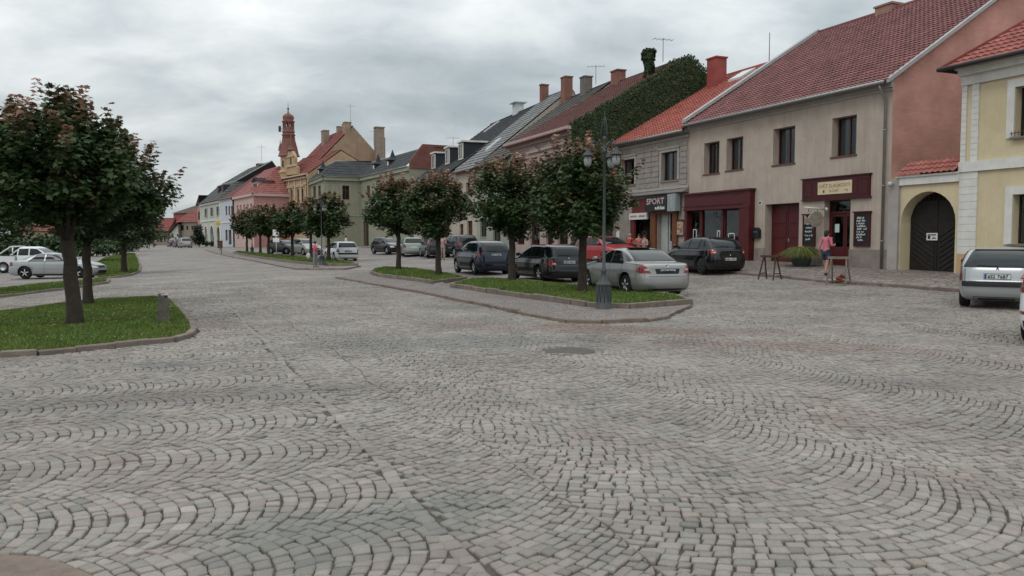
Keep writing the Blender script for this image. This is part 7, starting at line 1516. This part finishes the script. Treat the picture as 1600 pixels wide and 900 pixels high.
car('clio', CLIO, place(1556, 485, CLIO, math.radians(56)), math.radians(56), WSIL, 'light silver small hatchback with black bumper strip near the right edge', plate=('6S2 7687', .745), tail=[(.76, .63), (.89, .63), (.885, .98), (.84, .96)], bumper=True, extras=tri)
car('hatch', HATCH, place(1141, 430, HATCH, ST - .10), ST - .10, BLACK, 'black hatchback parked before the dark red shopfront', plate=('6S8 1472', .60), tail=[(.56, .80), (.86, .80), (.86, .98), (.62, .97)], extras=spoiler(1.43), rimm=BLKP)
def white_suv(root, S, ob):
    m = MB().use(BLKP); endp(m, S, [(-.84, .20), (.84, .20), (.86, .40), (-.86, .40)], True, .014, 16, 3); obj('lower_bumper', m, root, True)
    for sg in (-1, 1):
        m = MB().use(CHROME); q = S.end(.62 * sg, .26, True, 0); m.tube([(q[0] - .07, .62 * sg, .26), (q[0] + .2, .62 * sg, .26)], [.055, .05], 12); obj('exhaust', m, root, True)
        m = MB().use(REDL); endp(m, S, [(sg * .60, .50), (sg * .82, .50), (sg * .82, .55), (sg * .60, .55)], True, .014, 5, 2); obj('reflector', m, root, True)
SUVS = dict(MPV); SUVS['rows'] = [tuple(r) for r in MPV['rows']]
_p = G(1612, 538); _hd = ST + .25
def place_left_corner(px, py, spec, hd):
    p = G(px, py); L_ = -spec['rows'][2][1]; w_ = .80; c, s_ = math.cos(hd), math.sin(hd); q = np.array([p[0] + L_ * c + w_ * s_, p[1] + L_ * s_ - w_ * c]); return (q[0], q[1], zg(*q))
car('mpv', MPV, place_left_corner(1588, 541, MPV, math.radians(46)), math.radians(46), WHT, 'white car cut off by the right edge of the picture', tail=[(.60, .86), (.89, .84), (.87, 1.10), (.74, 1.08)], extras=white_suv)
car('estate', ESTATE, (*on_t(948, 20.8), 0), math.radians(-66), REDP, 'bright red car parked sideways behind the silver saloon')
o = bpy.data.objects[-1] 
for q in COL.objects:
    if q.type == 'EMPTY' and q.get('label', '').startswith('bright red car'): q.location.z = zg(q.location.x, q.location.y)
# cars along the right footway, farther up
def park(kind, spec, px, py, hd, paint, label, **kw): p = G(px, py); return car(kind, spec, tuple(p), hd, paint, label, far=True, **kw)
park('hatch', HATCH, 607, 397, ST + PI + .22, BLACK, 'dark hatchback with nose towards us before the green house')
park('estate', ESTATE, 644, 399.5, ST - .22, GRN, 'pale green silver estate between two dark cars', rails=True)
park('estate', ESTATE, 679, 401.5, ST - .12, BLACK, 'dark estate with tall red rear lights beside the standing man', tail=[(.74, .85), (.87, .85), (.84, 1.25), (.76, 1.25)])
park('mpv', MPV, 716, 401, ST + .05, DGR, 'dark car with red lights nearest the maroon doorway', tail=[(.56, .82), (.87, .82), (.87, 1.02), (.60, 1.0)])
car('hatch2', ESTATE, place(545, 408.5, ESTATE, ST + .06), ST + .06, WHT, 'white hatchback at the end of the far tree row', far=True, bumper=True, plate=('8E4 2210', .74), tail=[(.66, .66), (.87, .66), (.87, .90), (.74, .92)])
park('estate', ESTATE, 446, 397, ST + PI + .5, BLACK, 'dark car half hidden by the far tree trunks')
park('mpv', MPV, 478, 398.5, ST + PI + .25, SIL, 'silver car with nose towards us behind the far trees')
park('mpv', MPV, 289, 387.3, ST + .12, SIL, 'silver car, nearest of the three at the end of the street')
park('estate', ESTATE, 280, 386.3, ST + .12, DGR, 'dark car in the middle of the three at the street end')
park('sedan', SEDAN, 271, 385.5, ST + .12, BLACK, 'low dark car, farthest of the three at the street end')
# left car park
hdL = math.radians(4)
p = G(92, 434.5); car('sedan', SEDAN, tuple(p), hdL, WSIL, 'silver saloon seen side on behind the left tree trunks', far=False, rimm=mat('wheel_cover', (.5, .5, .5), .4), tail=[(.62, .70), (.87, .70), (.87, .92), (.70, .92)])
p = G(-92, 447); car('estate', ESTATE, tuple(p), hdL + PI, CP('grey_lilac', (.25, .24, .27), .3, .4), 'grey car whose front just enters at the left edge')
# pickup: cab and load bed
def pickup(pos, hd):
    root = empty('pickup_truck', pos, 'white pickup with open load bed behind the silver saloon', 'pickup truck', rz=hd, group='cars parked on the square')
    cab = Shape([(.35, -.75, 2.45, .84), (.45, -.78, 2.55, .90), (.65, -.80, 2.58, .92), (.88, -.80, 2.52, .92), (1.02, -.80, 2.30, .91), (1.10, -.80, 1.55, .89), (1.18, -.79, 1.25, .87), (1.35, -.77, .98, .83), (1.55, -.72, .65, .77), (1.68, -.62, .35, .72), (1.74, -.4, .1, .55)], 9)
    m = MB().use(WHT); cab.body(m, 96, 40); b = obj('cab', m, root, True)
    m = MB().use(WHT)
    for s_ in (-1, 1): m.box(-2.65, -.84, min(s_ * .92, s_ * .86), max(s_ * .92, s_ * .86), .42, 1.12)
    m.box(-2.65, -.84, -.86, .86, .42, .52); m.box(-2.65, -2.58, -.86, .86, .52, 1.10); m.box(-.90, -.84, -.86, .86, .52, 1.12); m.use(BLKP)
    for s_ in (-1, 1): m.box(-2.64, -.86, min(s_ * .93, s_ * .85), max(s_ * .93, s_ * .85), 1.122, 1.15)
    bd = obj('load_bed', m, root, True); m = MB().use(WHT)
    for s_ in (-1, 1): m.tube([(-2.0, s_ * .80, 1.14), (-1.15, s_ * .72, 1.72), (-.98, s_ * .72, 1.74)], .045, 8); m.tube([(-1.02, s_ * .76, 1.14), (-1.02, s_ * .72, 1.74)], .04, 8)
    m.tube([(-1.0, -.72, 1.74), (-1.0, .72, 1.74)], .045, 8); obj('roll_bar', m, root, True)
    for s_ in (-1, 1):
        g = MB().use(CARG); sidep(g, cab, [(.12, 1.16), (1.12, 1.18), (.55, 1.58), (.12, 1.60)], s_); sidep(g, cab, [(-.62, 1.16), (.03, 1.16), (.03, 1.60), (-.58, 1.58)], s_); obj('side_windows', g, root, True)
        g = MB().use(REDL); g.box(-2.67, -2.50, min(s_ * .945, s_ * .80), max(s_ * .945, s_ * .80), .72, 1.08); obj('tail_light', g, root, True)
    g = MB().use(CARG); endp(g, cab, [(-.6, 1.2), (.6, 1.2), (.55, 1.6), (-.55, 1.6)], True); obj('rear_window', g, root, True); g = MB().use(CARG); endp(g, cab, [(-.72, 1.22), (.72, 1.22), (.6, 1.62), (-.6, 1.62)], False); obj('windscreen', g, root, True)
    m = MB().use(BLKP); m.box(-2.75, -2.64, -.85, .85, .42, .56); m.box(-2.3, 2.3, -.5, .5, .35, .5); obj('chassis', m, root, True)
    for x in (1.55, -1.55):
        for s_ in (-1, 1): m = MB().use(RUB); m.lathe([(.22, -.11), (.36, -.12), (.38, 0), (.36, .12), (.22, .11)], (x, s_ * .84, .38), 22, axis='y'); wh = obj('wheel', m, root, True); m = MB().use(RIMM); m.lathe([(.22, -.09), (.22, .09)], (x, s_ * .87, .38), 16, axis='y'); obj('rim', m, wh, True)
pickup(tuple(G(55, 425.5)), hdL)
# ================================================================ STREET FURNITURE
IRON = mat('dark_green_grey_iron', (.045, .050, .052), .55, .2, 4, spec=.4)
LGL = mat('lantern_glass', (.30, .31, .30), .25, .1, coat=.5)
def lamp(pos, label, H=4.75, detail=True):
    root = empty('street_lamp', pos, label, 'street lamp', group='cast iron lamps on the islands'); n = 20 if detail else 8
    m = MB().use(IRON); m.lathe([(.195, -.1), (.195, .05), (.178, .07), (.172, .46), (.185, .48), (.185, .51), (.15, .53), (.12, .59), (.08, .68), (.055, .76), (.072, .80), (.072, .83), (.045, .87), (.042, .96)], (0, 0, 0), n)
    if detail:
        for k in range(12): t = 2 * PI * k / 12; m.tube([(0.174 * math.cos(t), 0.174 * math.sin(t), .08), (0.174 * math.cos(t), 0.174 * math.sin(t), .45)], .012, 5)
    obj('base', m, root, True)
    m = MB().use(IRON); m.lathe([(.04, .94), (.034, 2.2), (.030, H - 1.05), (.07, H - 1.0), (.07, H - .95), (.04, H - .92), (.035, H - .72), (.06, H - .68), (.02, H - .62)], (0, 0, 0), n); m.tube([(0, 0, H - .70), (0, 0, H)], [.018, .008], 6); m.ball((0, 0, H - .1), .022, 6, 4); obj('pole', m, root, True)
    for k, a in enumerate((math.radians(185), math.radians(305), math.radians(5 + 55))):
        c, s_ = math.cos(a), math.sin(a); P = lambda r_, z: (r_ * c, r_ * s_, z); m = MB().use(IRON)
        m.tube([P(.03, H - .98), P(.14, H - .80), P(.28, H - .72), P(.38, H - .80), P(.40, H - .90)], .014, 6); m.tube([P(.03, H - .72), P(.10, H - .55), P(.06, H - .35), P(.01, H - .18)], .010, 5)
        m.tube([P(.28 + .05 * math.cos(t), H - .82 + .05 * math.sin(t)) for t in np.linspace(0, 5, 9)], .008, 5)
        ar = obj('arm', m, root, True); x, y, z = P(.40, H - .92)
        m = MB().use(IRON); m.lathe([(.012, .03), (.03, 0), (.04, -.05), (.14, -.15), (.145, -.165), (.10, -.17)], (x, y, z), 12); m.lathe([(.10, -.17), (.095, -.185), (.02, -.185)], (x, y, z), 12)
        m.lathe([(.05, -.41), (.035, -.44), (.01, -.46)], (x, y, z), 10)
        for t in (0, PI / 2, PI, 1.5 * PI): m.tube([(x + .092 * math.cos(t), y + .092 * math.sin(t), z - .17), (x + .10 * math.cos(t), y + .10 * math.sin(t), z - .26), (x + .05 * math.cos(t), y + .05 * math.sin(t), z - .42)], .006, 4)
        ln = obj('lantern', m, root, True)
        g = MB().use(LGL); g.lathe([(.085, -.186), (.095, -.26), (.085, -.36), (.05, -.41)], (x, y, z), 14); obj('lantern_glass', g, ln, True)
    return root
lamp(tuple(G(943, 477, .15)), 'tall three armed iron lamp on the near right island', 4.6)
lamp(tuple(G(503, 412, .15)), 'iron lamp standing among the far trees behind the woman in pink', 4.8, False)
lamp(tuple(G(394, 394.5, .15)), 'smaller looking iron lamp at the far end of the tree row', 4.8, False)
# concrete post
p = G(256, 503, .07); m = MB().use(mat('old_concrete', (.125, .105, .09), .95, .3, 6, .8, 50, stain=(.075, .07, .055), stain_amt=.7, stain_scale=4)); x, y, z = p
def tp(m, x, y, z0, z1, w0, w1, rot=.35):
    c, s_ = math.cos(rot), math.sin(rot); q = lambda a, b, zz_: (x + a * c - b * s_, y + a * s_ + b * c, zz_); m.hexa([q(-w0, -w0, z0), q(w0, -w0, z0), q(w0, w0, z0), q(-w0, w0, z0), q(-w1, -w1, z1), q(w1, -w1, z1), q(w1, w1, z1), q(-w1, w1, z1)])
root = empty('stone_post', (x, y, z), 'short leaning grey concrete post at the tip of the near left grass', 'post')
tp(m, x, y, z - .1, z + .10, .125, .12); tp(m, x, y, z + .10, z + .50, .10, .093); tp(m, x - .03, y - .01, z + .50, z + .585, .062, .060); m2 = MB().use(mat('post_band_white', (.5, .48, .45), .8)); tp(m2, x + .025, y + .01, z + .552, z + .578, .066, .064); m3 = MB().use(DARKP); tp(m3, x + .03, y + .01, z + .502, z + .55, .05, .05); obj('shaft', m, root); obj('top_plate', m2, root); obj('slot', m3, root)
# two sawhorses
def sawhorse(px0, py0, px1, py1, ht, label, col_):
    a, b = G(px0, py0, .06), G(px1, py1, .06); c_ = (a + b) / 2; root = empty('sawhorse', c_, label, 'sawhorse', group='wooden trestles guarding the footway'); d = (b - a); L_ = float(np.hypot(d[0], d[1])); e_ = d[:2] / L_; nn = np.array([-e_[1], e_[0]]); wd = mat(col_[0], col_[1], .8, .3, 8, .4)
    zt = c_[2] + ht; P = lambda u, v, z: (c_[0] + e_[0] * u + nn[0] * v, c_[1] + e_[1] * u + nn[1] * v, z); H = L_ / 2
    m = MB().use(wd); m.hexa([P(-H, -.06, zt - .05), P(H, -.06, zt - .05), P(H, .06, zt - .05), P(-H, .06, zt - .05), P(-H, -.055, zt + .03), P(H, -.055, zt + .03), P(H, .055, zt + .03), P(-H, .055, zt + .03)]); obj('beam', m, root)
    for s_ in (-1, 1):
        for v in (-1, 1):
            m = MB().use(wd); u = s_ * (H - .12); q0, q1 = P(u + s_ * .06, v * .30, c_[2] - .06), P(u, v * .03, zt - .02); w_ = .022; m.hexa([(q0[0] - w_, q0[1] - w_, q0[2]), (q0[0] + w_, q0[1] - w_, q0[2]), (q0[0] + w_, q0[1] + w_, q0[2]), (q0[0] - w_, q0[1] + w_, q0[2]), (q1[0] - w_, q1[1] - w_, q1[2]), (q1[0] + w_, q1[1] - w_, q1[2]), (q1[0] + w_, q1[1] + w_, q1[2]), (q1[0] - w_, q1[1] + w_, q1[2])]); obj('leg', m, root)
        m = MB().use(wd); u = s_ * (H - .08); m.tube([P(u, -.24, c_[2] + .17), P(u, .24, c_[2] + .17)], .022, 6); obj('brace', m, root)
    return c_
sawhorse(1189, 434, 1217, 435, .80, 'dark brown wooden trestle left of the planter', ('dark_trestle_wood', (.06, .03, .022)))
cs = sawhorse(1293, 442, 1328, 443, .84, 'weathered grey trestle with a red bundle at its foot', ('grey_trestle_wood', (.17, .14, .115)))
m = MB().use(mat('red_bundle', (.14, .03, .022), .8, .4, 9)); r_ = np.random.default_rng(3); g_ = G(1312, 442, .10)
for k in range(7): q = g_ + r_.uniform(-.1, .1, 3) * np.array([1, 1, 0]); m.ball((q[0], q[1], g_[2] + .05 + .03 * k), (.09 - .006 * k, .08, .06), 8, 5)
thing('red_bundle', m, 'crumpled red brown bundle lying under the grey trestle', 'bundle')
# litter bins, sign pole, road sign
p = G(344, 391, .06); root = empty('litter_bin', p, 'brown litter bin on a post at the far kerb corner', 'litter bin'); m = MB().use(mat('bin_brown', (.10, .045, .035), .7)); m.box(-.25, .25, -.2, .2, .25, 1.1); m.box(-.3, .3, -.25, .25, 1.1, 1.2); obj('bin', m, root, True); m = MB().use(DARKP); m.tube([(0, 0, -.1), (0, 0, .3)], .05, 6); obj('post', m, root, True)
p = G(346, 396, .1); m = MB().use(DARKP); m.tube([(p[0], p[1], p[2] - .1), (p[0], p[1], p[2] + .6)], .04, 6); m.ball((p[0], p[1], p[2] + .62), .05, 6, 4); thing('bollard', m, 'thin dark bollard beside the far litter bin', 'bollard')
p = G(432, 398, .15); root = empty('sign_pole', p, 'thin white pole with small signs among the far trees', 'sign pole'); m = MB().use(WHITE); m.tube([(0, 0, -.1), (0, 0, 2.4)], .04, 8); obj('pole', m, root, True); m = MB().use(mat('sign_white_letters', (.75, .75, .75), .6)); m.box(-.3, .3, -.05, -.03, 1.8, 2.4); m.box(-.3, .3, -.05, -.03, 1.2, 1.6); obj('sign_plate', m, root, True)
p = G(341.5, 388); root = empty('road_sign', p, 'yellow and white diamond road sign before the right arch', 'road sign'); m = MB().use(DARKP); m.tube([(0, 0, -.1), (0, 0, 4.2)], .05, 6); obj('pole', m, root, True)
for h_, cl, d_ in ((.58, (.55, .55, .52), .06), (.42, (.55, .36, .06), .09)): m = MB().use(mat('diamond_%d' % int(h_ * 100), cl, .5)); m.hexa([(0, -d_, 3.5 - h_), (h_, -d_, 3.5), (h_, -d_ + .02, 3.5), (0, -d_ + .02, 3.5 - h_), (-h_, -d_, 3.5), (0, -d_, 3.5 + h_), (0, -d_ + .02, 3.5 + h_), (-h_, -d_ + .02, 3.5)]); obj('plate', m, root, True)

# ================================================================ PEOPLE
SKIN = mat('skin', (.42, .23, .16), .6, .08); HAIRM = {}
def skin_mesh(name, joints, edges, radii, root_i, m, sub=2):
    me = bpy.data.meshes.new(name); me.from_pydata([tuple(j) for j in joints], edges, []); o = bpy.data.objects.new(name, me); COL.objects.link(o)
    md = o.modifiers.new('s', 'SKIN'); md.use_smooth_shade = True
    sv = me.skin_vertices[0].data if len(me.skin_vertices) else None
    for i, r in enumerate(radii): sv[i].radius = (r, r) if np.isscalar(r) else r; sv[i].use_root = (i == root_i)
    sb = o.modifiers.new('u', 'SUBSURF'); sb.levels = sub; sb.render_levels = sub
    bpy.context.view_layer.update(); res = bpy.data.meshes.new_from_object(o.evaluated_get(bpy.context.evaluated_depsgraph_get())); bpy.data.objects.remove(o)
    res.materials.clear(); res.materials.append(m); res.name = name
    for p in res.polygons: p.use_smooth = True; p.material_index = 0
    return res
def person(pos, hd, h, label, shirt, trousers, hair, pose='stand', shorts=False, longhair=False, arms=None, stride=.12, group=None, hat=None, sleeves=True, bag=None):
    """facing +x in its own frame"""
    root = empty('person', pos, label, 'person', rz=hd, group=group); J = {}; s_ = h
    seat = pose == 'sit'; pz = .27 if seat else .53
    J['pelvis'] = (0, 0, pz); J['waist'] = (.0, 0, pz + .09); J['chest'] = (.015, 0, pz + .20); J['neckb'] = (0, 0, pz + .295); J['neck'] = (.01, 0, pz + .33); J['head'] = (.018, 0, pz + .385); J['crown'] = (.014, 0, pz + .435)
    for n_, sg in (('l', 1), ('r', -1)):
        J[n_ + 'hip'] = (0, sg * .052, pz - .02); st2 = stride * sg
        if seat: J[n_ + 'knee'] = (.25, sg * .065, pz - .005); J[n_ + 'ank'] = (.24, sg * .065, .04); J[n_ + 'toe'] = (.33, sg * .07, .018)
        else: J[n_ + 'knee'] = (.015 + st2 * .5, sg * .056, pz - .25); J[n_ + 'ank'] = (-.01 + st2, sg * .055, .042 + (0.03 if st2 < -.05 else 0)); J[n_ + 'toe'] = (.085 + st2, sg * .068, .016 + (0.0 if st2 > -.05 else .0))
        J[n_ + 'sh'] = (0, sg * .105, pz + .275); a = (arms or {}).get(n_, 'down')
        if a == 'down': J[n_ + 'elb'] = (-.02 - st2 * .3, sg * .135, pz + .10); J[n_ + 'wri'] = (.03 - st2 * .5, sg * .14, pz - .045)
        elif a == 'fwd': J[n_ + 'elb'] = (.0, sg * .135, pz + .12); J[n_ + 'wri'] = (.14, sg * .10, pz + .14)
        elif a == 'up': J[n_ + 'elb'] = (.05, sg * .14, pz + .13); J[n_ + 'wri'] = (.12, sg * .06, pz + .27)
        e_, w_ = np.array(J[n_ + 'elb']), np.array(J[n_ + 'wri']); d = (w_ - e_) / np.linalg.norm(w_ - e_); J[n_ + 'palm'] = tuple(w_ + d * .035)
    names = list(J); I = {k: i for i, k in enumerate(names)}; P = [tuple(c * s_ for c in J[k]) for k in names]
    E = [('pelvis', 'waist'), ('waist', 'chest'), ('chest', 'neckb'), ('neckb', 'neck'), ('neck', 'head'), ('head', 'crown')]
    for n_ in 'lr': E += [('pelvis', n_ + 'hip'), (n_ + 'hip', n_ + 'knee'), (n_ + 'knee', n_ + 'ank'), (n_ + 'ank', n_ + 'toe'), ('neckb', n_ + 'sh'), (n_ + 'sh', n_ + 'elb'), (n_ + 'elb', n_ + 'wri'), (n_ + 'wri', n_ + 'palm')]
    R = dict(pelvis=.062, waist=.058, chest=.068, neckb=.045, neck=.030, head=.050, crown=.036)
    for n_ in 'lr': R.update({n_ + 'hip': .052, n_ + 'knee': .031, n_ + 'ank': .020, n_ + 'toe': .018, n_ + 'sh': .030, n_ + 'elb': .021, n_ + 'wri': .014, n_ + 'palm': .017})
    body = skin_mesh('body', P, [(I[a], I[b]) for a, b in E], [R[k] * s_ for k in names], I['pelvis'], SKIN)
    # fingers, nose, ears join the same mesh
    mb = MB().use(SKIN)
    for n_, sg in (('l', 1), ('r', -1)):
        w_, p_ = np.array(J[n_ + 'wri']) * s_, np.array(J[n_ + 'palm']) * s_; d = (p_ - w_) / np.linalg.norm(p_ - w_); side = np.cross(d, [0, sg, 0.01]); side /= np.linalg.norm(side) + 1e-9; cur = np.array([.0, -sg, 0.]) * .5
        for k in range(4): b_ = p_ + side * (k - 1.5) * .018; ln = (.075, .085, .08, .062)[k]; mb.tube([b_, b_ + d * ln * .5, b_ + d * ln * .8 + cur * ln * .4], [.009, .0085, .006], 6)
        b_ = w_ + d * .02 + side * .026; mb.tube([b_, b_ + (d * .6 + side * .8) * .035, b_ + (d * .9 + side * .6) * .06], [.010, .009, .007], 6)
    hc = np.array(J['head']) * s_; mb.ball(tuple(hc + np.array([.052, 0, .0]) * s_), (.012 * s_, .009 * s_, .014 * s_), 6, 4)
    for sg in (-1, 1): mb.ball(tuple(hc + np.array([0, sg * .046, .0]) * s_), (.010 * s_, .006 * s_, .017 * s_), 6, 4)
    import bmesh
    bm = bmesh.new(); bm.from_mesh(body); t_ = mb.mesh('t'); bm.from_mesh(t_); bm.to_mesh(body); bm.free(); bd = bpy.data.objects.new('body', body); COL.objects.link(bd); bd.parent = root
    ey = MB().use(mat('eye_dark', (.02, .015, .012), .3))
    for sg in (-1, 1): ey.ball(tuple(hc + np.array([.046, sg * .018, .010]) * s_), .006 * s_, 6, 4)
    ey.use(mat('lips', (.25, .07, .06), .5)); ey.box(hc[0] + .044 * s_, hc[0] + .052 * s_, -.012 * s_, .012 * s_, hc[2] - .028 * s_, hc[2] - .023 * s_); obj('face', ey, bd, True)
    # clothes
    def cloth(name, keys, edges, rad, m, root_k):
        nm = list(keys); ii = {k: i for i, k in enumerate(nm)}; me = skin_mesh(name, [tuple(c * s_ for c in (keys[k])) for k in nm], [(ii[a], ii[b]) for a, b in edges], [rad[k] * s_ for k in nm], ii[root_k], m); o = bpy.data.objects.new(name, me); COL.objects.link(o); o.parent = root; return o
    lerp = lambda a, b, t: tuple(np.array(J[a]) * (1 - t) + np.array(J[b]) * t); K = {'w0': (J['pelvis'][0], 0, J['pelvis'][2] - .015), 'w1': J['waist'], 'w2': J['chest'], 'w3': (0, 0, pz + .283)}; ee = [('w0', 'w1'), ('w1', 'w2'), ('w2', 'w3')]; rr = dict(w0=.080, w1=.076, w2=.083, w3=.056)
    for n_ in 'lr':
        K[n_ + 's'] = J[n_ + 'sh']; K[n_ + 'e'] = J[n_ + 'elb'] if sleeves else lerp(n_ + 'sh', n_ + 'elb', .6); ee += [('w3', n_ + 's'), (n_ + 's', n_ + 'e')]; rr[n_ + 's'] = .038; rr[n_ + 'e'] = .030 if sleeves else .032
        if sleeves: K[n_ + 'w'] = lerp(n_ + 'elb', n_ + 'wri', .75); ee.append((n_ + 'e', n_ + 'w')); rr[n_ + 'w'] = .023
    cloth('shirt', K, ee, rr, shirt, 'w1'); K = {'p': J['pelvis']}; ee = []; rr = dict(p=.070)
    for n_ in 'lr':
        K[n_ + 'h'] = J[n_ + 'hip']; K[n_ + 'k'] = J[n_ + 'knee']; ee += [('p', n_ + 'h'), (n_ + 'h', n_ + 'k')]; rr[n_ + 'h'] = .060; rr[n_ + 'k'] = .043
        if shorts: K[n_ + 'k'] = lerp(n_ + 'hip', n_ + 'knee', .82); rr[n_ + 'k'] = .046
        else: K[n_ + 'a'] = lerp(n_ + 'knee', n_ + 'ank', .92); ee.append((n_ + 'k', n_ + 'a')); rr[n_ + 'a'] = .036
    cloth('trousers', K, ee, rr, trousers, 'p')
    hm_ = MB().use(hair); hm_.ball(tuple(hc + np.array([-.010, 0, .022]) * s_), (.056 * s_, .054 * s_, .054 * s_), 14, 9)
    if longhair: hm_.ball(tuple(hc + np.array([-.035, 0, -.02]) * s_), (.035 * s_, .050 * s_, .062 * s_), 12, 8)
    obj('hair', hm_, root, True); sh_ = mat('dark_shoes', (.03, .025, .022), .6)
    for n_ in 'lr': a_, t_ = np.array(J[n_ + 'ank']) * s_, np.array(J[n_ + 'toe']) * s_; m = MB().use(sh_); z0_ = a_[2] - .042 * s_; m.ball(((a_[0] * .45 + t_[0] * .55), (a_[1] + t_[1]) / 2, z0_ + .020 * s_), (.078 * s_, .030 * s_, .022 * s_), 10, 6); obj('shoe', m, root, True)
    return root
CL = lambda n, c: mat('cloth_' + n, c, .9, .12, 8, .2)
BR_H = mat('hair_dark_brown', (.022, .014, .010), .6, .2, 20); GY_H = mat('hair_grey', (.30, .28, .26), .6, .2, 20); BL_H = mat('hair_brown', (.08, .045, .025), .6)
hdoor = math.atan2(UT[1], UT[0])
person(tuple(G(1290, 431, .10)), hdoor + .15, 1.66, 'woman in a pink top and dark shorts walking to the shop door', CL('pink', (.52, .16, .20)), CL('dark_shorts', (.035, .045, .075)), BR_H, shorts=True, longhair=True, stride=.09, arms={'r': 'fwd'})
w_ = person(tuple(G(492.5, 418, .06)), ST - 2.2, 1.64, 'woman in a coral pink jacket and grey trousers walking by the far kerb', CL('coral', (.55, .10, .15)), CL('grey_blue', (.20, .22, .25)), BR_H, stride=.03, arms={'r': 'up'})
p = Vector(w_.location) + Vector((-.38, -.1, .72)); m = MB().use(CL('bag_white', (.5, .47, .46))); m.ball((p.x, p.y, p.z), (.13, .08, .19), 10, 6); m.tube([(p.x, p.y, p.z + .15), (p.x + .05, p.y, p.z + .45)], .012, 5); thing('handbag', m, 'white shopping bag hanging at the side of the coral jacket woman', 'bag')
person(tuple(G(541, 396, .0)), ST + 1.2, 1.75, 'walker in a white shirt beyond the white hatchback', CL('white_shirt', (.58, .58, .57)), CL('dark_trousers', (.04, .04, .05)), BR_H)
person(tuple(G(692, 406)), ST + 2.6, 1.76, 'man in a rose beige shirt and light trousers standing by the dark estate', CL('rose_beige', (.40, .26, .24)), CL('beige_trousers', (.30, .25, .21)), GY_H, stride=.02, arms={'l': 'fwd'})
person(tuple(G(966, 399)), hdoor + 2.6, 1.72, 'man in a white shirt standing behind the red car', CL('white_shirt', (.58, .58, .57)), CL('dark_trousers', (.04, .04, .05)), BR_H, stride=.02)
# chairs for the seated group outside the sports shop
def chair(pos, hd, label):
    root = empty('cafe_chair', pos, label, 'chair', rz=hd, group='chairs outside the shops'); wd = mat('chair_wood', (.12, .06, .03), .6, .2); m = MB().use(wd); m.box(-.22, .24, -.22, .22, .41, .45); obj('seat', m, root, True); m = MB().use(wd); m.box(-.25, -.22, -.22, .22, .62, .90); m.box(-.25, -.22, -.22, -.18, .45, .9); m.box(-.25, -.22, .18, .22, .45, .9); obj('backrest', m, root, True)
    for x in (-.2, .2):
        for y in (-.19, .19): m = MB().use(wd); m.tube([(x, y, 0), (x, y, .41)], .02, 6); obj('leg', m, root, True)
for i, (px, dep, hd, sc_, hr, lb, sl) in enumerate([(984, 24.3, -2.2, CL('red_shirt', (.42, .05, .05)), GY_H, 'seated person in a red shirt at the left of the group by the shop', False), (998, 24.1, -1.7, CL('rose_shirt', (.50, .14, .14)), BR_H, 'seated person in a rose red shirt in the middle of the group', False), (1007, 23.6, -2.6, CL('checked_shirt', (.42, .28, .27)), BR_H, 'seated person in a pale checked shirt at the right of the group', True)]):
    q = on_t(px, dep); z = zg(*q) + .10; person((q[0], q[1], z), hd, 1.7, lb, sc_, CL('dark_trousers', (.04, .04, .05)), hr, pose='sit', arms={'l': 'fwd', 'r': 'fwd'}, sleeves=sl)
    chair((q[0] - .02 * math.cos(hd), q[1] - .02 * math.sin(hd), z), hd, 'wooden chair under the %s seated person by the shop' % ['left', 'middle', 'right'][i])
